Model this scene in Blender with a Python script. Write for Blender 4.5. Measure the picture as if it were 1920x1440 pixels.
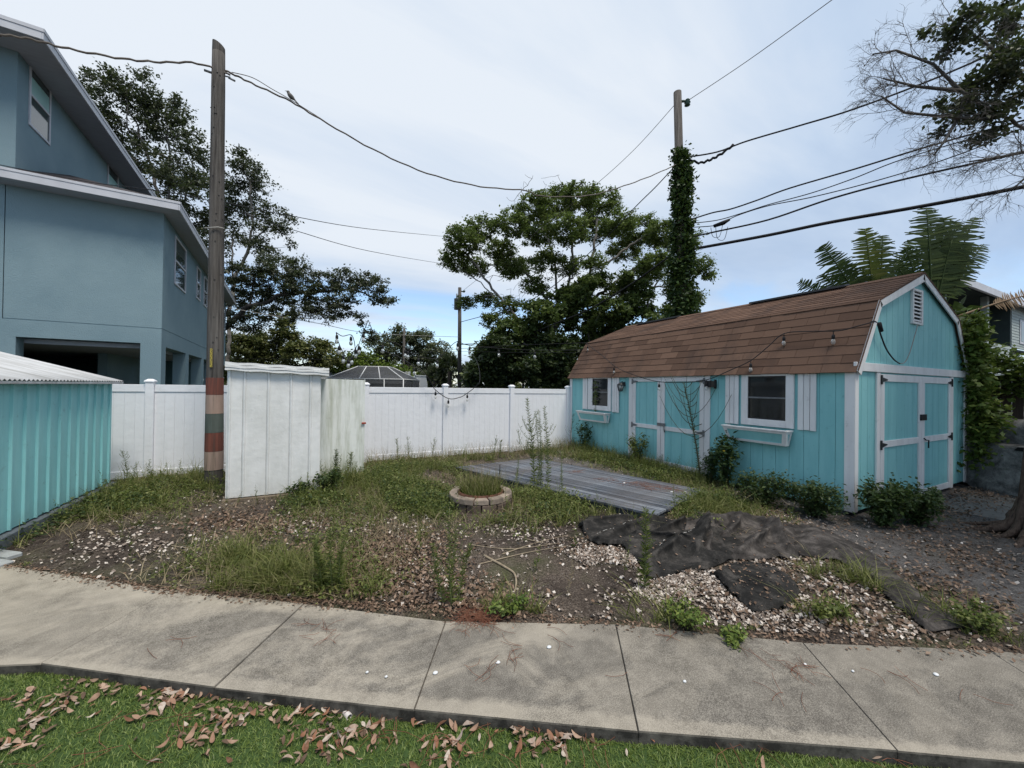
import bpy, math, random
import numpy as np
from mathutils import Matrix, Vector

for _o in list(bpy.data.objects):
    bpy.data.objects.remove(_o)
SC = bpy.context.scene
COL = SC.collection
rng = np.random.default_rng(7)
random.seed(7)
R = math.radians

# ------------------------------------------------------------------ camera, sky, sun, exposure
cam = bpy.data.cameras.new('camera')
cam.sensor_width = 36.0
cam.lens = 13.54
cam.clip_start, cam.clip_end = 0.05, 2000.0
cam_o = bpy.data.objects.new('camera', cam)
COL.objects.link(cam_o)
_r = Vector((0.88971831, -0.45630023, 0.01383565)); _u = Vector((-1.53768758e-02, 3.35137096e-04, 9.99881713e-01)); _f = Vector((0.4562509, 0.88982582, 0.00671829))
cam_o.matrix_world = Matrix(((_r.x, _u.x, -_f.x, 0.0), (_r.y, _u.y, -_f.y, 0.0), (_r.z, _u.z, -_f.z, 1.8), (0, 0, 0, 1)))
SC.camera = cam_o

SUN_EL, SUN_AZ = R(64), R(168)          # high, veiled by cloud, behind the camera
world = bpy.data.worlds.new('World')
SC.world = world
world.use_nodes = True
wn, wl = world.node_tree.nodes, world.node_tree.links
wn.clear()
def N(nt, typ, **kw):
    n = nt.nodes.new(typ)
    for k, v in kw.items():
        if k.startswith('i_'):
            n.inputs[k[2:].replace('_', ' ')].default_value = v
        else:
            setattr(n, k, v)
    return n
def math_node(nt, op, a, b=None, c=None, clamp=False):
    n = nt.nodes.new('ShaderNodeMath'); n.operation = op; n.use_clamp = clamp
    for i, v in enumerate((a, b, c)):
        if v is None: continue
        if isinstance(v, (int, float)): n.inputs[i].default_value = v
        else: nt.links.new(v, n.inputs[i])
    return n.outputs[0]
def ramp(nt, fac, stops, interp='LINEAR'):
    n = nt.nodes.new('ShaderNodeValToRGB'); n.color_ramp.interpolation = interp
    e = n.color_ramp.elements
    while len(e) < len(stops): e.new(0.5)
    for k, (p, c) in enumerate(stops):
        e[k].position = p
        e[k].color = (c, c, c, 1) if isinstance(c, (int, float)) else (*c, 1)
    nt.links.new(fac, n.inputs[0])
    return n.outputs[0]
def mix(nt, fac, a, b, blend='MIX'):
    n = nt.nodes.new('ShaderNodeMix'); n.data_type = 'RGBA'; n.blend_type = blend
    for sock, v in ((0, fac), (6, a), (7, b)):
        if isinstance(v, (int, float)): n.inputs[sock].default_value = v
        elif isinstance(v, tuple): n.inputs[sock].default_value = (*v, 1)
        else: nt.links.new(v, n.inputs[sock])
    return n.outputs[2]
def noise(nt, vec, scale, detail=4, rough=0.55, dist=0.0):
    n = nt.nodes.new('ShaderNodeTexNoise')
    n.inputs['Scale'].default_value = scale; n.inputs['Detail'].default_value = detail
    n.inputs['Roughness'].default_value = rough; n.inputs['Distortion'].default_value = dist
    if vec is not None: nt.links.new(vec, n.inputs['Vector'])
    return n.outputs['Fac']
def mapped(nt, vec, scale=(1, 1, 1), rot=(0, 0, 0), loc=(0, 0, 0)):
    n = nt.nodes.new('ShaderNodeMapping')
    n.inputs['Scale'].default_value = scale; n.inputs['Rotation'].default_value = rot; n.inputs['Location'].default_value = loc
    nt.links.new(vec, n.inputs['Vector'])
    return n.outputs[0]

nt = world.node_tree
sky = N(nt, 'ShaderNodeTexSky', sky_type='NISHITA', sun_disc=False, sun_elevation=SUN_EL, sun_rotation=SUN_AZ)
sky.air_density = 1.0; sky.dust_density = 0.4; sky.ozone_density = 1.6
bg1 = N(nt, 'ShaderNodeBackground'); bg1.inputs['Strength'].default_value = 0.135
nt.links.new(sky.outputs[0], bg1.inputs['Color'])
tc = N(nt, 'ShaderNodeTexCoord')
sep = N(nt, 'ShaderNodeSeparateXYZ'); nt.links.new(tc.outputs['Generated'], sep.inputs[0])
zz = math_node(nt, 'MAXIMUM', sep.outputs['Z'], 0.0)
zp = math_node(nt, 'ADD', zz, 0.16)
cx = math_node(nt, 'DIVIDE', sep.outputs['X'], zp); cy = math_node(nt, 'DIVIDE', sep.outputs['Y'], zp)
comb = N(nt, 'ShaderNodeCombineXYZ'); nt.links.new(cx, comb.inputs[0]); nt.links.new(cy, comb.inputs[1])
cloud_n = noise(nt, mapped(nt, comb.outputs[0], (0.55, 1.15, 1), (0, 0, R(-24)), (3.3, 1.2, 0)), 0.75, 7, 0.56, 0.5)
elev = ramp(nt, zz, [(0.0, 0.10), (0.10, 0.0), (0.22, 0.02), (0.33, 0.58), (0.48, 1.0)])
cover = math_node(nt, 'ADD', math_node(nt, 'MULTIPLY', cloud_n, 1.25), math_node(nt, 'MULTIPLY', elev, 0.75))
mask = ramp(nt, cover, [(0.54, 0.0), (0.74, 0.85), (0.95, 1.0)], 'EASE')
tone = noise(nt, mapped(nt, comb.outputs[0], (0.45, 1.25, 1), (0, 0, R(-24)), (1.7, 0.4, 0)), 1.0, 7, 0.55, 0.5)
sunv = N(nt, 'ShaderNodeVectorMath', operation='DOT_PRODUCT')
nt.links.new(tc.outputs['Generated'], sunv.inputs[0])
sunv.inputs[1].default_value = (0.13, 0.66, 0.74)      # thinner, brighter cloud
glow = ramp(nt, sunv.outputs['Value'], [(0.35, 0.0), (0.98, 1.0)], 'EASE')
ctone = math_node(nt, 'ADD', math_node(nt, 'MULTIPLY_ADD', tone, 1.7, -0.50), math_node(nt, 'MULTIPLY', glow, 0.50))
ccol = ramp(nt, ctone, [(0.15, (0.40, 0.535, 0.755)), (0.52, (0.575, 0.70, 0.88)), (0.95, (0.82, 0.885, 0.97))])
bg2 = N(nt, 'ShaderNodeBackground'); bg2.inputs["Strength"].default_value = 0.67
nt.links.new(ccol, bg2.inputs['Color'])
ms = N(nt, 'ShaderNodeMixShader'); wo = N(nt, 'ShaderNodeOutputWorld')
nt.links.new(mask, ms.inputs[0]); nt.links.new(bg1.outputs[0], ms.inputs[1]); nt.links.new(bg2.outputs[0], ms.inputs[2])
nt.links.new(ms.outputs[0], wo.inputs['Surface'])

sun = bpy.data.lights.new('sun', 'SUN')
sun.energy = 2.5; sun.angle = R(20); sun.color = (1.0, 0.93, 0.82)
sun_o = bpy.data.objects.new('sun', sun); COL.objects.link(sun_o)
sun_o.rotation_euler = (math.pi / 2 - SUN_EL, 0, -SUN_AZ + math.pi)
sun_o.location = (0, 0, 40)
SC.view_settings.view_transform = 'Standard'; SC.view_settings.look = 'None'
SC.view_settings.gamma = 1.0; SC.view_settings.use_curve_mapping = False
SC.view_settings.exposure = 0.55
SC.render.engine = 'CYCLES'
SC.cycles.max_bounces = 6; SC.cycles.diffuse_bounces = 3; SC.cycles.glossy_bounces = 2
SC.cycles.transmission_bounces = 4; SC.cycles.transparent_max_bounces = 6
SC.cycles.use_denoising = True
SC.cycles.caustics_reflective = False; SC.cycles.caustics_refractive = False

# ------------------------------------------------------------------ materials
MATS = {}
def new_mat(name):
    m = bpy.data.materials.new(name); m.use_nodes = True
    nt = m.node_tree; nt.nodes.clear()
    out = nt.nodes.new('ShaderNodeOutputMaterial')
    p = nt.nodes.new('ShaderNodeBsdfPrincipled')
    nt.links.new(p.outputs[0], out.inputs[0])
    MATS[name] = m
    return m, nt, p
def setin(nt, sock, v):
    if isinstance(v, tuple): sock.default_value = (*v, 1)
    elif isinstance(v, (int, float)): sock.default_value = v
    else: nt.links.new(v, sock)
def bump(nt, p, h, strength=0.3, dist=0.01):
    b = nt.nodes.new('ShaderNodeBump'); b.inputs['Strength'].default_value = strength; b.inputs['Distance'].default_value = dist
    nt.links.new(h, b.inputs['Height']); nt.links.new(b.outputs[0], p.inputs['Normal'])
def coords(nt, kind='Object'):
    return nt.nodes.new('ShaderNodeTexCoord').outputs[kind]
def world_pos(nt):
    return nt.nodes.new('ShaderNodeNewGeometry').outputs['Position']

def M(name, c1, c2=None, scale=4.0, rough=0.7, bs=0.0, bscale=60.0, stretch=(1, 1, 1), spec=0.3, metal=0.0,
      lo=0.35, hi=0.65, c3=None, s3=1.2, lo3=0.5, hi3=0.7, rand=0.0, det=5, bdist=0.01, space='pos'):
    """two tones mixed by noise, a third in larger stains, optional per-object variation"""
    m, nt, p = new_mat(name)
    v = world_pos(nt) if space == 'pos' else coords(nt, 'Object')
    v = mapped(nt, v, stretch)
    col = c1
    if c2 is not None:
        col = mix(nt, ramp(nt, noise(nt, v, scale, det), [(lo, 0.0), (hi, 1.0)]), c1, c2)
    if c3 is not None:
        col = mix(nt, ramp(nt, noise(nt, v, s3, 6, 0.62), [(lo3, 0.0), (hi3, 1.0)]), col, c3)
    if rand > 0:
        oi = nt.nodes.new('ShaderNodeObjectInfo')
        hsv = nt.nodes.new('ShaderNodeHueSaturation')
        nt.links.new(math_node(nt, 'MULTIPLY_ADD', oi.outputs['Random'], 2 * rand, 1 - rand), hsv.inputs['Value'])
        setin(nt, hsv.inputs['Color'], col)
        col = hsv.outputs[0]
    setin(nt, p.inputs['Base Color'], col)
    p.inputs['Roughness'].default_value = rough
    p.inputs['Specular IOR Level'].default_value = spec
    p.inputs['Metallic'].default_value = metal
    if bs > 0: bump(nt, p, noise(nt, v, bscale, 4), bs, bdist)
    return m

def leaf_mat(name, a, b, c, trans=0.25, rough=0.5, gloss=0.12):
    """leaves: tone differs from leaf to leaf, some light passes through"""
    m = bpy.data.materials.new(name); m.use_nodes = True
    nt = m.node_tree; nt.nodes.clear()
    out = nt.nodes.new('ShaderNodeOutputMaterial')
    g = nt.nodes.new('ShaderNodeNewGeometry')
    col = ramp(nt, g.outputs['Random Per Island'], [(0.0, a), (0.55, b), (1.0, c)])
    d = nt.nodes.new('ShaderNodeBsdfPrincipled'); d.inputs['Roughness'].default_value = rough
    d.inputs['Specular IOR Level'].default_value = gloss * 2
    t = nt.nodes.new('ShaderNodeBsdfTranslucent')
    nt.links.new(col, d.inputs['Base Color'])
    nt.links.new(mix(nt, 0.5, col, (0.10, 0.16, 0.02)), t.inputs['Color'])
    s = nt.nodes.new('ShaderNodeMixShader'); s.inputs[0].default_value = trans
    nt.links.new(d.outputs[0], s.inputs[1]); nt.links.new(t.outputs[0], s.inputs[2])
    nt.links.new(s.outputs[0], out.inputs[0])
    MATS[name] = m
    return m

# ---- siding paint (teal), rough-sawn, faintly weathered
def paint_mat(name, c, c2, dirt, grain=(6, 6, 0.5), bs=0.35):
    m, nt, p = new_mat(name)
    v = world_pos(nt)
    col = mix(nt, ramp(nt, noise(nt, mapped(nt, v, (3, 3, 0.5)), 2.2, 6), [(0.40, 0), (0.62, 1)]), c, c2)
    spots = ramp(nt, noise(nt, v, 9, 5, 0.7), [(0.60, 0.0), (0.78, 1.0)])
    col = mix(nt, math_node(nt, 'MULTIPLY', spots, 0.45), col, dirt)
    sepz = nt.nodes.new('ShaderNodeSeparateXYZ'); nt.links.new(v, sepz.inputs[0])
    low = math_node(nt, 'MULTIPLY', ramp(nt, math_node(nt, 'ADD', sepz.outputs['Z'], math_node(nt, 'MULTIPLY', noise(nt, v, 5, 4), 0.35)), [(0.20, 1.0), (0.55, 0.0)]), 0.45)
    col = mix(nt, low, col, dirt)
    setin(nt, p.inputs['Base Color'], col)
    p.inputs['Roughness'].default_value = 0.62; p.inputs['Specular IOR Level'].default_value = 0.25
    bump(nt, p, noise(nt, mapped(nt, v, grain), 18, 5, 0.65), bs, 0.008)
    return m
paint_mat('teal_paint', (0.265, 0.570, 0.580), (0.225, 0.515, 0.530), (0.075, 0.20, 0.20))
paint_mat('teal_metal', (0.335, 0.680, 0.685), (0.29, 0.62, 0.63), (0.16, 0.26, 0.25), (1, 1, 0.4), 0.25)
paint_mat('white_trim', (0.78, 0.77, 0.765), (0.70, 0.69, 0.685), (0.30, 0.29, 0.28))
def grimy_white(name, c, grime, amount, stretch):
    m, nt, p = new_mat(name)
    v = world_pos(nt)
    g = ramp(nt, noise(nt, mapped(nt, v, stretch), 2.5, 7, 0.66), [(0.42, 0.0), (0.75, 1.0)])
    g2 = ramp(nt, noise(nt, v, 14, 5, 0.7), [(0.64, 0.0), (0.72, 1.0)])
    sepz = nt.nodes.new('ShaderNodeSeparateXYZ'); nt.links.new(v, sepz.inputs[0])
    low = ramp(nt, sepz.outputs['Z'], [(0.0, 1.0), (0.45, 0.0)])
    f = math_node(nt, 'MULTIPLY', math_node(nt, 'ADD', g, math_node(nt, 'MULTIPLY', low, 0.5)), amount, clamp=True)
    col = mix(nt, f, c, grime)
    col = mix(nt, math_node(nt, 'MULTIPLY', g2, 0.25), col, (0.28, 0.27, 0.24))
    setin(nt, p.inputs['Base Color'], col)
    p.inputs['Roughness'].default_value = 0.5; p.inputs['Specular IOR Level'].default_value = 0.35
    bump(nt, p, noise(nt, v, 7, 5), 0.35, 0.02)
    return m
grimy_white('vinyl', (0.74, 0.75, 0.785), (0.50, 0.52, 0.50), 0.16, (5, 5, 0.4))
grimy_white('white_metal', (0.72, 0.725, 0.72), (0.40, 0.41, 0.37), 0.45, (1.2, 1.2, 0.5))
grimy_white('algae_white', (0.72, 0.745, 0.72), (0.24, 0.27, 0.17), 0.75, (5, 5, 0.45))
M('white_roof_metal', (0.55, 0.56, 0.57), (0.42, 0.42, 0.42), 3, 0.5, c3=(0.30, 0.30, 0.29), s3=2.0, stretch=(0.5, 3, 1))
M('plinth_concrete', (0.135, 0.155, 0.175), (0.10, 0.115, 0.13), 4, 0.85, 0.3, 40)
M('kerb_concrete', (0.36, 0.38, 0.38), (0.26, 0.27, 0.27), 6, 0.85, 0.3, 40)
M('bare_wood', (0.20, 0.16, 0.12), (0.12, 0.095, 0.07), 5, 0.85, 0.4, 30, (1, 6, 6))
# utility poles: long grey-brown checks
def pole_mat(name, a, b, c):
    m, nt, p = new_mat(name)
    v = coords(nt, 'Object')
    g = noise(nt, mapped(nt, v, (14, 14, 0.55)), 2.2, 7, 0.62, 0.3)
    col = ramp(nt, g, [(0.30, a), (0.48, b), (0.68, c)])
    col = mix(nt, ramp(nt, noise(nt, mapped(nt, v, (3, 3, 0.9)), 1.6, 5), [(0.5, 0), (0.72, 0.7)]), col, (0.085, 0.075, 0.066))
    setin(nt, p.inputs['Base Color'], col); p.inputs['Roughness'].default_value = 0.9; p.inputs['Specular IOR Level'].default_value = 0.1
    bump(nt, p, g, 0.7, 0.03)
    return m
pole_mat('pole_wood', (0.030, 0.027, 0.026), (0.085, 0.078, 0.072), (0.145, 0.134, 0.124))
for nm, a, b in (('band_red', (0.19, 0.072, 0.055), (0.11, 0.05, 0.042)), ('band_beige', (0.36, 0.26, 0.22), (0.28, 0.21, 0.17)), ('band_green', (0.105, 0.125, 0.115), (0.08, 0.095, 0.085))):
    M(nm, a, b, 3, 0.9, 0.6, 6, (9, 9, 0.5), spec=0.1, space='obj', c3=(0.09, 0.075, 0.065), s3=3.0, lo3=0.55, hi3=0.8)
M('tag_yellow', (0.45, 0.36, 0.06), (0.33, 0.27, 0.07), 20, 0.6)
M('black_metal', (0.018, 0.018, 0.02), (0.03, 0.03, 0.03), 20, 0.45)
M('grey_metal', (0.20, 0.21, 0.22), (0.14, 0.145, 0.15), 10, 0.5, metal=0.3)
M('rust', (0.16, 0.07, 0.045), (0.09, 0.045, 0.03), 12, 0.9, 0.4, 60)
M('red_latch', (0.30, 0.05, 0.03), None, rough=0.6)
M('cable_black', (0.018, 0.018, 0.02), None, rough=0.6, spec=0.2)
M('cable_grey', (0.10, 0.085, 0.075), (0.16, 0.14, 0.12), 8, 0.7, spec=0.2)
M('cable_pale', (0.30, 0.29, 0.27), None, rough=0.7)
# stucco house
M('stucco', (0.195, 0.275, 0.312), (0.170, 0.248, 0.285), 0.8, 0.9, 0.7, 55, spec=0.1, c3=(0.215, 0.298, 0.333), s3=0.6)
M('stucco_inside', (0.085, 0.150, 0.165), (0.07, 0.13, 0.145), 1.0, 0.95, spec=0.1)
M('house_trim', (0.52, 0.53, 0.57), (0.46, 0.47, 0.51), 3, 0.6)
M('soffit', (0.34, 0.36, 0.41), (0.30, 0.32, 0.36), 4, 0.8, stretch=(1, 5, 1))
M('dark_shingle', (0.060, 0.052, 0.055), (0.035, 0.03, 0.032), 9, 0.95, 0.5, 30, (1, 1, 3))
def glass_mat(name, col, rough=0.05, spec=0.6):
    m, nt, p = new_mat(name)
    p.inputs['Base Color'].default_value = (*col, 1); p.inputs['Roughness'].default_value = rough
    p.inputs['Specular IOR Level'].default_value = spec
    return m
glass_mat('dark_glass', (0.010, 0.012, 0.014), 0.06, 0.5)
glass_mat('house_glass', (0.045, 0.065, 0.065), 0.05, 0.9)
M('blind', (0.30, 0.50, 0.47), (0.26, 0.45, 0.43), 4, 0.3, spec=0.6)
M('soil_potting', (0.04, 0.03, 0.024), (0.06, 0.045, 0.035), 30, 0.95)
# roof shingles
def shingle_mat():
    m, nt, p = new_mat('brown_shingle')
    v = world_pos(nt)
    oi = nt.nodes.new('ShaderNodeObjectInfo')
    base = ramp(nt, oi.outputs['Random'], [(0.0, (0.098, 0.058, 0.041)), (0.5, (0.135, 0.081, 0.057)), (0.85, (0.156, 0.094, 0.066)), (1.0, (0.182, 0.110, 0.077))])
    gr = noise(nt, v, 160, 3, 0.7)
    col = mix(nt, ramp(nt, gr, [(0.35, 0.0), (0.7, 0.55)]), base, (0.074, 0.048, 0.038))
    st = ramp(nt, noise(nt, mapped(nt, v, (0.7, 1.5, 0.55)), 1.1, 5, 0.6), [(0.52, 0.0), (0.74, 0.75)])
    col = mix(nt, st, col, (0.050, 0.038, 0.034))
    setin(nt, p.inputs['Base Color'], col); p.inputs['Roughness'].default_value = 0.95; p.inputs['Specular IOR Level'].default_value = 0.12
    bump(nt, p, gr, 0.5, 0.006)
shingle_mat()
# deck boards
def deck_mat():
    m, nt, p = new_mat('deck_stain')
    v = coords(nt, 'Object')
    g = noise(nt, mapped(nt, v, (34, 1.1, 1)), 2.0, 8, 0.74, 0.6)
    oi = nt.nodes.new('ShaderNodeObjectInfo')
    g2 = math_node(nt, 'ADD', g, math_node(nt, 'MULTIPLY_ADD', oi.outputs['Random'], 0.16, -0.08))
    col = ramp(nt, g2, [(0.34, (0.024, 0.027, 0.034)), (0.45, (0.068, 0.077, 0.094)), (0.55, (0.135, 0.150, 0.176)), (0.68, (0.26, 0.28, 0.31))])
    w = ramp(nt, noise(nt, mapped(nt, v, (5, 1.1, 1)), 1.5, 5, 0.6), [(0.46, 0.0), (0.68, 0.75)])
    col = mix(nt, w, col, (0.105, 0.088, 0.078))
    setin(nt, p.inputs['Base Color'], col); p.inputs['Roughness'].default_value = 0.85; p.inputs['Specular IOR Level'].default_value = 0.2
    bump(nt, p, g, 0.6, 0.01)
deck_mat()
M('deck_side', (0.035, 0.042, 0.052), (0.05, 0.06, 0.07), 4, 0.8)
M('stone', (0.29, 0.235, 0.19), (0.19, 0.155, 0.125), 8, 0.92, 0.6, 25, c3=(0.10, 0.085, 0.07), s3=4, lo3=0.5, hi3=0.75, rand=0.15)
M('stone_dark', (0.075, 0.055, 0.045), (0.13, 0.10, 0.08), 9, 0.95, 0.6, 25, rand=0.2)
# concrete pavement
def concrete_mat():
    m, nt, p = new_mat('pavement_concrete')
    v = world_pos(nt)
    fine = noise(nt, v, 150, 3, 0.7)
    mid = noise(nt, v, 9, 7, 0.68)
    base = ramp(nt, math_node(nt, 'MULTIPLY_ADD', fine, 0.68, math_node(nt, 'MULTIPLY', mid, 0.32)), [(0.42, (0.145, 0.128, 0.104)), (0.5, (0.27, 0.243, 0.202)), (0.60, (0.37, 0.335, 0.28))])
    # mould stains, heavier away from the pale strip at the left and the upper edge
    st = noise(nt, mapped(nt, v, (0.8, 1.5, 1), (0, 0, R(20))), 1.3, 10, 0.69, 1.0)
    sp = nt.nodes.new('ShaderNodeSeparateXYZ'); nt.links.new(v, sp.inputs[0])
    d = math_node(nt, 'ADD', math_node(nt, 'MULTIPLY', sp.outputs['X'], 0.542), math_node(nt, 'MULTIPLY_ADD', sp.outputs['Y'], 0.84, -3.027))   # 0 on the yard edge, -0.87 on the lawn edge
    along = math_node(nt, 'ADD', math_node(nt, 'MULTIPLY', sp.outputs['X'], 0.84), math_node(nt, 'MULTIPLY', sp.outputs['Y'], -0.542))
    edge = ramp(nt, math_node(nt, 'ADD', math_node(nt, 'MULTIPLY', d, -1.0), math_node(nt, 'MULTIPLY_ADD', noise(nt, v, 3.5, 5, 0.6), 0.40, -0.2)), [(0.10, 0.0), (0.24, 1.0)])
    farx = ramp(nt, math_node(nt, 'MULTIPLY_ADD', along, 0.1, 0.5), [(0.42, 0.0), (0.57, 1.0)])
    edge = math_node(nt, 'MAXIMUM', edge, farx)
    left = ramp(nt, math_node(nt, 'MULTIPLY_ADD', along, 0.1, 0.5), [(0.08, 0.40), (0.30, 1.0)])
    stm = math_node(nt, 'MULTIPLY', math_node(nt, 'MULTIPLY', math_node(nt, 'MAXIMUM', ramp(nt, st, [(0.40, 0.22), (0.54, 1.0)]), math_node(nt, 'MULTIPLY', farx, 0.80)), edge), left)
    dark = ramp(nt, math_node(nt, 'MULTIPLY_ADD', fine, 0.68, math_node(nt, 'MULTIPLY', mid, 0.32)), [(0.42, (0.056, 0.051, 0.046)), (0.51, (0.120, 0.111, 0.099)), (0.60, (0.225, 0.207, 0.180))])
    pale = mix(nt, ramp(nt, noise(nt, v, 2.0, 5), [(0.3, 0), (0.7, 1)]), base, (0.385, 0.345, 0.285))
    col = mix(nt, math_node(nt, 'MULTIPLY', stm, 0.80), pale, dark)
    # scraped light patches
    sc = ramp(nt, noise(nt, mapped(nt, v, (1, 1, 1), (0, 0, 0.4), (4, 2, 0)), 2.6, 8, 0.68, 1.2), [(0.62, 0.0), (0.70, 1.0)])
    col = mix(nt, math_node(nt, 'MULTIPLY', sc, 0.5), col, base)
    lip = ramp(nt, math_node(nt, 'ADD', math_node(nt, 'MULTIPLY', d, -1.0), math_node(nt, 'MULTIPLY_ADD', mid, 0.10, -0.05)), [(0.825, 0.0), (0.862, 0.7)])
    col = mix(nt, lip, col, pale)
    # vertical faces are black with mould
    g = nt.nodes.new('ShaderNodeNewGeometry')
    sn = nt.nodes.new('ShaderNodeSeparateXYZ'); nt.links.new(g.outputs['True Normal'], sn.inputs[0])
    col = mix(nt, ramp(nt, sn.outputs['Z'], [(0.25, 1.0), (0.6, 0.0)]), col, mix(nt, ramp(nt, mid, [(0.4, 0), (0.7, 1)]), (0.030, 0.028, 0.025), (0.13, 0.12, 0.105)))
    setin(nt, p.inputs['Base Color'], col); p.inputs['Roughness'].default_value = 0.9; p.inputs['Specular IOR Level'].default_value = 0.2
    bump(nt, p, fine, 0.4, 0.005)
concrete_mat()
# yard ground: dark soil, grit, trodden moss
def ground_mat():
    m, nt, p = new_mat('yard_soil')
    v = world_pos(nt)
    n1 = noise(nt, v, 0.9, 7, 0.62, 0.5); n2 = noise(nt, v, 7, 6, 0.7); n3 = noise(nt, v, 70, 3, 0.75)
    soil = ramp(nt, math_node(nt, 'MULTIPLY_ADD', n3, 0.5, math_node(nt, 'MULTIPLY', n2, 0.5)), [(0.38, (0.018, 0.0135, 0.011)), (0.5, (0.046, 0.036, 0.030)), (0.62, (0.108, 0.088, 0.074))])
    litter = ramp(nt, n3, [(0.38, (0.032, 0.025, 0.020)), (0.5, (0.080, 0.063, 0.051)), (0.62, (0.17, 0.138, 0.112))])
    col = mix(nt, ramp(nt, n1, [(0.42, 0), (0.60, 1)]), soil, litter)
    moss = ramp(nt, noise(nt, mapped(nt, v, (1, 1, 1), (0, 0, 1.0), (7, 3, 0)), 1.1, 6, 0.62), [(0.50, 0.0), (0.66, 0.6)])
    col = mix(nt, moss, col, (0.060, 0.068, 0.030))
    vo = nt.nodes.new('ShaderNodeTexVoronoi'); vo.inputs['Scale'].default_value = 48; nt.links.new(v, vo.inputs['Vector'])
    chips = math_node(nt, 'MULTIPLY', ramp(nt, vo.outputs['Distance'], [(0.20, 1.0), (0.30, 0.0)]), ramp(nt, vo.outputs['Color'], [(0.70, 0.0), (0.76, 1.0)]))
    col = mix(nt, math_node(nt, 'MULTIPLY', chips, 0.55), col, (0.30, 0.27, 0.24))
    sp = nt.nodes.new('ShaderNodeSeparateXYZ'); nt.links.new(v, sp.inputs[0])
    grit = math_node(nt, 'MULTIPLY', ramp(nt, math_node(nt, 'MULTIPLY_ADD', sp.outputs['X'], 0.1, math_node(nt, 'MULTIPLY', n1, 0.12)), [(0.53, 0.0), (0.60, 1.0)]), ramp(nt, noise(nt, v, 1.6, 7, 0.66, 0.6), [(0.34, 0.25), (0.52, 0.95)]))
    col = mix(nt, grit, col, ramp(nt, math_node(nt, 'MULTIPLY_ADD', n3, 0.6, math_node(nt, 'MULTIPLY', n2, 0.4)), [(0.38, (0.050, 0.046, 0.044)), (0.5, (0.105, 0.098, 0.094)), (0.62, (0.19, 0.178, 0.17))]))
    far = ramp(nt, math_node(nt, 'MULTIPLY', sp.outputs['Y'], 0.05), [(0.48, 0.0), (0.6, 1.0)])
    col = mix(nt, far, col, mix(nt, n1, (0.05, 0.06, 0.03), (0.09, 0.085, 0.06)))
    setin(nt, p.inputs['Base Color'], col); p.inputs['Roughness'].default_value = 0.95; p.inputs['Specular IOR Level'].default_value = 0.15
    bump(nt, p, math_node(nt, 'ADD', n2, math_node(nt, 'MULTIPLY', n3, 0.5)), 0.8, 0.03)
ground_mat()
M('turf_base', (0.030, 0.055, 0.014), (0.045, 0.080, 0.020), 25, 0.9)
def fabric_mat(name, a, b, c):
    m, nt, p = new_mat(name)
    v = world_pos(nt)
    n2 = noise(nt, v, 5, 7, 0.68, 0.4); n3 = noise(nt, v, 90, 3, 0.7)
    col = ramp(nt, math_node(nt, 'MULTIPLY_ADD', n2, 0.75, math_node(nt, 'MULTIPLY', n3, 0.25)), [(0.38, a), (0.5, b), (0.62, c)])
    setin(nt, p.inputs['Base Color'], col); p.inputs['Roughness'].default_value = 0.9; p.inputs['Specular IOR Level'].default_value = 0.25
    p.inputs['Specular IOR Level'].default_value = 0.08
    bump(nt, p, math_node(nt, 'ADD', n2, math_node(nt, 'MULTIPLY', n3, 0.3)), 0.5, 0.012)
fabric_mat('weed_barrier', (0.012, 0.012, 0.012), (0.026, 0.025, 0.024), (0.070, 0.064, 0.059))
fabric_mat('weed_barrier_dusty', (0.022, 0.020, 0.019), (0.050, 0.045, 0.042), (0.115, 0.102, 0.094))
fabric_mat('grill_cover', (0.060, 0.058, 0.056), (0.145, 0.141, 0.135), (0.26, 0.254, 0.242))
M('pad_concrete', (0.13, 0.122, 0.112), (0.19, 0.178, 0.162), 6, 0.9, 0.4, 40)
# plants
leaf_mat('oak_leaf', (0.034, 0.042, 0.029), (0.064, 0.074, 0.048), (0.118, 0.128, 0.080), 0.22)
leaf_mat('big_leaf', (0.064, 0.092, 0.030), (0.125, 0.165, 0.052), (0.205, 0.245, 0.088), 0.38)
leaf_mat('big_leaf_low', (0.046, 0.072, 0.026), (0.095, 0.134, 0.044), (0.170, 0.208, 0.074), 0.33)
leaf_mat('shade_leaf', (0.020, 0.034, 0.018), (0.040, 0.060, 0.027), (0.078, 0.102, 0.042), 0.22)
leaf_mat('mid_leaf', (0.062, 0.076, 0.026), (0.118, 0.132, 0.044), (0.205, 0.20, 0.076), 0.25)
leaf_mat('olive_leaf', (0.062, 0.078, 0.044), (0.105, 0.122, 0.070), (0.170, 0.182, 0.110), 0.25)
leaf_mat('bright_leaf', (0.060, 0.095, 0.015), (0.100, 0.150, 0.022), (0.160, 0.205, 0.035), 0.3)
leaf_mat('vine_leaf', (0.055, 0.095, 0.020), (0.115, 0.165, 0.034), (0.205, 0.245, 0.058), 0.3)
leaf_mat('ivy_leaf', (0.016, 0.036, 0.014), (0.034, 0.066, 0.020), (0.075, 0.115, 0.034), 0.2)
leaf_mat('palm_leaf', (0.022, 0.040, 0.014), (0.042, 0.068, 0.022), (0.078, 0.108, 0.034), 0.25, 0.55, 0.08)
leaf_mat('palm_leaf_yellow', (0.080, 0.105, 0.020), (0.120, 0.140, 0.030), (0.16, 0.165, 0.05), 0.35)
leaf_mat('palm_dead', (0.16, 0.095, 0.05), (0.23, 0.15, 0.085), (0.30, 0.21, 0.13), 0.2)
leaf_mat('sabal_leaf', (0.034, 0.048, 0.030), (0.058, 0.074, 0.044), (0.095, 0.105, 0.062), 0.2)
leaf_mat('weed_leaf', (0.060, 0.084, 0.018), (0.112, 0.142, 0.034), (0.205, 0.215, 0.072), 0.3)
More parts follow.
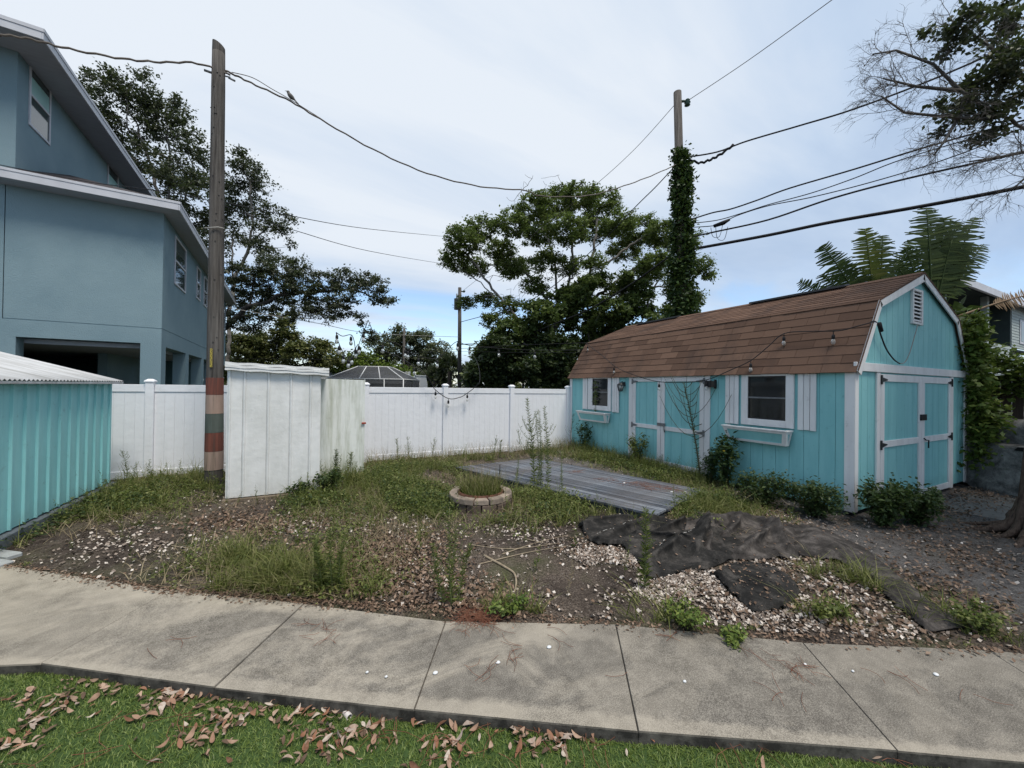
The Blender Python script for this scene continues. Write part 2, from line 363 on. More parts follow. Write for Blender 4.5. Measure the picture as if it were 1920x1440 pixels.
leaf_mat('weed_leaf_dark', (0.022, 0.042, 0.014), (0.042, 0.070, 0.022), (0.080, 0.110, 0.036), 0.25)
leaf_mat('grass_blade', (0.075, 0.092, 0.022), (0.140, 0.158, 0.042), (0.25, 0.24, 0.100), 0.3)
leaf_mat('dry_blade', (0.17, 0.13, 0.075), (0.25, 0.20, 0.12), (0.35, 0.29, 0.19), 0.2)
leaf_mat('turf_blade', (0.072, 0.110, 0.018), (0.125, 0.178, 0.032), (0.21, 0.265, 0.075), 0.15, 0.5, 0.2)
leaf_mat('shell_chip', (0.090, 0.068, 0.054), (0.30, 0.245, 0.205), (0.66, 0.60, 0.54), 0.0, 0.6)
leaf_mat('litter_leaf', (0.085, 0.055, 0.038), (0.17, 0.11, 0.075), (0.30, 0.215, 0.16), 0.05, 0.8)
leaf_mat('needle', (0.13, 0.045, 0.028), (0.19, 0.075, 0.045), (0.26, 0.13, 0.08), 0.0, 0.7)
leaf_mat('yellow_petal', (0.55, 0.40, 0.03), (0.62, 0.47, 0.04), (0.70, 0.55, 0.06), 0.2)
def fallen_mat():
    m, nt, p = new_mat('fallen_leaf')
    oi = nt.nodes.new('ShaderNodeObjectInfo')
    c = ramp(nt, oi.outputs['Random'], [(0.0, (0.11, 0.055, 0.032)), (0.2, (0.23, 0.105, 0.06)), (0.40, (0.29, 0.185, 0.13)), (0.65, (0.40, 0.285, 0.21)), (0.85, (0.30, 0.245, 0.21)), (1.0, (0.50, 0.43, 0.355))])
    v = coords(nt, 'Object')
    c = mix(nt, ramp(nt, noise(nt, v, 60, 4), [(0.45, 0), (0.75, 0.6)]), c, (0.22, 0.13, 0.09))
    setin(nt, p.inputs['Base Color'], c); p.inputs['Roughness'].default_value = 0.75; p.inputs['Specular IOR Level'].default_value = 0.2
fallen_mat()
M('bark_pale', (0.21, 0.195, 0.175), (0.12, 0.11, 0.10), 5, 0.95, 0.5, 20, (1, 1, 0.5), spec=0.1)
M('bark_dark', (0.050, 0.045, 0.042), (0.085, 0.077, 0.070), 5, 0.95, 0.5, 20, (1, 1, 0.4), spec=0.1)
M('bark_mid', (0.105, 0.097, 0.090), (0.17, 0.158, 0.148), 5, 0.95, 0.5, 20, (1, 1, 0.4), spec=0.1)
M('bark_red', (0.055, 0.038, 0.030), (0.165, 0.120, 0.093), 9, 0.95, 1.0, 14, (2.4, 2.4, 0.5), spec=0.1, c3=(0.045, 0.032, 0.027), s3=9, bdist=0.04)
M('stem_green', (0.090, 0.125, 0.045), (0.13, 0.15, 0.06), 10, 0.8)
M('stem_dark', (0.055, 0.060, 0.030), (0.085, 0.075, 0.045), 10, 0.85)
M('root_tan', (0.33, 0.27, 0.19), (0.22, 0.175, 0.125), 15, 0.9)
# neighbours
M('neighbour_white', (0.34, 0.38, 0.37), (0.29, 0.33, 0.32), 3, 0.7)
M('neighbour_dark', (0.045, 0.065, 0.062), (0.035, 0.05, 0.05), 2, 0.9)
M('grey_roof', (0.22, 0.23, 0.245), (0.18, 0.19, 0.20), 4, 0.8)
M('brown_fence', (0.050, 0.036, 0.028), (0.080, 0.058, 0.044), 4, 0.9, 0.4, 12, (6, 6, 0.5), rand=0.2)
M('pool_frame', (0.62, 0.63, 0.64), None, rough=0.5)
def screen_mat():
    m, nt, p = new_mat('insect_screen')
    p.inputs['Base Color'].default_value = (0.055, 0.058, 0.065, 1); p.inputs['Roughness'].default_value = 0.8
    p.inputs['Alpha'].default_value = 0.72
screen_mat()
m_, nt_, p_ = new_mat('bulb_glass')
p_.inputs['Base Color'].default_value = (0.95, 0.95, 0.92, 1); p_.inputs['Roughness'].default_value = 0.05
p_.inputs['Transmission Weight'].default_value = 0.75; p_.inputs['IOR'].default_value = 1.2
M('bird_grey', (0.10, 0.095, 0.09), (0.16, 0.15, 0.14), 30, 0.9)
M('insulator', (0.035, 0.075, 0.05), None, rough=0.3)
M('pvc', (0.62, 0.58, 0.56), (0.42, 0.38, 0.36), 12, 0.5)
M('black_inside', (0.006, 0.006, 0.006), None, rough=0.9)
M('stitch_white', (0.45, 0.44, 0.42), None, rough=0.8)
M('speaker_plastic', (0.012, 0.012, 0.013), (0.02, 0.02, 0.02), 20, 0.55)
M('lamp_glass', (0.25, 0.27, 0.27), None, rough=0.15, spec=0.6)
M('louvre_dark', (0.04, 0.045, 0.05), None, rough=0.9)

# ------------------------------------------------------------------ geometry helpers
class MB:
    """collects shapes into ONE mesh object"""
    def __init__(s): s.v = []; s.f = []; s.sm = []
    def add(s, vs, fs, smooth=False):
        o = len(s.v); s.v += [tuple(map(float, p)) for p in vs]; s.f += [tuple(i + o for i in f) for f in fs]; s.sm += [smooth] * len(fs); return s
    def box(s, a, b):
        (x0, y0, z0), (x1, y1, z1) = a, b
        return s.add([(x0, y0, z0), (x1, y0, z0), (x1, y1, z0), (x0, y1, z0), (x0, y0, z1), (x1, y0, z1), (x1, y1, z1), (x0, y1, z1)],
                     [(0, 3, 2, 1), (4, 5, 6, 7), (0, 1, 5, 4), (1, 2, 6, 5), (2, 3, 7, 6), (3, 0, 4, 7)])
    def bevel_box(s, a, b, r=0.006):
        """box with chamfered edges"""
        c = [(a[i] + b[i]) / 2 for i in range(3)]; h = [abs(b[i] - a[i]) / 2 for i in range(3)]
        r = min(r, min(h) * 0.8)
        vs, idx = [], {}
        for sx in (-1, 1):
            for sy in (-1, 1):
                for sz in (-1, 1):
                    for k in range(3):
                        q = [sx * (h[0] - (r if k != 0 else 0)), sy * (h[1] - (r if k != 1 else 0)), sz * (h[2] - (r if k != 2 else 0))]
                        idx[(sx, sy, sz, k)] = len(vs); vs.append([c[i] + q[i] for i in range(3)])
        fs = []
        for k in range(3):
            i, j = [(1, 2), (2, 0), (0, 1)][k]
            for sgn in (-1, 1):
                f = []
                for (p, q) in ((-1, -1), (1, -1), (1, 1), (-1, 1)):
                    t = [0, 0, 0]; t[k] = sgn; t[i] = p; t[j] = q
                    f.append(idx[(*t, k)])
                fs.append(tuple(f if sgn > 0 else f[::-1]))
        for k in range(3):        # edges along axis k
            i, j = [(1, 2), (2, 0), (0, 1)][k]
            for p in (-1, 1):
                for q in (-1, 1):
                    t0 = [0, 0, 0]; t1 = [0, 0, 0]
                    for t, e in ((t0, -1), (t1, 1)): t[k] = e; t[i] = p; t[j] = q
                    f = [idx[(*t0, i)], idx[(*t1, i)], idx[(*t1, j)], idx[(*t0, j)]]
                    fs.append(tuple(f if p * q < 0 else f[::-1]))
        for sx in (-1, 1):
            for sy in (-1, 1):
                for sz in (-1, 1):
                    f = [idx[(sx, sy, sz, k)] for k in range(3)]
                    fs.append(tuple(f if sx * sy * sz > 0 else f[::-1]))
        return s.add(vs, fs)
    def prism(s, poly, axis, a, b):
        """polygon of 2D points extruded along axis ('x','y','z') from a to b"""
        def P(p, t): return {'x': (t, p[0], p[1]), 'y': (p[0], t, p[1]), 'z': (p[0], p[1], t)}[axis]
        n = len(poly)
        vs = [P(p, a) for p in poly] + [P(p, b) for p in poly]
        fs = [tuple(range(n))[::-1], tuple(range(n, 2 * n))] + [(i, (i + 1) % n, n + (i + 1) % n, n + i) for i in range(n)]
        return s.add(vs, fs)
    def hexa(s, lo, hi):
        """two quads (lists of 4 points) joined"""
        return s.add(list(lo) + list(hi), [(3, 2, 1, 0), (4, 5, 6, 7), (0, 1, 5, 4), (1, 2, 6, 5), (2, 3, 7, 6), (3, 0, 4, 7)])
    def tube(s, pts, r, n=6, cap=True):
        pts = [Vector(p) for p in pts]
        rs = list(r) if hasattr(r, '__len__') else [r] * len(pts)
        vs, fs = [], []
        u = None
        for i, p in enumerate(pts):
            d = (pts[min(i + 1, len(pts) - 1)] - pts[max(i - 1, 0)])
            d = d.normalized() if d.length > 1e-9 else Vector((0, 0, 1))
            if u is None: u = d.orthogonal().normalized()
            else:
                u = (u - d * u.dot(d)); u = u.normalized() if u.length > 1e-6 else d.orthogonal().normalized()
            w = d.cross(u)
            for k in range(n):
                a = 2 * math.pi * k / n
                vs.append(p + (u * math.cos(a) + w * math.sin(a)) * rs[i])
        for i in range(len(pts) - 1):
            for k in range(n):
                fs.append((i * n + k, i * n + (k + 1) % n, (i + 1) * n + (k + 1) % n, (i + 1) * n + k))
        if cap: fs += [tuple(range(n))[::-1], tuple(range((len(pts) - 1) * n, len(pts) * n))]
        return s.add(vs, fs, True)
    def lathe(s, prof, n=12, c=(0, 0, 0)):
        vs, fs = [], []
        for (r, z) in prof:
            for k in range(n):
                a = 2 * math.pi * k / n; vs.append((c[0] + r * math.cos(a), c[1] + r * math.sin(a), c[2] + z))
        m = len(prof)
        for i in range(m - 1):
            for k in range(n): fs.append((i * n + k, i * n + (k + 1) % n, (i + 1) * n + (k + 1) % n, (i + 1) * n + k))
        fs += [tuple(range(n))[::-1], tuple(range((m - 1) * n, m * n))]
        return s.add(vs, fs, True)
    def build(s, name, mat, parent=None, loc=None):
        me = bpy.data.meshes.new(name); me.from_pydata(s.v, [], s.f)
        me.polygons.foreach_set('use_smooth', s.sm); me.materials.append(MATS[mat]); me.update()
        return link(name, me, parent, loc)

def link(name, me, parent=None, loc=None):
    o = bpy.data.objects.new(name, me); COL.objects.link(o)
    if parent is not None: o.parent = parent
    if loc is not None: o.location = loc
    return o
def npmesh(name, V, F, mat, smooth=False):
    V = np.asarray(V, np.float32); F = np.asarray(F, np.int32)
    me = bpy.data.meshes.new(name)
    me.vertices.add(len(V)); me.vertices.foreach_set('co', V.ravel())
    me.loops.add(F.size); me.loops.foreach_set('vertex_index', F.ravel())
    me.polygons.add(len(F)); me.polygons.foreach_set('loop_start', np.arange(len(F), dtype=np.int32) * F.shape[1])
    if smooth: me.polygons.foreach_set('use_smooth', np.ones(len(F), bool))
    me.materials.append(MATS[mat]); me.update(calc_edges=True)
    return me
def npobj(name, V, F, mat, parent=None, smooth=False):
    return link(name, npmesh(name, V, F, mat, smooth), parent)
def thing(name, label, cat, loc=(0, 0, 0), rz=0.0, group=None):
    o = bpy.data.objects.new(name, None); COL.objects.link(o); o.empty_display_size = 0.1
    o.location = loc; o.rotation_euler = (0, 0, rz)
    return tag(o, label, cat, group)
def tag(o, label, cat, group=None):
    o['label'] = label; o['category'] = cat
    if group: o['group'] = group
    return o
def kind(o, k, label=None):
    o['kind'] = k
    if label: o['label'] = label
    return o
def copy_to(src, parent, loc=None, mat=None):
    c = src.copy(); COL.objects.link(c); c.parent = parent
    if mat is not None: c.matrix_local = mat
    elif loc is not None: c.location = loc
    return c

# ---- many small faces at once
LEAF_V = np.array([(0, 0, 0), (0.28, 0.45, 0.05), (0, 1, -0.03), (-0.28, 0.45, 0.05)], np.float32); LEAF_F = np.array([(0, 1, 2, 3)])
NARROW_V = np.array([(0, 0, 0), (0.09, 0.4, 0.02), (0, 1, -0.05), (-0.09, 0.4, 0.02)], np.float32)
def frames(n, up=0.0, tilt=None):
    """random rotation matrices; up>0 turns the leaf faces more towards the sky"""
    nrm = rng.normal(size=(n, 3)); nrm[:, 2] = np.abs(nrm[:, 2]) + up
    nrm /= np.linalg.norm(nrm, axis=1)[:, None]
    a = rng.normal(size=(n, 3)); a -= nrm * (a * nrm).sum(1)[:, None]; a /= np.linalg.norm(a, axis=1)[:, None]
    b = np.cross(a, nrm)
    return np.stack([b, a, nrm], axis=2)      # columns: x, y, z axes
def frames_along(d, roll=None):
    """y axis along given directions"""
    d = d / np.linalg.norm(d, axis=1)[:, None]
    a = rng.normal(size=d.shape); a -= d * (a * d).sum(1)[:, None]; a /= np.linalg.norm(a, axis=1)[:, None]
    return np.stack([a, d, np.cross(a, d)], axis=2)
def scatter(pos, rot, size, base=LEAF_V, faces=LEAF_F):
    pos = np.asarray(pos); n = len(pos); k = len(base)
    size = np.broadcast_to(np.asarray(size, float), (n,))
    V = np.einsum('nij,kj->nki', rot, base) * size[:, None, None] + pos[:, None, :]
    F = (faces[None] + (np.arange(n) * k)[:, None, None]).reshape(-1, faces.shape[1])
    return V.reshape(-1, 3), F
def blades(pos, h, lean, width, bend=0.5):
    """curved grass blades: 5 vertices, quad + triangle drawn as two quads"""
    n = len(pos); az = rng.uniform(0, 2 * np.pi, n)
    h = np.broadcast_to(h, (n,)); lean = np.broadcast_to(lean, (n,)); width = np.broadcast_to(width, (n,))
    dx, dy = np.cos(az), np.sin(az)
    sd = az + np.pi / 2 + rng.normal(0, 0.5, n)
    sx, sy = np.cos(sd) * width / 2, np.sin(sd) * width / 2
    z0 = np.zeros(n)
    def pt(t, w):
        off = lean * h * (t ** (1 + bend)); zz = h * (t - 0.35 * np.minimum(lean, 1.6) * t * t)
        return np.stack([pos[:, 0] + dx * off + sx * w, pos[:, 1] + dy * off + sy * w, pos[:, 2] + zz], 1)
    V = np.stack([pt(z0, -1), pt(z0, 1), pt(z0 + 0.5, -0.75), pt(z0 + 0.5, 0.75), pt(z0 + 1, -0.12), pt(z0 + 1, 0.12)], 1).reshape(-1, 3)
    b = (np.arange(n) * 6)[:, None]
    F = np.concatenate([b + np.array([[0, 1, 3, 2]]), b + np.array([[2, 3, 5, 4]])], 0)
    return V, F

# ------------------------------------------------------------------ ground shape
def edge_d(x, y):
    """distance from the pavement's yard edge, positive into the yard"""
    return 0.542 * (x + 1.08) + 0.84 * (y - 4.30) - 0.22 * np.clip((-1.08 - x) / 1.6, 0, 1.5)
_ph = rng.uniform(0, 6.28, (14, 3)); _fr = rng.uniform(0.5, 3.4, (14, 1)) * np.stack([np.cos(_ph[:, 2]), np.sin(_ph[:, 2])], 1)
def ground_z(x, y):
    x = np.asarray(x, float); y = np.asarray(y, float)
    d = edge_d(x, y)
    nz = sum(np.sin(_fr[i, 0] * x + _fr[i, 1] * y + _ph[i, 0]) / (1 + 0.7 * np.hypot(*_fr[i])) for i in range(14)) * 0.0105
    yard = 0.006 + nz * np.clip(d / 0.5, 0, 1) * np.clip((16 - np.hypot(x - 3, y - 5)) / 4, 0, 1) + 0.012 * np.clip(d, 0, 1)
    return np.where(d > 0, yard, np.where(d > -0.25, 0.006 + d * 0.55, -0.135))
def gp(x, y, dz=0.0):
    return (x, y, float(ground_z(x, y)) + dz)

def axis_pts(a, b, step, lo, hi, far):
    return np.concatenate([[-far, -far / 3, lo - 25, lo - 8, lo - 2], np.arange(a, b, step), [hi + 2, hi + 8, hi + 25, far / 3, far]])
gx = axis_pts(-6, 13.01, 0.09, -6, 13, 900); gy = axis_pts(-3, 11.01, 0.09, -3, 11, 900)
GX, GY = np.meshgrid(gx, gy, indexing='ij')
GZ = ground_z(GX, GY)
ni, nj = GX.shape
ii, jj = np.meshgrid(np.arange(ni - 1), np.arange(nj - 1), indexing='ij')
a_ = (ii * nj + jj).ravel()
kind(npobj('ground', np.stack([GX, GY, GZ], -1).reshape(-1, 3), np.stack([a_, a_ + nj, a_ + nj + 1, a_ + 1], 1), 'yard_soil', smooth=True), 'structure')

# pavement: cast slabs with open joints
pav = bpy.data.objects.new('pavement', None); COL.objects.link(pav); kind(pav, 'structure')
FAR = [(-4.6, 7.35), (-2.70, 5.61), (-1.08, 4.31), (-0.05, 3.58), (0.92, 2.85), (2.07, 2.25), (3.13, 1.50), (4.23, 0.88), (5.32, 0.16), (6.4, -0.5), (7.5, -1.2)]
NEAR = [(-4.4, 5.3), (-2.75, 4.05), (-1.52, 3.54), (-0.50, 2.825), (0.52, 2.15), (1.54, 1.495), (2.63, 0.835), (3.70, 0.16), (4.78, -0.52), (5.9, -1.2), (7.0, -1.9)]
for i in range(len(FAR) - 1):
    g = 0.0016
    def lerp(p, q, t): return (p[0] + (q[0] - p[0]) * t, p[1] + (q[1] - p[1]) * t)
    L = math.dist(FAR[i], FAR[i + 1]); t = g / L
    q = [lerp(NEAR[i], NEAR[i + 1], t), lerp(NEAR[i], NEAR[i + 1], 1 - t), lerp(FAR[i], FAR[i + 1], 1 - t), lerp(FAR[i], FAR[i + 1], t)]
    dz = [0.0, 0.0, 0.003, -0.002, 0.0, 0.002, 0.0, -0.002, 0.0, 0.0][i]
    cx_, cy_ = sum(p[0] for p in q) / 4, sum(p[1] for p in q) / 4
    inner = [(p[0] + (cx_ - p[0]) * 0.006, p[1] + (cy_ - p[1]) * 0.006) for p in q]
    mb = MB()
    vs = [(*p, -0.15) for p in q] + [(*p, -0.008 + dz) for p in q] + [(*p, dz) for p in inner]
    fs = [(3, 2, 1, 0), (8, 9, 10, 11)] + [(k, (k + 1) % 4, 4 + (k + 1) % 4, 4 + k) for k in range(4)] + [(4 + k, 4 + (k + 1) % 4, 8 + (k + 1) % 4, 8 + k) for k in range(4)]
    mb.add(vs, fs); mb.build('concrete_slab', 'pavement_concrete', pav)

m_ = MB(); V_ = [(*p, -0.011) for p in NEAR] + [(*p, -0.011) for p in FAR]; k_ = len(FAR)
nn_ = [(NEAR[i][0] + (FAR[i][0] - NEAR[i][0]) * 0.02, NEAR[i][1] + (FAR[i][1] - NEAR[i][1]) * 0.02) for i in range(k_)]
m_.add([(*p, -0.012) for p in nn_] + [(*p, -0.012) for p in FAR], [(i, i + 1, k_ + i + 1, k_ + i) for i in range(k_ - 1)]); m_.build('joint_filler', 'stone_dark', pav)

# artificial lawn in front of the pavement
def lawn_z(x, y): return -0.068 + 0.006 * np.sin(3.1 * x + 1.7 * y) + 0.005 * np.sin(5.3 * y - 2.2 * x)
tn = 60
tv, tf = [], []
for i in range(tn + 1):
    for j in range(13):
        s_ = -6.5 + 14.5 * i / tn; d_ = -0.80 - 2.6 * (j / 12) ** 1.3
        x = -1.08 + 0.84 * s_ + 0.542 * d_; y = 4.30 - 0.542 * s_ + 0.84 * d_
        tv.append((x, y, float(lawn_z(x, y))))
for i in range(tn):
    for j in range(12):
        a = i * 13 + j; tf.append((a, a + 1, a + 14, a + 13))
kind(npobj('lawn', tv, tf, 'turf_base', smooth=True), 'structure')

# ------------------------------------------------------------------ gambrel shed
SH = thing('garden_shed', 'turquoise gambrel-roofed shed with white trim and brown shingles', 'shed', (6.80, 2.65, 0.0))
W_, L_ = 4.42, 6.75
EX, EZ = -0.07, 2.11; KX, KZ = 0.61, 3.155; RX, RZ = W_ / 2, 3.785
def roof_line(x):
    x = min(x, W_ - x)
    if x <= KX: return EZ + (KZ - EZ) * (x - EX) / (KX - EX)
    return KZ + (RZ - KZ) * (x - KX) / (RX - KX)
body = MB()
prof = [(0.02, 0.08), (W_ - 0.02, 0.08), (W_ - 0.02, roof_line(0) - 0.03), (W_ - KX, KZ - 0.04), (RX, RZ - 0.04), (KX, KZ - 0.04), (0.02, roof_line(0) - 0.03)]
body.prism(prof, 'y', 0.02, L_ - 0.02)
body.build('wall', 'teal_paint', SH)
fd = MB()
for (x, y) in [(0.25, 0.3), (0.25, 2.3), (0.25, 4.4), (0.25, 6.3), (W_ - 0.3, 0.3), (W_ - 0.3, 3.3), (W_ - 0.3, 6.3), (2.2, 0.3)]:
    fd.box((x - 0.2, y - 0.2, -0.1), (x + 0.2, y + 0.2, 0.078))
fd.build('foundation_block', 'plinth_concrete', SH)
# front wall boards (each proud of the wall, grooves between)
pitch = L_ / 33
b0 = MB().bevel_box((-0.012, 0.0022, 0.10), (0.019, pitch - 0.0022, 2.16), 0.003).build('siding_board', 'teal_paint', SH, (0, 0, 0))
for i in range(1, 33): copy_to(b0, SH, (0, i * pitch, 0))
# gable boards, cut to the roof line
n = 22; gp_ = W_ / n
for i in range(n):
    a, b = i * gp_ + 0.004, (i + 1) * gp_ - 0.004
    top = [(a, roof_line(a) - 0.05)]
    for k in (KX, RX, W_ - KX):
        if a < k < b: top.append((k, roof_line(k) - 0.05))
    top.append((b, roof_line(b) - 0.05))
    MB().prism([(a, 0.10), (b, 0.10)] + top[::-1], 'y', -0.012, 0.019).build('siding_board', 'teal_paint', SH)
# white trims
def trim(name, a, b, r=0.004, mat='white_trim', parent=None): return MB().bevel_box(a, b, r).build(name, mat, parent or SH)
trim('corner_trim', (-0.034, -0.034, 0.09), (-0.013, 0.09, 2.13)); trim('corner_trim', (-0.0335, -0.0345, 0.09), (0.075, -0.013, 2.085))
trim('corner_trim', (-0.034, L_ - 0.09, 0.09), (-0.013, L_ + 0.02, 2.13))
trim('corner_trim', (W_ - 0.09, -0.034, 0.09), (W_ + 0.03, -0.013, 2.085))
trim('frieze_board', (-0.04, -0.052, 2.09), (W_ + 0.04, -0.013, 2.215))
trim('sill_board', (-0.024, 2.20, 0.06), (-0.0135, 4.33, 0.17))
# roof deck and rake boards
rd = MB()
out = [(EX, EZ - 0.02), (KX - 0.02, KZ), (RX, RZ), (W_ - KX + 0.02, KZ), (W_ - EX, EZ - 0.02)]
inn = [(W_ - EX - 0.05, EZ - 0.03), (W_ - KX, KZ - 0.045), (RX, RZ - 0.05), (KX, KZ - 0.045), (EX + 0.05, EZ - 0.03)]
for i in range(4):
    rd.prism([out[i], out[i + 1], inn[3 - i], inn[4 - i]], 'y', -0.06, L_ + 0.06)
rd.build('roof_deck', 'brown_shingle', SH)
for i in range(4):
    (ax, az), (bx, bz) = out[i], out[i + 1]
    dx, dz = bx - ax, bz - az; l = math.hypot(dx, dz); nx, nz = dz / l, -dx / l
    w = 0.115
    MB().prism([(ax, az - 0.004), (bx, bz - 0.004), (bx + nx * w * (0.9 if i in (0, 3) else 1), bz + nz * w - (0.02 if i in (1,) else 0)), (ax + nx * w, az + nz * w)], 'y', -0.078, -0.0605).build('rake_board', 'white_trim', SH)
    MB().prism([(ax - nx * 0.016, az - nz * 0.016), (bx - nx * 0.016, bz - nz * 0.016), (bx + nx * 0.012, bz + nz * 0.012), (ax + nx * 0.012, az + nz * 0.012)], 'y', -0.083, -0.0785).build('drip_edge', 'brown_shingle', SH)
# shingles, each its own tab
def shingle_rows(ax, az, bx, bz, rows, first):
    dx, dz = bx - ax, bz - az; l = math.hypot(dx, dz); ex = l / rows
    u = Vector((dx / l, 0, dz / l)); nrm = Vector((-dz / l, 0, dx / l)); yv = Vector((0, 1, 0))
    outl = []
    for r in range(rows):
        tabs = 16; w = (L_ + 0.13) / tabs; sh = 0.5 * w if r % 2 else 0.0
        edges = [-0.065] + [-0.065 + sh + k * w for k in range(0 if sh else 1, tabs + 1)]
        edges[-1] = L_ + 0.065
        if sh and edges[-1] - edges[-2] < 0.02: edges.pop(-2)
        for k in range(len(edges) - 1):
            y0, y1 = edges[k], edges[k + 1]
            jit = random.uniform(-0.006, 0.006)
            outl.append((Vector((ax, 0, az)) + u * (r * ex + jit - 0.012) , u, nrm, y0 + 0.003, y1 - 0.003, ex + 0.035))
    return outl
def shingle_mesh(mb, o, u, nrm, y0, y1, h):
    t0, t1 = 0.011 + random.uniform(0, 0.003), 0.003
    def P(y, s, t): q = o + u * s + nrm * t; return (q.x, y, q.z)
    rg = random.uniform(-0.004, 0.004)
    mb.hexa([P(y0, 0, 0), P(y1, rg, 0), P(y1, h, 0), P(y0, h, 0)], [P(y0, 0, t0), P(y1, rg, t0), P(y1, h, t1), P(y0, h, t1)])
low = shingle_rows(EX - 0.012, EZ - 0.035, KX - 0.02, KZ, 8, True)
upp = shingle_rows(KX - 0.03, KZ - 0.008, RX, RZ, 10, False)
allsh = low + sorted(upp, key=lambda q: q[3])
for k, q in enumerate(allsh[:296]):
    mb = MB(); shingle_mesh(mb, *q); mb.build('shingle', 'brown_shingle', SH)
mb = MB()
for q in allsh[296:]: shingle_mesh(mb, *q)
for q in [(Vector((W_ - q[0].x, 0, q[0].z)), Vector((-q[1].x, 0, q[1].z)), Vector((-q[2].x, 0, q[2].z)), *q[3:]) for q in allsh]: shingle_mesh(mb, *q)
kind(mb.build('shingle_course', 'brown_shingle', SH), 'stuff')
rc = MB(); rc.prism([(RX - 0.13, RZ - 0.030), (RX, RZ + 0.030), (RX + 0.13, RZ - 0.030), (RX, RZ - 0.01)], 'y', -0.062, L_ + 0.062); rc.build('ridge_cap', 'brown_shingle', SH)
for (y0, y1) in ((0.95, 2.75), (4.75, 6.25)):
    MB().prism([(RX - 0.15, RZ - 0.01), (RX - 0.14, RZ + 0.03), (RX, RZ + 0.062), (RX + 0.14, RZ + 0.03), (RX + 0.15, RZ - 0.01), (RX, RZ + 0.031)], 'y', y0, y1).build('ridge_vent', 'black_metal', SH)
# windows on the front wall: y runs away from the corner
def shed_window(y0, y1, z0, z1, gy0, gy1, gz0, gz1):
    w = MB(); x0, x1 = -0.05, -0.013
    w.bevel_box((x0, y0, z0), (x1, gy0, z1), 0.004); w.bevel_box((x0, gy1, z0), (x1, y1, z1), 0.004)
    w.bevel_box((x0 - 0.001, gy0 + 0.001, gz1), (x1, gy1 - 0.001, z1), 0.004); w.bevel_box((x0 - 0.001, gy0 + 0.001, z0), (x1, gy1 - 0.001, gz0), 0.004)
    f = w.build('window', 'white_trim', SH)
    MB().box((-0.020, gy0, gz0), (-0.0125, gy1, gz1)).build('pane', 'dark_glass', f)
    zm = (gz0 + gz1) / 2
    fr = MB()
    for a, b in (((-0.032, gy0, gz0), (-0.0202, gy0 + 0.022, gz1)), ((-0.032, gy1 - 0.022, gz0), (-0.0202, gy1, gz1)), ((-0.031, gy0 + 0.022, gz0), (-0.0202, gy1 - 0.022, gz0 + 0.022)), ((-0.031, gy0 + 0.022, gz1 - 0.022), (-0.0202, gy1 - 0.022, gz1))): fr.box(a, b)
    fr.build('sash', 'black_metal', f)
    MB().bevel_box((-0.034, gy0 + 0.001, zm - 0.014), (-0.0203, gy1 - 0.001, zm + 0.014), 0.003).build('meeting_rail', 'grey_metal', f)
    return f
shed_window(0.74, 1.585, 1.19, 2.075, 0.86, 1.47, 1.305, 2.035)
shed_window(4.97, 5.90, 1.20, 2.07, 5.09, 5.71, 1.325, 2.045)
def shutter(y0, y1, z0, z1):
    s = MB().box((-0.022, y0 + 0.02, z0 + 0.05), (-0.0125, y1 - 0.02, z1 - 0.05)).build('shutter', 'black_metal', SH)
    w = (y1 - y0) / 3
    for k in range(3):
        MB().bevel_box((-0.046, y0 + k * w + 0.004, z0 + (0.006 if k == 1 else 0)), (-0.0222, y0 + (k + 1) * w - 0.004, z1), 0.004).build('shutter_board', 'white_trim', s)
shutter(1.635, 1.89, 1.18, 2.09); shutter(0.435, 0.69, 1.185, 2.095)
shutter(5.93, 6.14, 1.20, 2.08); shutter(4.68, 4.93, 1.185, 2.085)
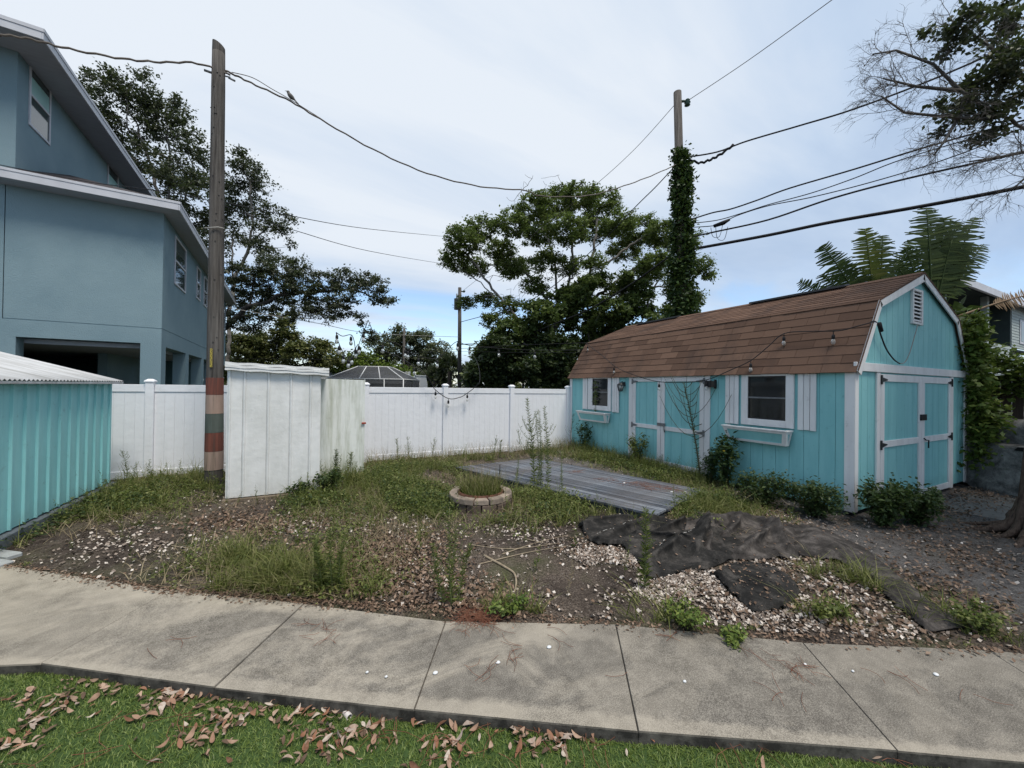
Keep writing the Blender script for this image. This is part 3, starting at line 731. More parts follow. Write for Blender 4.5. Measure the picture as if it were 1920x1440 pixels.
def flower_box(y0, y1, z0, z1):
    d = 0.215; t = 0.045
    b = MB()
    # sloped front: top overhangs further than the base
    b.hexa([(-d * 0.62, y0 + 0.05, z0), (-0.05, y0 + 0.05, z0), (-0.05, y1 - 0.05, z0), (-d * 0.62, y1 - 0.05, z0)],
           [(-d, y0, z1 - 0.02), (-0.05, y0, z1 - 0.02), (-0.05, y1, z1 - 0.02), (-d, y1, z1 - 0.02)])
    p = b.build('flower_box', 'teal_paint', SH)
    f = MB()
    def fx(z): return -(d * 0.62 + (d - d * 0.62) * (z - z0) / (z1 - 0.02 - z0)) - 0.002
    def ys(z): return 0.05 * (1 - (z - z0) / (z1 - 0.02 - z0))
    # rails on the sloping front and ends
    for (za, zb) in ((z0 - 0.004, z0 + 0.034), (z1 - 0.060, z1 - 0.022)):
        f.hexa([(fx(za) - 0.014, y0 + ys(za) - 0.012, za), (-0.051, y0 + ys(za) - 0.012, za), (-0.051, y1 - ys(za) + 0.012, za), (fx(za) - 0.014, y1 - ys(za) + 0.012, za)],
               [(fx(zb) - 0.014, y0 + ys(zb) - 0.012, zb), (-0.051, y0 + ys(zb) - 0.012, zb), (-0.051, y1 - ys(zb) + 0.012, zb), (fx(zb) - 0.014, y1 - ys(zb) + 0.012, zb)])
    za, zb = z0 + 0.034, z1 - 0.060
    for (ya, sgn) in ((y0, 1), (y1, -1)):
        for xs in ((0.0, 0.05), (1, 1)):
            if xs[0] == 0:
                q0 = [(fx(za) - 0.013, ya + sgn * (ys(za) - 0.010), za), (fx(za) + 0.045, ya + sgn * (ys(za) - 0.010), za), (fx(za) + 0.045, ya + sgn * (ys(za) + 0.05), za), (fx(za) - 0.013, ya + sgn * (ys(za) + 0.05), za)]
                q1 = [(fx(zb) - 0.013, ya + sgn * (ys(zb) - 0.010), zb), (fx(zb) + 0.045, ya + sgn * (ys(zb) - 0.010), zb), (fx(zb) + 0.045, ya + sgn * (ys(zb) + 0.05), zb), (fx(zb) - 0.013, ya + sgn * (ys(zb) + 0.05), zb)]
            else:
                q0 = [(-0.09, ya + sgn * (ys(za) - 0.010), za), (-0.0515, ya + sgn * (ys(za) - 0.010), za), (-0.0515, ya + sgn * (ys(za) + 0.02), za), (-0.09, ya + sgn * (ys(za) + 0.02), za)]
                q1 = [(-0.09, ya + sgn * (ys(zb) - 0.010), zb), (-0.0515, ya + sgn * (ys(zb) - 0.010), zb), (-0.0515, ya + sgn * (ys(zb) + 0.02), zb), (-0.09, ya + sgn * (ys(zb) + 0.02), zb)]
            if sgn < 0: q0, q1 = q0[::-1], q1[::-1]
            f.hexa(q0, q1)
    f.build('box_trim', 'white_trim', p)
    r = MB()
    for a, bb in (((-d - 0.03, y0 - 0.025, z1 - 0.019), (-d + 0.03, y1 + 0.025, z1)), ((-d + 0.03, y0 - 0.025, z1 - 0.0185), (-0.051, y0 + 0.03, z1 - 0.0005)), ((-d + 0.03, y1 - 0.03, z1 - 0.0185), (-0.051, y1 + 0.025, z1 - 0.0005))): r.box(a, bb)
    r.build('box_rim', 'white_trim', p)
    MB().box((-d + 0.03, y0 + 0.03, z1 - 0.03), (-0.06, y1 - 0.03, z1 - 0.0195)).build('potting_soil', 'soil_potting', p)
flower_box(0.76, 1.80, 0.915, 1.165); flower_box(4.99, 6.16, 0.90, 1.155)
# double door in the front wall
def hinge(mb, axis, y, z, sgn, off, L=0.17):
    """black strap hinge lying on plane off"""
    if axis == 'x':
        mb.box((off - 0.012, y - 0.02, z - 0.06), (off, y + 0.02, z + 0.06))
        mb.prism([(y + sgn * 0.02, z - 0.032), (y + sgn * L, z - 0.008), (y + sgn * L, z + 0.008), (y + sgn * 0.02, z + 0.032)], 'x', off - 0.010, off - 0.001)
    else:
        mb.box((y - 0.02, off - 0.012, z - 0.07), (y + 0.02, off, z + 0.07))
        mb.prism([(y + sgn * 0.02, z - 0.035), (y + sgn * L, z - 0.008), (y + sgn * L, z + 0.008), (y + sgn * 0.02, z + 0.035)], 'y', off - 0.010, off - 0.001)
def front_leaf(ya, yb, side):
    z0, z1 = 0.14, 2.045
    d = MB(); k = 4; w = (yb - ya) / k
    for i in range(k): d.box((-0.022, ya + i * w + 0.003, z0), (-0.0125, ya + (i + 1) * w - 0.003, z1))
    leaf = d.build('door', 'teal_paint', SH)
    t = MB(); x0, x1 = -0.044, -0.0222
    t.bevel_box((x0, ya, z0), (x1, ya + 0.095, z1), 0.004); t.bevel_box((x0, yb - 0.095, z0), (x1, yb, z1), 0.004)
    for (za, zb) in ((z0, z0 + 0.09), (0.895, 0.985), (z1 - 0.09, z1)): t.bevel_box((x0 + 0.001, ya + 0.096, za), (x1, yb - 0.096, zb), 0.004)
    t.build('door_frame', 'white_trim', leaf)
    for z in (0.94, 1.96):
        h = MB(); hinge(h, 'x', yb + 0.005 if side > 0 else ya - 0.005, z, -side, -0.046); h.build('hinge', 'grey_metal', leaf)
    return leaf
lf = front_leaf(3.375, 4.215, 1); rt = front_leaf(2.325, 3.365, -1)
trim('door_jamb', (-0.040, 4.222, 0.10), (-0.013, 4.345, 2.075)); trim('door_jamb', (-0.040, 2.20, 0.10), (-0.013, 2.318, 2.075)); trim('door_head', (-0.0395, 2.319, 2.052), (-0.013, 4.221, 2.085))
hb = MB(); hb.bevel_box((-0.062, 3.24, 0.985), (-0.0445, 3.46, 1.05), 0.004); hb.tube([(-0.065, 3.27, 1.0), (-0.075, 3.25, 0.93), (-0.065, 3.24, 0.86)], 0.014, 6); hb.build('latch', 'grey_metal', rt)
# double door in the gable
def gable_leaf(xa, xb, side):
    z0, z1 = 0.07, 2.065
    d = MB(); k = 5; w = (xb - xa) / k
    for i in range(k): d.box((xa + i * w + 0.003, -0.022, z0), (xa + (i + 1) * w - 0.003, -0.0125, z1))
    leaf = d.build('door', 'teal_paint', SH)
    t = MB(); y0, y1 = -0.044, -0.0222
    t.bevel_box((xa, y0, z0), (xa + 0.115, y1, z1), 0.004); t.bevel_box((xb - 0.115, y0, z0), (xb, y1, z1), 0.004)
    for (za, zb) in ((z0, z0 + 0.10), (0.955, 1.055), (z1 - 0.11, z1)): t.bevel_box((xa + 0.116, y0 + 0.001, za), (xb - 0.116, y1, zb), 0.004)
    t.build('door_frame', 'white_trim', leaf)
    for z in (1.0, 1.98):
        h = MB(); hinge(h, 'y', xa - 0.005 if side < 0 else xb + 0.005, z, -side, -0.046, 0.19); h.build('hinge', 'black_metal', leaf)
    return leaf
gl = gable_leaf(0.75, 2.255, -1); gr = gable_leaf(2.265, 3.60, 1)
trim('door_jamb', (0.63, -0.040, 0.07), (0.744, -0.013, 2.088)); trim('door_jamb', (3.606, -0.040, 0.05), (3.71, -0.013, 2.088))
MB().bevel_box((2.17, -0.066, 1.33), (2.40, -0.0445, 1.43), 0.004).build('latch', 'black_metal', gr)
hk = MB(); hk.tube([(2.33, -0.047, 1.03), (2.33, -0.075, 1.0), (2.44, -0.075, 0.99), (2.45, -0.07, 0.86)], 0.010, 6); hk.build('padlock_hasp', 'black_metal', gr)
# louvred gable vent
v = MB()
vx0, vx1, vz0, vz1 = 1.86, 2.27, 2.92, 3.505
for a, b in (((vx0, -0.05, vz0), (vx0 + 0.045, -0.0125, vz1)), ((vx1 - 0.045, -0.05, vz0), (vx1, -0.0125, vz1)), ((vx0 + 0.0455, -0.049, vz0), (vx1 - 0.0455, -0.0125, vz0 + 0.04)), ((vx0 + 0.0455, -0.049, vz1 - 0.04), (vx1 - 0.0455, -0.0125, vz1))): v.bevel_box(a, b, 0.004)
vent = v.build('gable_vent', 'white_trim', SH)
MB().box((vx0 + 0.046, -0.018, vz0 + 0.041), (vx1 - 0.046, -0.0128, vz1 - 0.041)).build('vent_screen', 'louvre_dark', vent)
for k in range(8):
    z = vz0 + 0.055 + k * 0.062
    MB().prism([(-0.046, z), (-0.042, z - 0.004), (-0.020, z + 0.028), (-0.024, z + 0.032)], 'x', vx0 + 0.047, vx1 - 0.047).build('louvre', 'white_trim', vent)

# ---- things hung on the shed
lt = thing('wall_lantern', 'black wall lantern with glass panes between far window and double door', 'lantern', (6.788, 2.65 + 4.53, 1.74))
MB().lathe([(0.0, 0.11), (0.045, 0.11), (0.05, 0.12), (0.045, 0.21), (0.0, 0.215)], 10, (-0.005, 0, -0.0)).build('mount', 'black_metal', lt)
a = MB(); a.tube([(-0.02, 0, 0.18), (-0.07, 0, 0.22), (-0.12, 0, 0.19)], 0.012, 6); a.lathe([(0.015, 0.20), (0.085, 0.15), (0.09, 0.135), (0.0, 0.135)], 6, (-0.12, 0, 0)); a.lathe([(0.05, -0.02), (0.055, 0.0), (0.02, 0.0)], 6, (-0.12, 0, 0))
for k in range(6):
    c_, s_ = math.cos(k * math.pi / 3), math.sin(k * math.pi / 3)
    a.tube([(-0.12 + 0.052 * c_, 0.052 * s_, 0.0), (-0.12 + 0.082 * c_, 0.082 * s_, 0.135)], 0.006, 4)
a.build('lantern_cage', 'black_metal', lt)
MB().lathe([(0.046, 0.002), (0.074, 0.133)], 6, (-0.12, 0, 0)).build('lantern_glass', 'lamp_glass', lt)
sp = thing('loudspeaker', 'black outdoor loudspeaker box bracketed beside the double door', 'loudspeaker', (6.77, 2.65 + 2.10, 1.90), R(-18)); sp.scale = (0.7, 0.75, 0.85)
s = MB(); s.hexa([(-0.22, -0.12, -0.075), (-0.02, -0.085, -0.06), (-0.02, 0.085, -0.06), (-0.22, 0.12, -0.075)], [(-0.22, -0.12, 0.075), (-0.02, -0.085, 0.06), (-0.02, 0.085, 0.06), (-0.22, 0.12, 0.075)]); s.build('cabinet', 'speaker_plastic', sp)
MB().bevel_box((-0.232, -0.11, -0.065), (-0.2205, 0.11, 0.065), 0.004).build('grille', 'speaker_plastic', sp)
MB().box((-0.02, -0.02, -0.10), (0.03, 0.02, 0.10)).build('bracket', 'black_metal', sp)

# ------------------------------------------------------------------ white vinyl fence
FY = 9.44
FN = thing('vinyl_fence', 'white vinyl privacy fence with capped posts across the back of the yard', 'fence', (0, FY, 0))
PX = [-2.71 + 1.885 * k for k in range(-2, 6)]
post = cap = None
for i, x in enumerate(PX):
    if post is None:
        post = MB().bevel_box((-0.063, -0.063, -0.1), (0.063, 0.063, 1.79), 0.006).build('fence_post', 'vinyl', FN, (x, 0, 0))
        cap = MB().add([(-.075, -.075, 1.79), (.075, -.075, 1.79), (.075, .075, 1.79), (-.075, .075, 1.79), (-.075, -.075, 1.815), (.075, -.075, 1.815), (.075, .075, 1.815), (-.075, .075, 1.815), (-.03, -.03, 1.85), (.03, -.03, 1.85), (.03, .03, 1.85), (-.03, .03, 1.85)],
                       [(3, 2, 1, 0), (8, 9, 10, 11)] + [(k, (k + 1) % 4, 4 + (k + 1) % 4, 4 + k) for k in range(4)] + [(4 + k, 4 + (k + 1) % 4, 8 + (k + 1) % 4, 8 + k) for k in range(4)]).build('post_cap', 'vinyl', FN, (x, 0, 0))
    else:
        copy_to(post, FN, (x, 0, 0)); copy_to(cap, FN, (x, 0, 0))
bw = (1.885 - 0.126) / 12
tr = MB().bevel_box((0.064, -0.025, 1.61), (1.885 - 0.064, 0.025, 1.745), 0.004).build('top_rail', 'vinyl', FN, (PX[0], 0, 0))
br = MB().bevel_box((0.064, -0.025, 0.03), (1.885 - 0.064, 0.025, 0.165), 0.004).build('bottom_rail', 'vinyl', FN, (PX[0], 0, 0))
fb = MB().bevel_box((0.0008, -0.011, 0.165), (bw - 0.0006, 0.011, 1.61), 0.0013).build('fence_board', 'vinyl', FN, (PX[0] + 0.063, 0, 0))
for i in range(len(PX) - 1):
    if i: copy_to(tr, FN, (PX[i], 0, 0)); copy_to(br, FN, (PX[i], 0, 0))
    for k in range(12):
        if i or k: copy_to(fb, FN, (PX[i] + 0.063 + k * bw, 0, 0))

# ------------------------------------------------------------------ turquoise metal shed at the left
TS = thing('metal_shed', 'turquoise ribbed metal shed with low white corrugated roof at left edge', 'metal shed', (-2.93, 8.55, 0))
ylen = 5.6; npan = 25; pw = ylen / npan
MB().box((-4.2, -ylen + 0.03, 0.16), (-0.012, -0.03, 1.79)).build('wall_core', 'teal_metal', TS)
pm = MB(); rr = 0.024
pm.prism([(-0.010, -0.001), (0.0, -0.001), (0.0, -0.096), (rr, -0.102), (rr, -0.120), (0.0, -0.126), (0.0, -pw + 0.001), (-0.010, -pw + 0.001)][::-1], 'z', 0.17, 1.80)
p0 = pm.build('wall_panel', 'teal_metal', TS, (0, 0, 0))
for k in range(1, npan): copy_to(p0, TS, (0, -k * pw, 0))
MB().prism([(-4.2, 0.16), (-0.0125, 0.16), (-0.0125, 1.82), (-2.05, 2.40), (-4.2, 1.80)], 'y', -0.028, -0.004).build('end_wall', 'teal_metal', TS)
MB().bevel_box((-4.3, -ylen - 0.05, -0.06), (0.06, 0.06, 0.15), 0.01).build('plinth', 'plinth_concrete', TS)
# roof: corrugated sheets, corrugations run up the slope
def roof_sheet(y0, y1):
    xs = [(0.10, 1.795), (-0.4, 1.795 + 0.15 + 0.0), (-1.1, 1.795 + 0.15 + 0.21), (-2.05, 1.795 + 0.645)]
    m = int((y1 - y0) / 0.0125); V = []; F = []
    for i in range(m + 1):
        y = y0 + (y1 - y0) * i / m; w = 0.012 * math.cos(2 * math.pi * y / 0.076)
        for (x, z) in xs: V.append((x, y, z + w))
    k = len(xs)
    for i in range(m):
        for j in range(k - 1): F.append((i * k + j, i * k + j + 1, (i + 1) * k + j + 1, (i + 1) * k + j))
    o = npobj('roof_sheet', V, F, 'white_roof_metal', TS, True)
    so = o.modifiers.new('thickness', 'SOLIDIFY'); so.thickness = 0.004
for k in range(8): roof_sheet(0.12 - (k + 1) * 0.735 + 0.0, 0.12 - k * 0.735 + 0.0)
rb = MB(); rb.prism([(-2.05, 2.46), (-2.05, 2.44), (-4.3, 1.78), (-4.3, 1.80)], 'y', -5.75, 0.12); rb.build('back_roof', 'white_roof_metal', TS)
ea = MB(); ea.bevel_box((0.065, -5.7, 1.755), (0.10, 0.11, 1.782), 0.004); ea.build('eave_trim', 'white_roof_metal', TS)
kb = thing('concrete_kerb', 'pale concrete kerb block at the corner where turquoise metal shed meets pavement', 'kerb', (-2.78, 5.72, 0), R(-38))
MB().bevel_box((-0.45, -0.12, -0.1), (0.22, 0.02, 0.028), 0.012).build('kerb_block', 'kerb_concrete', kb)
MB().bevel_box((-0.45, 0.024, -0.1), (0.10, 0.14, 0.05), 0.012).build('kerb_block', 'kerb_concrete', kb)

# ------------------------------------------------------------------ small white metal shed with its door open
WS = thing('white_shed', 'small white sheet metal shed leaning beside the striped pole, side door open', 'metal shed', (-1.15, 7.06, 0.0), R(1.0))
ww, wd = 1.24, 1.05
MB().box((0.01, 0.012, 0.07), (ww - 0.01, wd, 1.95)).build('wall_core', 'white_metal', WS)
cuts = [0.0, 0.185, 0.495, 0.80, 1.075, ww]
for k in range(5):
    a, b = cuts[k] + 0.002, cuts[k + 1] - 0.002
    q = [(a, 0.012), (a, -0.004), (a + 0.018, -0.018), (a + 0.03, -0.018), (a + 0.042, -0.004), (b, -0.004), (b, 0.012)]
    m = MB()
    zs = np.linspace(0.07, 1.985, 14); nq = len(q)
    V = []; 
    for z in zs:
        for (x, y) in q:
            V.append((x + 0.0008 * math.sin(7 * z + k), y + (0.0028 * math.sin(5.1 * z + 2.3 * k + 9 * x) * math.sin(3.3 * z + k) if y < 0.01 else 0), z))
    F = [(i * nq + j, i * nq + (j + 1) % nq, (i + 1) * nq + (j + 1) % nq, (i + 1) * nq + j) for i in range(len(zs) - 1) for j in range(nq)]
    F += [tuple(range(nq))[::-1], tuple(range((len(zs) - 1) * nq, len(zs) * nq))]
    m.add(V, F); m.build('wall_sheet', 'white_metal', WS)
MB().box((-0.012, 0.013, 0.07), (0.009, wd, 1.98)).build('side_sheet', 'white_metal', WS); MB().box((ww - 0.009, 0.013, 0.07), (ww + 0.008, wd, 1.95)).build('side_sheet', 'white_metal', WS)
# roof: thick edge folded from several sheets
for k, (dz, ov) in enumerate(((0.0, 0.02), (0.042, 0.028), (0.084, 0.02))):
    n_ = 18; m = MB(); V = []
    for i in range(n_ + 1):
        x = -0.03 + (ww + 0.15) * i / n_; zz = 2.015 - 0.048 * i / n_ + dz - 0.028 + 0.006 * math.sin(i * 1.3 + k)
        for (y, z) in ((-0.06 - ov, zz), (-0.06 - ov, zz + 0.038), (wd + 0.12, zz + 0.020), (wd + 0.12, zz - 0.018)): V.append((x, y, z))
    F = [(i * 4 + j, i * 4 + (j + 1) % 4, (i + 1) * 4 + (j + 1) % 4, (i + 1) * 4 + j) for i in range(n_) for j in range(4)] + [(0, 1, 2, 3), (n_ * 4 + 3, n_ * 4 + 2, n_ * 4 + 1, n_ * 4)]
    m.add(V, F); m.build('roof_sheet', 'white_metal', WS)
MB().bevel_box((-0.05, -0.05, -0.08), (ww + 0.02, 0.06, 0.055), 0.008).build('base_beam', 'bare_wood', WS)
MB().bevel_box((-0.05, 0.061, -0.08), (0.06, wd, 0.055), 0.008).build('base_beam', 'bare_wood', WS)
dr = MB()
V = []; n_ = 12
for i in range(n_ + 1):
    x = ww + 0.012 + 0.80 * i / n_
    for (y, z) in ((0.94, 0.02), (0.94, 1.90), (0.975, 1.90), (0.975, 0.02)): V.append((x, y + 0.010 * math.sin(i * 0.8) - 0.004 * i / n_, z - 0.012 * i / n_))
F = [(i * 4 + j, (i + 1) * 4 + j, (i + 1) * 4 + (j + 1) % 4, i * 4 + (j + 1) % 4) for i in range(n_) for j in range(4)] + [(3, 2, 1, 0), (n_ * 4, n_ * 4 + 1, n_ * 4 + 2, n_ * 4 + 3)]
dr.add(V, F); door = dr.build('door', 'algae_white', WS)
door['label'] = 'open side door streaked green with algae'
MB().bevel_box((ww + 0.755, 0.905, 1.03), (ww + 0.835, 0.935, 1.062), 0.004).build('latch', 'red_latch', door)

# ------------------------------------------------------------------ striped wooden pole
UP = thing('utility_pole', 'thick grey wooden utility pole with painted red and beige bands', 'utility pole', (-1.55, 8.42, 0))
def pr(z): return 0.132 - 0.0048 * z
def pc(z): return (-0.006 * z, 0.0, z)
zs = [-0.3, 0, 0.5, 1.0, 1.5, 2, 3, 4, 5, 6, 7, 7.62]
pl = MB(); pl.tube([pc(z) for z in zs], [pr(z) * (1 + 0.02 * math.sin(z * 3)) for z in zs], 20)
top_r = pr(7.7)
pl.add([(pc(7.6)[0] + top_r * math.cos(a), top_r * math.sin(a), 7.62 + 0.0) for a in np.linspace(0, 2 * np.pi, 20, endpoint=False)] + [(pc(7.6)[0] + 0.97 * top_r * math.cos(a), 0.97 * top_r * math.sin(a), 7.76 - 0.045 * math.cos(a)) for a in np.linspace(0, 2 * np.pi, 20, endpoint=False)],
       [(k, (k + 1) % 20, 20 + (k + 1) % 20, 20 + k) for k in range(20)] + [tuple(range(20, 40))])
pl.build('pole_shaft', 'pole_wood', UP)
for (z0, z1, m) in ((0.275, 0.60, 'band_beige'), (0.60, 0.925, 'band_red'), (0.925, 1.255, 'band_green'), (1.255, 1.585, 'band_beige'), (1.585, 1.885, 'band_red')):
    b = MB(); b.tube([pc(z0 + 0.002), pc((z0 + z1) / 2), pc(z1 - 0.002)], [(pr(z) * (1 + 0.02 * math.sin(z * 3)) + 0.006) for z in (z0, (z0 + z1) / 2, z1)], 20, cap=False); b.build('painted_band', m, UP)
# number strip facing the yard: small yellow tiles with dark punched marks
dirv = Vector((0.10, -0.99, 0)).normalized()
sx = Vector((0.99, 0.10, 0))
for k in range(9):
    z = 2.08 + k * 0.036; r0 = pr(z) + 0.012
    c = Vector(pc(z)) + dirv * r0 - sx * 0.045
    t = MB(); ang = math.atan2(sx.y, sx.x)
    def q(u, w, d): p = c + sx * u + Vector((0, 0, w)) + dirv * d; return tuple(p)
    t.hexa([q(-0.016, -0.016, -0.03), q(0.016, -0.016, -0.03), q(0.016, 0.016, -0.03), q(-0.016, 0.016, -0.03)], [q(-0.016, -0.016, 0), q(0.016, -0.016, 0), q(0.016, 0.016, 0), q(-0.016, 0.016, 0)])
    tl = t.build('number_tile', 'tag_yellow', UP)
    t2 = MB(); sk = (0.004, -0.003, 0.0, 0.005, -0.004, 0.002, -0.002, 0.004, 0)[k]
    t2.hexa([q(-0.006 + sk, -0.009, 0.0005), q(0.004 + sk, -0.009, 0.0005), q(0.004 + sk, 0.009, 0.0005), q(-0.006 + sk, 0.009, 0.0005)], [q(-0.006 + sk, -0.009, 0.002), q(0.004 + sk, -0.009, 0.002), q(0.004 + sk, 0.009, 0.002), q(-0.006 + sk, 0.009, 0.002)])
    t2.build('tile_mark', 'black_metal', tl)
kn = MB()
for k in range(26):
    z = random.uniform(2.2, 7.3); a = random.uniform(math.pi * 1.1, math.pi * 1.9)
    kn.lathe([(0.012, -0.004), (0.010, 0.006)], 6, (pc(z)[0] + pr(z) * math.cos(a), pr(z) * math.sin(a), z))
kn.build('nail', 'black_metal', UP)
pb = MB(); pb.tube([(-0.16, -0.02, 7.22), (0.13, 0.01, 7.26)], 0.012, 6); pb.tube([(-0.24, -0.03, 7.22), (-0.12, -0.02, 7.22)], 0.02, 6); pb.tube([(0.10, 0, 7.24), (0.20, 0.01, 7.22)], 0.018, 6); pb.build('wire_clamp', 'grey_metal', UP)
MB().tube([(-0.19 + 0.02, -0.125, 4.45), (0.02, -0.135, 4.50), (0.10, -0.11, 4.50)], 0.010, 5).build('hook', 'cable_pale', UP)

# ------------------------------------------------------------------ low deck
DK = thing('wooden_deck', 'low weathered blue-grey plank deck in front of the turquoise shed', 'deck', (4.03, 3.66, 0))
Q = [Vector((0, 0, 0)), Vector((1.76, 0.54, 0)), Vector((0.62, 4.10, 0)), Vector((-1.44, 3.90, 0))]   # near, right, far right, far left
zd = 0.135
nb = 16
for i in range(nb):
    a, b = i / nb, (i + 1) / nb
    P = [Q[0].lerp(Q[1], a), Q[0].lerp(Q[1], b), Q[3].lerp(Q[2], b), Q[3].lerp(Q[2], a)]
    e0 = (P[1] - P[0]).normalized() * 0.004; e1 = (P[2] - P[3]).normalized() * 0.004
    t0 = random.uniform(-0.012, 0.012); t1 = random.uniform(-0.012, 0.012); dl = (P[3] - P[0]).normalized()
    P = [P[0] + e0 + dl * t0, P[1] - e0 + dl * t0, P[2] - e1 + dl * t1, P[3] + e1 + dl * t1]
    org = (P[0] + P[1]) / 2; ang = math.atan2(dl.y, dl.x) - math.pi / 2
    rot = Matrix.Rotation(-ang, 3, 'Z')
    dz = random.uniform(-0.003, 0.003)
    L = [rot @ (p - org) for p in P]
    lo = [(p.x, p.y, zd - 0.028 + dz) for p in L]; hi = [(p.x, p.y, zd + dz) for p in L]
    o = MB().hexa(lo, hi).build('deck_board', 'deck_stain', DK, org); o.rotation_euler = (0, 0, ang)
sk = MB()
for k in range(4):
    p, q = Q[k], Q[(k + 1) % 4]; d = (q - p).normalized(); nn = Vector((d.y, -d.x, 0))
    a, b = p - nn * 0.03 + d * 0.02, q - nn * 0.03 - d * 0.02
    sk = MB(); sk.hexa([(*a.xy, -0.1), (*b.xy, -0.1), (*(b - nn * 0.03).xy, -0.1), (*(a - nn * 0.03).xy, -0.1)], [(*a.xy, zd - 0.032), (*b.xy, zd - 0.032), (*(b - nn * 0.03).xy, zd - 0.032), (*(a - nn * 0.03).xy, zd - 0.032)]); sk.build('skirt_board', 'deck_side', DK)
st = thing('marker_stake', 'short black stake standing at the left end of the grey deck', 'stake', (3.16, 6.62, 0))
MB().tube([(0, 0, 0), (0, 0, 0.32)], 0.010, 6).build('stake_rod', 'black_metal', st)

# ------------------------------------------------------------------ fire ring of stone blocks
FR = thing('fire_ring', 'round stone block fire ring with rusty liner, overgrown with grass', 'fire pit', (2.27, 5.42, 0))
ro, ri = 0.47, 0.35
for course, (za, zb, off) in enumerate(((-0.06, 0.125, 0.0), (0.132, 0.205, 0.5))):
    nbk = 13
    for k in range(nbk):
        a0 = 2 * math.pi * (k + off) / nbk + 0.02; a1 = 2 * math.pi * (k + 1 + off) / nbk - 0.02; am = (a0 + a1) / 2
        j = random.uniform(-0.012, 0.012); jz = random.uniform(-0.006, 0.006)
        o_ = ro + j; i_ = ri + j + (0.0 if course else 0.01)
        poly = [(o_ * math.cos(a0), o_ * math.sin(a0)), (o_ * math.cos(am), o_ * math.sin(am)), (o_ * math.cos(a1), o_ * math.sin(a1)), (i_ * math.cos(a1), i_ * math.sin(a1)), (i_ * math.cos(am), i_ * math.sin(am)), (i_ * math.cos(a0), i_ * math.sin(a0))]
        mm = MB(); cx0 = sum(p[0] for p in poly) / 6; cy0 = sum(p[1] for p in poly) / 6
        nn = len(poly); ins = [(p[0] + (cx0 - p[0]) * 0.08, p[1] + (cy0 - p[1]) * 0.08) for p in poly]
        V = [(*p, za) for p in poly] + [(*p, zb - 0.012 + jz) for p in poly] + [(*p, zb + jz) for p in ins]
        F = [tuple(range(nn))[::-1], tuple(range(2 * nn, 3 * nn))] + [(q, (q + 1) % nn, nn + (q + 1) % nn, nn + q) for q in range(nn)] + [(nn + q, nn + (q + 1) % nn, 2 * nn + (q + 1) % nn, 2 * nn + q) for q in range(nn)]
        mm.add(V, F); mm.build('stone_block', 'stone' if course else 'stone_dark', FR)
lr = MB()
n_ = 32; V = []
for k in range(n_):
    a = 2 * math.pi * k / n_
    for (r, z) in ((0.340, -0.02), (0.340, 0.222), (0.318, 0.226), (0.318, 0.218), (0.333, 0.214), (0.333, -0.02)): V.append((r * math.cos(a), r * math.sin(a), z))
F = [(k * 6 + j, ((k + 1) % n_) * 6 + j, ((k + 1) % n_) * 6 + (j + 1) % 6, k * 6 + (j + 1) % 6) for k in range(n_) for j in range(6)]
lr.add(V, F, True); lr.build('fire_liner', 'rust', FR)
MB().lathe([(0.335, 0.10), (0.2, 0.13), (0.0, 0.14)], 20).build('ash_soil', 'soil_potting', FR)

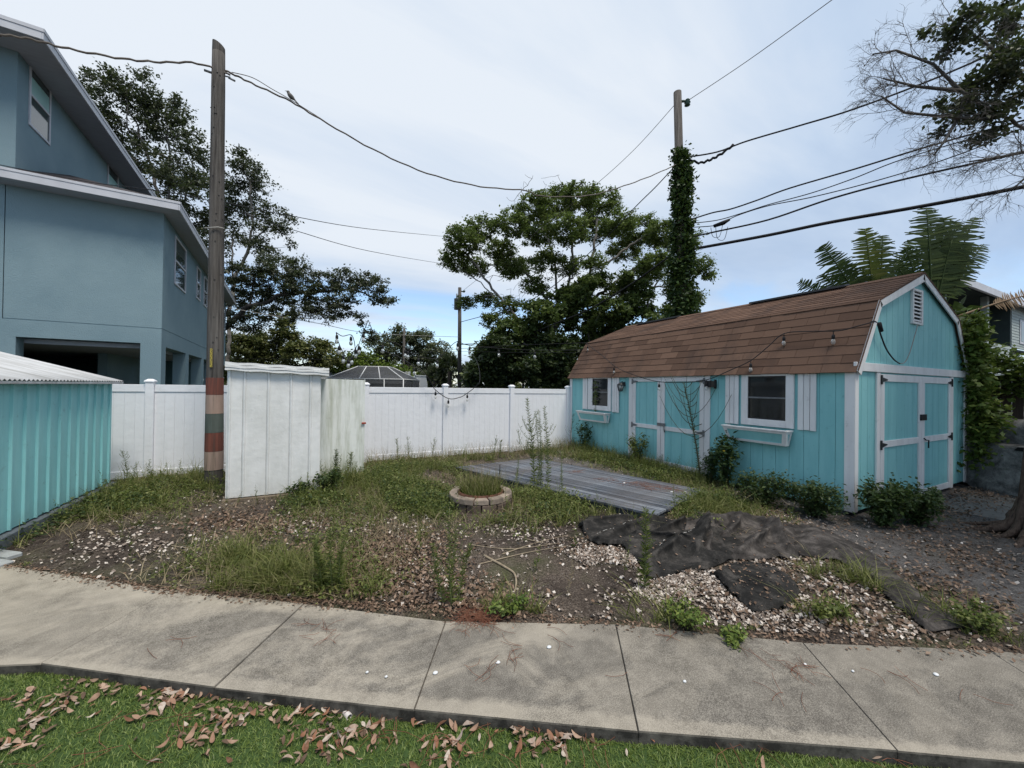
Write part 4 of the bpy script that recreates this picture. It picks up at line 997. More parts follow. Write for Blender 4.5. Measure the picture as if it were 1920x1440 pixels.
# ------------------------------------------------------------------ landscape fabric, crumpled
def ridged(x, y, seed, ang, stretch):
    """long wandering creases, a few fine ones riding on them"""
    g = np.random.default_rng(seed); h = 0
    for k in range(4):
        f = (1.5, 2.6, 4.4, 7.5)[k]; p = g.uniform(0, 6.28, 4); a = ang + g.normal(0, 0.55)
        c, s = math.cos(a), math.sin(a); u = (x * c + y * s); v = (-x * s + y * c) * stretch
        t = np.sin(v * f + p[0] + 1.0 * np.sin(u * 1.5 + p[1]) + 0.7 * np.sin(u * 2.7 + v * 0.8 + p[2]))
        gate = np.clip(0.5 + 0.9 * np.sin(u * 1.9 + 1.3 * v + p[3]), 0, 1)
        h = h + (np.clip((1 - np.abs(t)), 0, 1) ** 3.5) * gate * (1, 0.7, 0.42, 0.22)[k]
    return h / 1.4
def cloth(name, label, cat, lower, upper, nu, nv, amp, seed, ang, stretch, matn, base=0.02, edge_drop=0.75, group=None, folds=()):
    lo = np.array(lower, float); up = np.array(upper, float)
    def res(P, n):
        d = np.concatenate([[0], np.cumsum(np.hypot(*np.diff(P, axis=0).T))]); t = np.linspace(0, d[-1], n)
        return np.stack([np.interp(t, d, P[:, 0]), np.interp(t, d, P[:, 1])], 1)
    A, B = res(lo, nu), res(up, nu)
    t = np.linspace(0, 1, nv)[None, :, None]
    P = A[:, None, :] * (1 - t) + B[:, None, :] * t
    X, Y = P[..., 0], P[..., 1]
    g = np.random.default_rng(seed)
    # ragged rim
    rag = g.normal(0, 0.010, (nu, 2)); X[:, 0] += rag[:, 0]; Y[:, 0] += rag[:, 1]
    h = ridged(X, Y, seed, ang, stretch) * amp
    big = sum(np.sin(g.uniform(1, 3.2) * X + g.uniform(-3, 3) * Y + g.uniform(0, 6)) for _ in range(4)) / 4
    h = h * (0.7 + 0.5 * np.clip(big + 0.4, 0, 1.2)) + 0.03 * np.clip(big, -0.3, 1)
    for (p, q, w, a) in [(p_, q_, w_, a_ * 0.8) for (p_, q_, w_, a_) in folds]:            # long deliberate folds: from p to q, width w, height a
        p, q = np.array(p), np.array(q); dd = q - p; l2 = dd @ dd
        s = np.clip(((X - p[0]) * dd[0] + (Y - p[1]) * dd[1]) / l2, 0, 1)
        side = ((X - p[0]) * -dd[1] + (Y - p[1]) * dd[0]) / math.sqrt(l2)
        dist = np.hypot(X - (p[0] + s * dd[0]), Y - (p[1] + s * dd[1])) * np.where(side > 0, 1.9, 0.8)
        bumpv = np.exp(-(dist / w) ** 2) * np.sin(np.pi * np.clip(s, 0.12, 0.88)) ** 0.5
        h = h + a * bumpv
        over = 0.75 * a * bumpv ** 1.5           # the crest leans over towards the viewer's side
        X = X + over * dd[1] / math.sqrt(l2); Y = Y - over * dd[0] / math.sqrt(l2)
    # rim: lifted in places, falling to the ground
    uu = np.linspace(0, 1, nu)[:, None] * np.ones((1, nv)); vv = np.ones((nu, 1)) * np.linspace(0, 1, nv)[None]
    rim = np.minimum(np.minimum(uu, 1 - uu) * nu / 6.0, np.minimum(vv, 1 - vv) * nv / 5.0).clip(0, 1)
    h = h * (1 - edge_drop * (1 - rim)) 
    Z = ground_z(X, Y) + base * (0.35 + 0.65 * rim) + h
    ii, jj = np.meshgrid(np.arange(nu - 1), np.arange(nv - 1), indexing='ij'); a = (ii * nv + jj).ravel()
    F = np.stack([a, a + nv, a + nv + 1, a + 1], 1)
    V = np.stack([X, Y, Z], -1).reshape(-1, 3)
    o = thing(name, label, cat, (float(V[:, 0].mean()), float(V[:, 1].mean()), 0), group=group)
    m = npobj('fabric_sheet', V - np.array([V[:, 0].mean(), V[:, 1].mean(), 0]), F, matn, o, True)
    s = m.modifiers.new('thickness', 'SOLIDIFY'); s.thickness = 0.006
    return o, m
low_e = [(3.10, 4.08), (2.93, 3.72), (2.87, 3.44), (3.10, 3.30), (3.02, 3.02), (2.78, 2.60), (2.98, 2.56), (3.32, 2.56), (3.42, 2.48)]
up_e = [(3.30, 4.20), (3.62, 4.02), (3.95, 3.66), (4.20, 3.52), (4.50, 3.46), (4.62, 3.15), (4.45, 2.85), (4.30, 2.62), (4.20, 2.50)]
fab1, f1m = cloth('landscape_fabric', 'black crumpled landscape fabric heaped beside the near corner of the deck', 'landscape fabric', low_e, up_e, 200, 140, 0.062, 4, 0.5, 1.7, 'weed_barrier', 0.045, 0.35,
      folds=[((2.93, 3.50), (3.9, 3.62), 0.07, 0.14), ((3.05, 3.95), (3.8, 3.85), 0.06, 0.11), ((2.90, 2.82), (3.6, 2.98), 0.075, 0.19), ((3.6, 2.75), (4.3, 3.2), 0.06, 0.16), ((3.4, 3.35), (3.9, 2.8), 0.045, 0.12), ((4.0, 2.9), (4.5, 3.4), 0.05, 0.14), ((3.7, 3.3), (4.3, 3.4), 0.05, 0.13)])
low2 = [(3.30, 2.62), (3.62, 2.56), (4.05, 2.42), (4.38, 2.30), (4.55, 2.22)]
up2 = [(4.25, 3.45), (4.80, 3.62), (5.25, 3.42), (5.40, 3.05), (5.20, 2.55)]
fab2, f2m = cloth('landscape_fabric', 'faded grey folds of landscape fabric, middle of the heap, weeds in a hole', 'landscape fabric', low2, up2, 160, 130, 0.062, 9, 2.0, 1.7, 'weed_barrier_dusty', 0.045, 0.4,
      folds=[((4.1, 3.3), (5.1, 3.2), 0.12, 0.16), ((4.0, 2.55), (4.9, 2.75), 0.06, 0.16), ((4.6, 2.4), (5.2, 3.0), 0.07, 0.14), ((3.7, 2.7), (4.2, 3.1), 0.05, 0.15), ((4.3, 2.9), (4.9, 3.1), 0.05, 0.13)])
low3 = [(4.62, 2.30), (4.82, 1.98), (4.72, 1.72), (4.45, 1.50), (4.20, 1.27), (4.05, 1.13)]
up3 = [(5.35, 3.05), (5.75, 2.60), (5.55, 2.05), (5.05, 1.62), (4.70, 1.30), (4.45, 1.02)]
fab3, f3m = cloth('landscape_fabric', 'dusty strip of landscape fabric trailing off towards the pavement at right', 'landscape fabric', low3, up3, 110, 60, 0.035, 13, 0.3, 1.2, 'weed_barrier_dusty', 0.05, 0.4,
      folds=[((4.9, 2.2), (5.3, 2.5), 0.22, 0.12), ((4.8, 1.95), (4.4, 1.5), 0.08, 0.08)])
low4 = [(3.40, 2.40), (3.24, 2.10), (3.13, 1.85), (3.30, 1.80), (3.52, 1.78)]
up4 = [(3.62, 2.42), (3.92, 2.34), (4.06, 2.24), (3.98, 2.02), (3.80, 1.84)]
fab4, f4m = cloth('landscape_fabric', 'flat torn piece of black landscape fabric lying apart nearest the pavement', 'landscape fabric', low4, up4, 70, 60, 0.016, 21, 1.1, 1.3, 'weed_barrier', 0.065, 0.1,
      folds=[((3.4, 2.3), (3.9, 2.1), 0.25, 0.03)])
stv = []
for (p, q) in (((3.02, 3.62), (3.95, 3.72)), ((3.35, 2.98), (4.05, 3.12))):
    n_ = 34
    for k in range(n_):
        if k % 3 == 2: continue
        stv.append((p[0] + (q[0] - p[0]) * k / n_ + 0.03 * math.sin(k * 0.6), p[1] + (q[1] - p[1]) * k / n_ + 0.02 * math.sin(k * 0.35), p, q, n_))
from mathutils.bvhtree import BVHTree
def bvh_of(o):
    me = o.data; w = o.parent.location
    return BVHTree.FromPolygons([tuple(v.co + w) for v in me.vertices], [tuple(p.vertices) for p in me.polygons])
bv = bvh_of(f1m); mb = MB()
for (x, y, p, q, n_) in stv:
    h = bv.ray_cast(Vector((x, y, 2)), Vector((0, 0, -1)))[0]
    if h is None: continue
    dx, dy = (q[0] - p[0]) / n_, (q[1] - p[1]) / n_; h2 = bv.ray_cast(Vector((x + dx * .8, y + dy * .8, 2)), Vector((0, 0, -1)))[0]
    if h2 is None: continue
    w = fab1.location
    mb.tube([h - w + Vector((0, 0, .004)), h2 - w + Vector((0, 0, .004))], 0.003, 4)
mb.build('stitching', 'stitch_white', fab1)
fl_p = []
for fm in (f1m, f2m, f3m, f4m):
    bv = bvh_of(fm); xs = [v.co.x + fm.parent.location.x for v in fm.data.vertices]; ys = [v.co.y + fm.parent.location.y for v in fm.data.vertices]
    for _ in range(260):
        h = bv.ray_cast(Vector((rng.uniform(min(xs), max(xs)), rng.uniform(min(ys), max(ys)), 2)), Vector((0, 0, -1)))[0]
        if h is not None: fl_p.append(tuple(h + Vector((0, 0, 0.008))))
V, F = scatter(np.array(fl_p), frames(len(fl_p), 2.0), 0.030 * rng.uniform(0.3, 1.3, len(fl_p)) ** 1.5)
kind(npobj('fabric_litter', V, F, 'litter_leaf'), 'stuff', 'leaf bits and twigs fallen on the landscape fabric')

# ------------------------------------------------------------------ three-storey stucco house behind the fence
HS = thing('stucco_house', 'tall blue-grey stucco house with open carport behind the white fence', 'house', (-3.31, 12.16, 0), R(3.65))
def wall(a, b, mat='stucco', name='wall', parent=None): return MB().box(a, b).build(name, mat, parent or HS)
# second-floor block (local x <= 0, y >= 0), joint groove at the floor line
wall((-2.50, 0, 3.092), (0, 12, 6.02))
wall((-2.50, 0.008, 3.074), (-0.008, 12, 3.0915), 'stucco', 'joint')
# carport: beams and piers
wall((-9.0, 0, 2.71), (0, 0.30, 3.0735), name='beam'); wall((-0.30, 0.301, 2.67), (0, 12, 3.0735), name='beam')
wall((-9.0, 0.0, -0.1), (-2.32, 0.30, 2.7095), name='wall')
wall((-0.375, 0.0, -0.1), (0, 0.42, 2.7095), name='pier')
for y in (2.74, 5.42, 8.1, 10.8): wall((-0.30, y, -0.1), (0, y + 0.45, 2.6695), name='pier')
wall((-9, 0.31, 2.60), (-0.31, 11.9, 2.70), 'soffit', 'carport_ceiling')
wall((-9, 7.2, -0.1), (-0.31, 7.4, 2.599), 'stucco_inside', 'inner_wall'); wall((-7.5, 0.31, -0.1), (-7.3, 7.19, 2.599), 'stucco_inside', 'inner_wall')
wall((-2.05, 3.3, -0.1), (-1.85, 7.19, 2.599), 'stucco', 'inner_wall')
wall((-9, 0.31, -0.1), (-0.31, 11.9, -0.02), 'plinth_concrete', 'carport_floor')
for k, (x, y, z) in enumerate(((-4.4, 7.19, 2.1), (-2.15, 7.19, 2.05))):
    m = MB(); m.bevel_box((x - 0.12, y - 0.16, z - 0.14), (x + 0.16, y, z + 0.14), 0.02); m.tube([(x - 0.05, y - 0.12, z), (x - 0.30, y - 0.2, z - 0.05)], 0.06, 8); m.build('wall_lamp', 'black_metal', HS)
# main block, three storeys
X3 = -2.50
wall((-9.0, 0.30, 3.0740), (X3, 12, 9.16))
sj = MB(); sj.box((X3 - 0.012, 0.286, 3.10), (X3 + 0.002, 0.2995, 6.1)); sj.build('joint', 'stucco', HS)
wall((-9.0, 0.004, 3.0742), (X3 - 0.016, 0.2995, 6.0))
def house_window(y0, y1, z0, z1, x, split, blind=False, name='window'):
    f = MB(); t = 0.055
    for a, b in (((x - 0.03, y0, z0), (x + 0.025, y0 + t, z1)), ((x - 0.03, y1 - t, z0), (x + 0.025, y1, z1)), ((x - 0.03, y0 + t, z0), (x + 0.026, y1 - t, z0 + t)), ((x - 0.03, y0 + t, z1 - t), (x + 0.026, y1 - t, z1))): f.bevel_box(a, b, 0.004)
    zm = (z0 + z1) / 2
    if split: f.bevel_box((x - 0.03, y0 + t, zm - 0.025), (x + 0.027, y1 - t, zm + 0.025), 0.004)
    w = f.build(name, 'house_trim', HS)
    MB().box((x - 0.02, y0 + t, z0 + t), (x + 0.006, y1 - t, zm - (0.025 if split else 0))).build('pane', 'house_glass', w)
    MB().box((x - 0.02, y0 + t, zm + (0.025 if split else 0)), (x + 0.006, y1 - t, z1 - t)).build('pane', 'house_glass', w)
    if blind: MB().box((x + 0.0065, y0 + t + 0.01, zm + 0.03), (x + 0.010, y1 - t - 0.01, zm + 0.42)).build('blind', 'blind', w)
house_window(1.10, 2.47, 4.42, 5.72, 0, True)
house_window(4.15, 4.85, 4.62, 5.70, 0, True); house_window(5.50, 6.25, 4.62, 5.70, 0, True); house_window(10.7, 11.6, 4.4, 5.5, 0, True)
house_window(0.74, 1.66, 7.58, 9.02, X3, True, True); house_window(5.28, 6.20, 7.45, 8.98, X3, True, True)
# lower roof: lean-to with a hipped front
ov = 0.35
E0, E1, E2 = (-2.62, -0.42, 6.06), (ov, -0.42, 6.06), (ov, 12.4, 6.06)
AP = (X3, 2.75, 7.36); AB = (X3, 12.4, 7.36)
lr = MB()
th = 0.05
def slab(poly, name, mat):
    m = MB(); n = len(poly); m.add([(x, y, z - th) for x, y, z in poly] + poly, [tuple(range(n))[::-1], tuple(range(n, 2 * n))] + [(k, (k + 1) % n, n + (k + 1) % n, n + k) for k in range(n)]); return m.build(name, mat, HS)
slab([E0, E1, AP, (X3 - 0.05, 2.75, 7.36)], 'roof', 'dark_shingle'); slab([E1, E2, AB, AP], 'roof', 'dark_shingle')
def fascia(a, b, z0, z1, t=0.025, name='fascia', mat='house_trim'): return MB().bevel_box((min(a[0], b[0]), min(a[1], b[1]), z0), (max(a[0], b[0]), max(a[1], b[1]), z1), 0.004).build(name, mat, HS)
fascia((-2.64, -0.448), (ov, -0.425), 5.87, 6.065); fascia((ov + 0.002, -0.448), (ov + 0.026, 12.4), 5.87, 6.065)
fascia((-2.64, -0.458), (ov + 0.03, -0.4485), 6.02, 6.075, name='drip_edge'); fascia((ov + 0.0265, -0.449), (ov + 0.036, 12.4), 6.02, 6.075, name='drip_edge')
wall((-2.62, -0.424, 5.875), (ov, -0.002, 5.895), 'soffit', 'soffit'); wall((0.002, -0.001, 5.875), (ov, 12.4, 5.895), 'soffit', 'soffit')
# upper roof
zt = 8.92; oe = 0.62; yf = -0.45
wall((X3 + 0.002, yf + 0.03, zt - 0.02), (X3 + oe, 12.3, zt), 'soffit', 'soffit'); wall((-9, yf + 0.03, zt - 0.02), (X3 + 0.001, 0.298, zt), 'soffit', 'soffit')
fascia((X3 + oe + 0.001, yf), (X3 + oe + 0.026, 12.3), zt - 0.03, zt + 0.19); fascia((-9, yf - 0.0), (X3 + oe, yf + 0.026), zt - 0.03, zt + 0.19)
fascia((X3 + oe + 0.0265, yf - 0.012), (X3 + oe + 0.04, 12.3), zt + 0.12, zt + 0.20, name='drip_edge'); fascia((-9, yf - 0.012), (X3 + oe + 0.026, yf - 0.0005), zt + 0.12, zt + 0.20, name='drip_edge')
slab([(-9, yf, zt + 0.2), (X3 + oe, yf, zt + 0.2), (-5.6, 3.6, zt + 1.75), (-9, 3.6, zt + 1.75)], 'roof', 'dark_shingle'); slab([(X3 + oe, yf, zt + 0.2), (X3 + oe, 12.3, zt + 0.2), (-5.6, 12.3, zt + 1.75), (-5.6, 3.6, zt + 1.75)], 'roof', 'dark_shingle')

# ------------------------------------------------------------------ pool screen enclosure and roofs behind the fence
PE = thing('pool_enclosure', 'dark screened pool enclosure with white frame beyond the white fence', 'screen enclosure', (3.6, 26.3, 0), R(-27.2))
mb = MB()
pw_, pd_, h1, h2 = 4.6, 4.0, 2.15, 2.95
base = [(-2.3, -pd_ / 2), (2.3, -pd_ / 2), (2.3, pd_ / 2), (-2.3, pd_ / 2)]
top = [(-1.0, -0.6), (0.85, -0.6), (0.85, 0.6), (-1.0, 0.6)]
s = MB()
for k in range(4):
    a, b = base[k], base[(k + 1) % 4]; c, d = top[(k + 1) % 4], top[k]
    s.add([(*a, 0), (*b, 0), (*b, h1), (*a, h1)], [(0, 1, 2, 3)]); s.add([(*a, h1), (*b, h1), (*c, h2), (*d, h2)], [(0, 1, 2, 3)])
s.add([(*p, h2) for p in top], [(0, 1, 2, 3)])
s.build('screen', 'insect_screen', PE)
def bar(p, q, r=0.035): return MB().tube([p, q], r, 4).build('frame_bar', 'pool_frame', PE)
for k in range(4):
    a, b = base[k], base[(k + 1) % 4]; bar((*a, 0), (*a, h1)); bar((*a, h1), (*b, h1)); bar((*a, h1), (*top[k], h2)) ; bar((*top[k], h2), (*top[(k + 1) % 4], h2))
for t in (0.25, 0.5, 0.75):
    x = -2.3 + 4.6 * t; bar((x, -pd_ / 2, 0), (x, -pd_ / 2, h1))
bar((-0.35, -pd_ / 2, h1), (-0.45, -0.6, h2)); bar((0.9, -pd_ / 2, h1), (0.3, -0.6, h2))
GH = thing('low_house', 'low pale house with grey gabled roof beside the pool enclosure', 'house', (0.0, 33.5, 0), R(-20))
MB().box((-4.2, 0, 0), (6.6, 6, 1.9)).build('wall', 'neighbour_white', GH)
MB().prism([(-0.4, 1.9), (6.4, 1.9), (3, 3.0)], 'x', -4.5, 6.9).build('roof', 'grey_roof', GH)
CH = thing('white_chimney', 'white flared chimney top just showing over the white fence left of thin pole', 'chimney', (6.75, 27.6, 0))
m = MB(); m.prism([(-0.45, 0), (0.45, 0), (0.45, 1.9), (0.33, 2.45), (-0.33, 2.45), (-0.45, 1.9)], 'y', -0.3, 0.3); m.build('chimney_stack', 'pool_frame', CH); MB().box((-0.38, -0.34, 2.4505), (0.38, 0.34, 2.52)).build('chimney_cap', 'pool_frame', CH)

# ------------------------------------------------------------------ white house on the right with a dark porch
NH = thing('porch_house', 'white sided house with deep dark upper porch behind shed at right', 'house', (23.5, 7.0, 0))
NH_S = 1.0
m = MB()
for k in range(26):
    z = 0.2 + k * 0.165; m.hexa([(3.5, -0.02, z), (16, -0.02, z), (16, 0.05, z), (3.5, 0.05, z)], [(3.5, 0.0, z + 0.163), (16, 0.0, z + 0.163), (16, 0.05, z + 0.163), (3.5, 0.05, z + 0.163)])
    if z < 4.7: m.hexa([(2.0, -0.42, z), (11.8, -0.42, z), (11.8, -0.35, z), (2.0, -0.35, z)], [(2.0, -0.40, z + 0.163), (11.8, -0.40, z + 0.163), (11.8, -0.35, z + 0.163), (2.0, -0.35, z + 0.163)])
    if 4.4 < z: pass
for k in range(16):
    z = 4.45 + k * 0.165; m.hexa([(12.1, -0.42, z), (18, -0.42, z), (18, -0.35, z), (12.1, -0.35, z)], [(12.1, -0.40, z + 0.163), (18, -0.40, z + 0.163), (18, -0.35, z + 0.163), (12.1, -0.35, z + 0.163)])
kind(m.build('siding', 'neighbour_white', NH), 'stuff')
MB().box((2.0, 2.6, 0), (16, 2.8, 6.9)).build('porch_wall', 'neighbour_dark', NH); MB().box((2.0, -0.34, 4.3), (16, 2.59, 4.4)).build('porch_floor', 'neighbour_dark', NH); MB().box((2.0, -0.34, 6.95), (16, 2.59, 7.05)).build('porch_ceiling', 'neighbour_dark', NH)
MB().bevel_box((8.05, -0.36, 4.4), (8.35, -0.1, 6.94), 0.02).build('porch_post', 'neighbour_white', NH); MB().bevel_box((2.0, -0.36, 4.4), (2.3, -0.1, 6.94), 0.02).build('porch_post', 'neighbour_white', NH)
MB().bevel_box((1.2, -0.85, 6.72), (18, -0.72, 7.06), 0.01).build('fascia', 'house_trim', NH)
MB().prism([(-0.80, 7.062), (4, 7.07), (4, 7.55)], 'x', 1.2, 18).build('roof', 'grey_roof', NH)
MB().box((12.1, -0.34, 4.41), (12.2, 2.59, 6.94)).build('porch_end_wall', 'neighbour_dark', NH); MB().box((11.8, -0.34, 0), (12.1, 2.59, 4.29)).build('lower_wall', 'neighbour_white', NH)
f = MB().bevel_box((13.6, -0.45, 4.75), (14.9, -0.421, 6.2), 0.01).build('window', 'house_trim', NH); MB().box((13.75, -0.46, 4.9), (14.75, -0.4505, 6.05)).build('pane', 'dark_glass', f)

# ------------------------------------------------------------------ brown board fence and covered grill on the right
BF = thing('board_fence', 'dark brown vertical board fence beyond the grill, draped with vine', 'fence', (12.35, 0, 0))
fb2 = None
for k in range(60):
    y = -1.2 + k * 0.145
    if fb2 is None: fb2 = MB().bevel_box((-0.012, 0.003, -0.05), (0.012, 0.142, 2.15), 0.003).build('fence_board', 'brown_fence', BF, (0, y, 0))
    else: copy_to(fb2, BF, (0, y, random.uniform(-0.02, 0.02)))
for z in (0.4, 1.7): MB().bevel_box((0.013, -1.2, z), (0.06, 7.5, z + 0.09), 0.004).build('fence_rail', 'brown_fence', BF)
GR = thing('covered_grill', 'barbecue grill under a sagging grey cover beside vine-covered shed corner', 'grill', (11.32, 1.93, 0), R(-112))
# cover: lofted sections from hem to lid (local x = width, y = depth; front faces -y)
secs = [(0.03, 0.80, 0.40, 0.00), (0.30, 0.79, 0.39, 0.01), (0.60, 0.78, 0.37, 0.02), (0.84, 0.76, 0.35, 0.03), (0.885, 0.74, 0.33, 0.04), (0.90, 0.58, 0.22, 0.12), (0.95, 0.57, 0.23, 0.11), (1.12, 0.55, 0.24, 0.11), (1.24, 0.53, 0.20, 0.12), (1.31, 0.50, 0.12, 0.13), (1.33, 0.42, 0.05, 0.13)]
n_ = 64; V = []
for k, (z, wx, wy, oy) in enumerate(secs):
    for i in range(n_):
        a = 2 * math.pi * i / n_; e = 0.42
        c, s_ = math.cos(a), math.sin(a)
        x = wx * math.copysign(abs(c) ** e, c); y = wy * math.copysign(abs(s_) ** e, s_) + oy
        fold = max(0.0, 1 - z / 0.95)
        rr = 1 + fold * (0.055 * math.sin(7 * a + 0.6) + 0.030 * math.sin(15 * a + 2 * z))
        V.append((x * rr, y * rr, z + (0.035 * math.sin(5 * a) * fold if k == 0 else 0) + 0.008 * math.sin(7 * a + 3 * k)))
F = [(k * n_ + i, k * n_ + (i + 1) % n_, (k + 1) * n_ + (i + 1) % n_, (k + 1) * n_ + i) for k in range(len(secs) - 1) for i in range(n_)]
m = MB(); m.add(V, F, True); m.add(V[-n_:], [tuple(range(n_))], True); cv = m.build('grill_cover', 'grill_cover', GR)
ss = cv.modifiers.new('sub', 'SUBSURF'); ss.levels = 1; ss.render_levels = 1
for x in (-0.6, 0.6):
    for y in (-0.2, 0.25): MB().lathe([(0.07, 0.0), (0.07, 0.045)], 10, (x, y, 0)).build('caster', 'black_metal', GR)
m = MB(); m.hexa([(0.05, -0.33, 0.80), (0.55, -0.335, 0.78), (0.55, -0.28, 0.78), (0.05, -0.28, 0.80)], [(0.10, -0.33, 0.86), (0.52, -0.325, 0.875), (0.52, -0.28, 0.875), (0.10, -0.28, 0.86)]); m.build('cover_tear', 'black_inside', GR)
MB().bevel_box((0.1, 0.30, 1.28), (0.34, 0.36, 1.52), 0.006).build('rear_panel', 'neighbour_white', GR)

# ------------------------------------------------------------------ poles and wires beyond
IV = thing('utility_pole', 'wooden utility pole wrapped in ivy behind the shed roof', 'utility pole', (12.76, 10.31, 0))
m = MB(); m.tube([(0.0, 0, -0.2), (-0.05, 0, 5), (-0.36, 0.10, 13.35)], [0.20, 0.18, 0.145], 14); m.build('pole_shaft', 'pole_wood', IV)
m = MB(); m.lathe([(0.05, -0.10), (0.11, -0.08), (0.07, -0.02), (0.12, 0.02), (0.07, 0.08), (0.10, 0.11), (0.05, 0.16)], 10, (-0.10, -0.15, 12.85)); m.tube([(-0.30, 0.06, 12.98), (-0.08, -0.16, 12.94)], 0.05, 6); m.build('insulator', 'insulator', IV)
FPO = thing('utility_pole', 'thin distant utility pole with transformer can beyond the white fence', 'utility pole', (10.07, 28.55, 0))
m = MB(); m.tube([(0, 0, 0), (-0.12, 0, 9.45)], [0.17, 0.13], 10); m.build('pole_shaft', 'pole_wood', FPO)
m = MB(); m.lathe([(0.0, -0.45), (0.25, -0.43), (0.25, 0.38), (0.27, 0.40), (0.1, 0.46), (0, 0.47)], 12, (-0.30, 0.0, 8.15)); m.tube([(-0.35, 0, 8.6), (-0.35, 0, 8.95)], 0.05, 6); m.tube([(-0.2, 0.1, 8.6), (-0.2, 0.1, 8.9)], 0.05, 6); m.build('transformer', 'grey_metal', FPO)
m = MB(); m.tube([(-0.1, 0, 9.2), (0.28, 0.0, 9.15)], 0.05, 6); m.lathe([(0.04, 0), (0.10, 0.03), (0.10, 0.09), (0.03, 0.13)], 8, (0.25, 0, 9.16)); m.build('insulator', 'insulator', FPO)
TP = thing('utility_pole', 'faint slim pole standing in front of the rounded grey-green trees', 'utility pole', (7.5, 37.2, 0))
m = MB(); m.tube([(0, 0, 0), (0, 0, 7.2)], [0.14, 0.11], 8); m.build('pole_shaft', 'pole_wood', TP)

def smooth_pts(P, sub=6):
    P = [Vector(p) for p in P]; out = []
    for i in range(len(P) - 1):
        p0 = P[max(i - 1, 0)]; p1 = P[i]; p2 = P[i + 1]; p3 = P[min(i + 2, len(P) - 1)]
        for k in range(sub):
            t = k / sub
            out.append(0.5 * ((2 * p1) + (p2 - p0) * t + (2 * p0 - 5 * p1 + 4 * p2 - p3) * t * t + (3 * p1 - p0 - 3 * p2 + p3) * t ** 3))
    out.append(P[-1]); return out
def wire(label, pts, r, mat='cable_black', wob=0.0, name='overhead_wire', group='wires and cables strung across the sky'):
    P = smooth_pts(pts)
    if wob: P = [p + Vector((0, 0, wob * math.sin(i * 1.9))) for i, p in enumerate(P)]
    o = MB().tube([p - P[0] for p in P], r, 6).build(name, mat, None, P[0])
    return tag(o, label, 'wire', group)
MAIN = [(-1.63,8.41,7.36),(-1.36,8.45,7.27),(-1.05,8.49,7.30),(-0.49,8.56,7.24),(0.02,8.63,7.11),(1.05,8.77,6.88),(2.26,8.92,6.76),(3.68,9.11,6.89),(5.10,9.30,7.22),(5.66,9.37,7.23),(7.45,9.61,7.77),(8.92,9.80,8.48),(10.61,10.03,9.42),(12.3,10.25,10.45)]
MAIN[1] = (-1.36, 8.45, 7.34)
mw = wire('thick sagging cable from striped pole across the sky to the ivy pole', MAIN, 0.017, 'cable_grey', 0.010)
wire('thin support wire twisted above the sagging cable right of striped pole', [(-1.40,8.40,7.34),(-1.10,8.46,7.40),(-0.80,8.50,7.33),(-0.49,8.54,7.26),(0.02,8.63,7.13)], 0.007, 'cable_grey')
wire('grey cable running from striped pole over the stucco house at upper left', [(-1.42,8.40,7.28),(-1.87,8.33,7.26),(-2.33,8.24,7.03),(-2.75,8.15,6.85),(-3.29,8.02,6.68),(-3.63,7.94,6.61),(-3.90,7.88,6.52),(-4.15,7.82,6.45),(-6.5,7.2,5.9)], 0.016, 'cable_grey', 0.012)
wire('topmost service cable leaving ivy pole towards upper right', [(12.66,10.15,10.75),(13.28,9.33,10.69),(13.72,8.50,10.76),(14.45,7.14,10.75),(15.08,5.94,10.75),(15.91,4.39,10.93),(16.69,2.91,11.23),(17.02,2.30,11.29),(19,-1.5,12)], 0.028)
wire('looped splice hanging under the topmost service cable beside ivy pole', [(12.66,10.15,10.72),(12.99,9.89,10.49),(13.16,9.56,10.47),(13.33,9.25,10.56),(13.53,8.87,10.77)], 0.045, wob=0.03)
wire('second service cable below the topmost one at right, meeting at the tap', [(12.72,10.12,8.30),(13.21,9.46,8.44),(13.50,8.92,8.43),(13.89,8.19,8.54),(14.32,7.38,8.70),(15.09,5.93,8.83),(15.91,4.38,9.00),(16.70,2.91,9.08),(17.02,2.30,9.09),(19,-1.5,9.3)], 0.026)
wire('thin service wire directly under the second cable at right', [(12.72,10.03,8.15),(13.29,9.30,8.12),(13.66,8.62,8.19),(14.03,7.91,8.29),(14.59,6.87,8.37),(15.09,5.93,8.54),(15.65,4.87,8.80),(16.70,2.91,8.98),(19,-1.5,9.2)], 0.016)
wire('drooping thin wire with dark splice loops near the ivy pole', [(12.72,10.03,8.00),(13.30,9.30,7.94),(13.58,8.77,8.13),(14.03,7.91,8.25),(14.59,6.87,8.23),(15.21,5.70,8.29),(15.86,4.47,8.44),(16.39,3.48,8.67),(16.70,2.91,8.87),(19,-1.5,9.15)], 0.016)
m = MB(); m.tube([(13.25,9.42,7.93),(13.38,9.12,7.97),(13.5,8.95,8.06)], [0.06,0.08,0.04], 6); m.tube(smooth_pts([(13.28,9.36,7.92),(13.30,9.30,7.45),(13.40,9.1,7.35),(13.46,9.0,7.8)]), 0.010, 4); m.tube(smooth_pts([(13.20,9.5,7.9),(13.24,9.44,7.55),(13.34,9.25,7.5),(13.38,9.15,7.9)]), 0.010, 4)
o = m.build('wire_splice', 'cable_black', None); tag(o, 'dark lumpy splice with hanging wire loops right of ivy pole', 'splice')
wire('straight thick cable just above the lowest one at right', [(12.70,10.11,7.62),(13.25,9.38,7.70),(14.04,7.91,7.76),(14.85,6.38,8.05),(15.66,4.86,8.18),(16.70,2.90,8.22),(17.02,2.29,8.25),(19,-1.5,8.6)], 0.030)
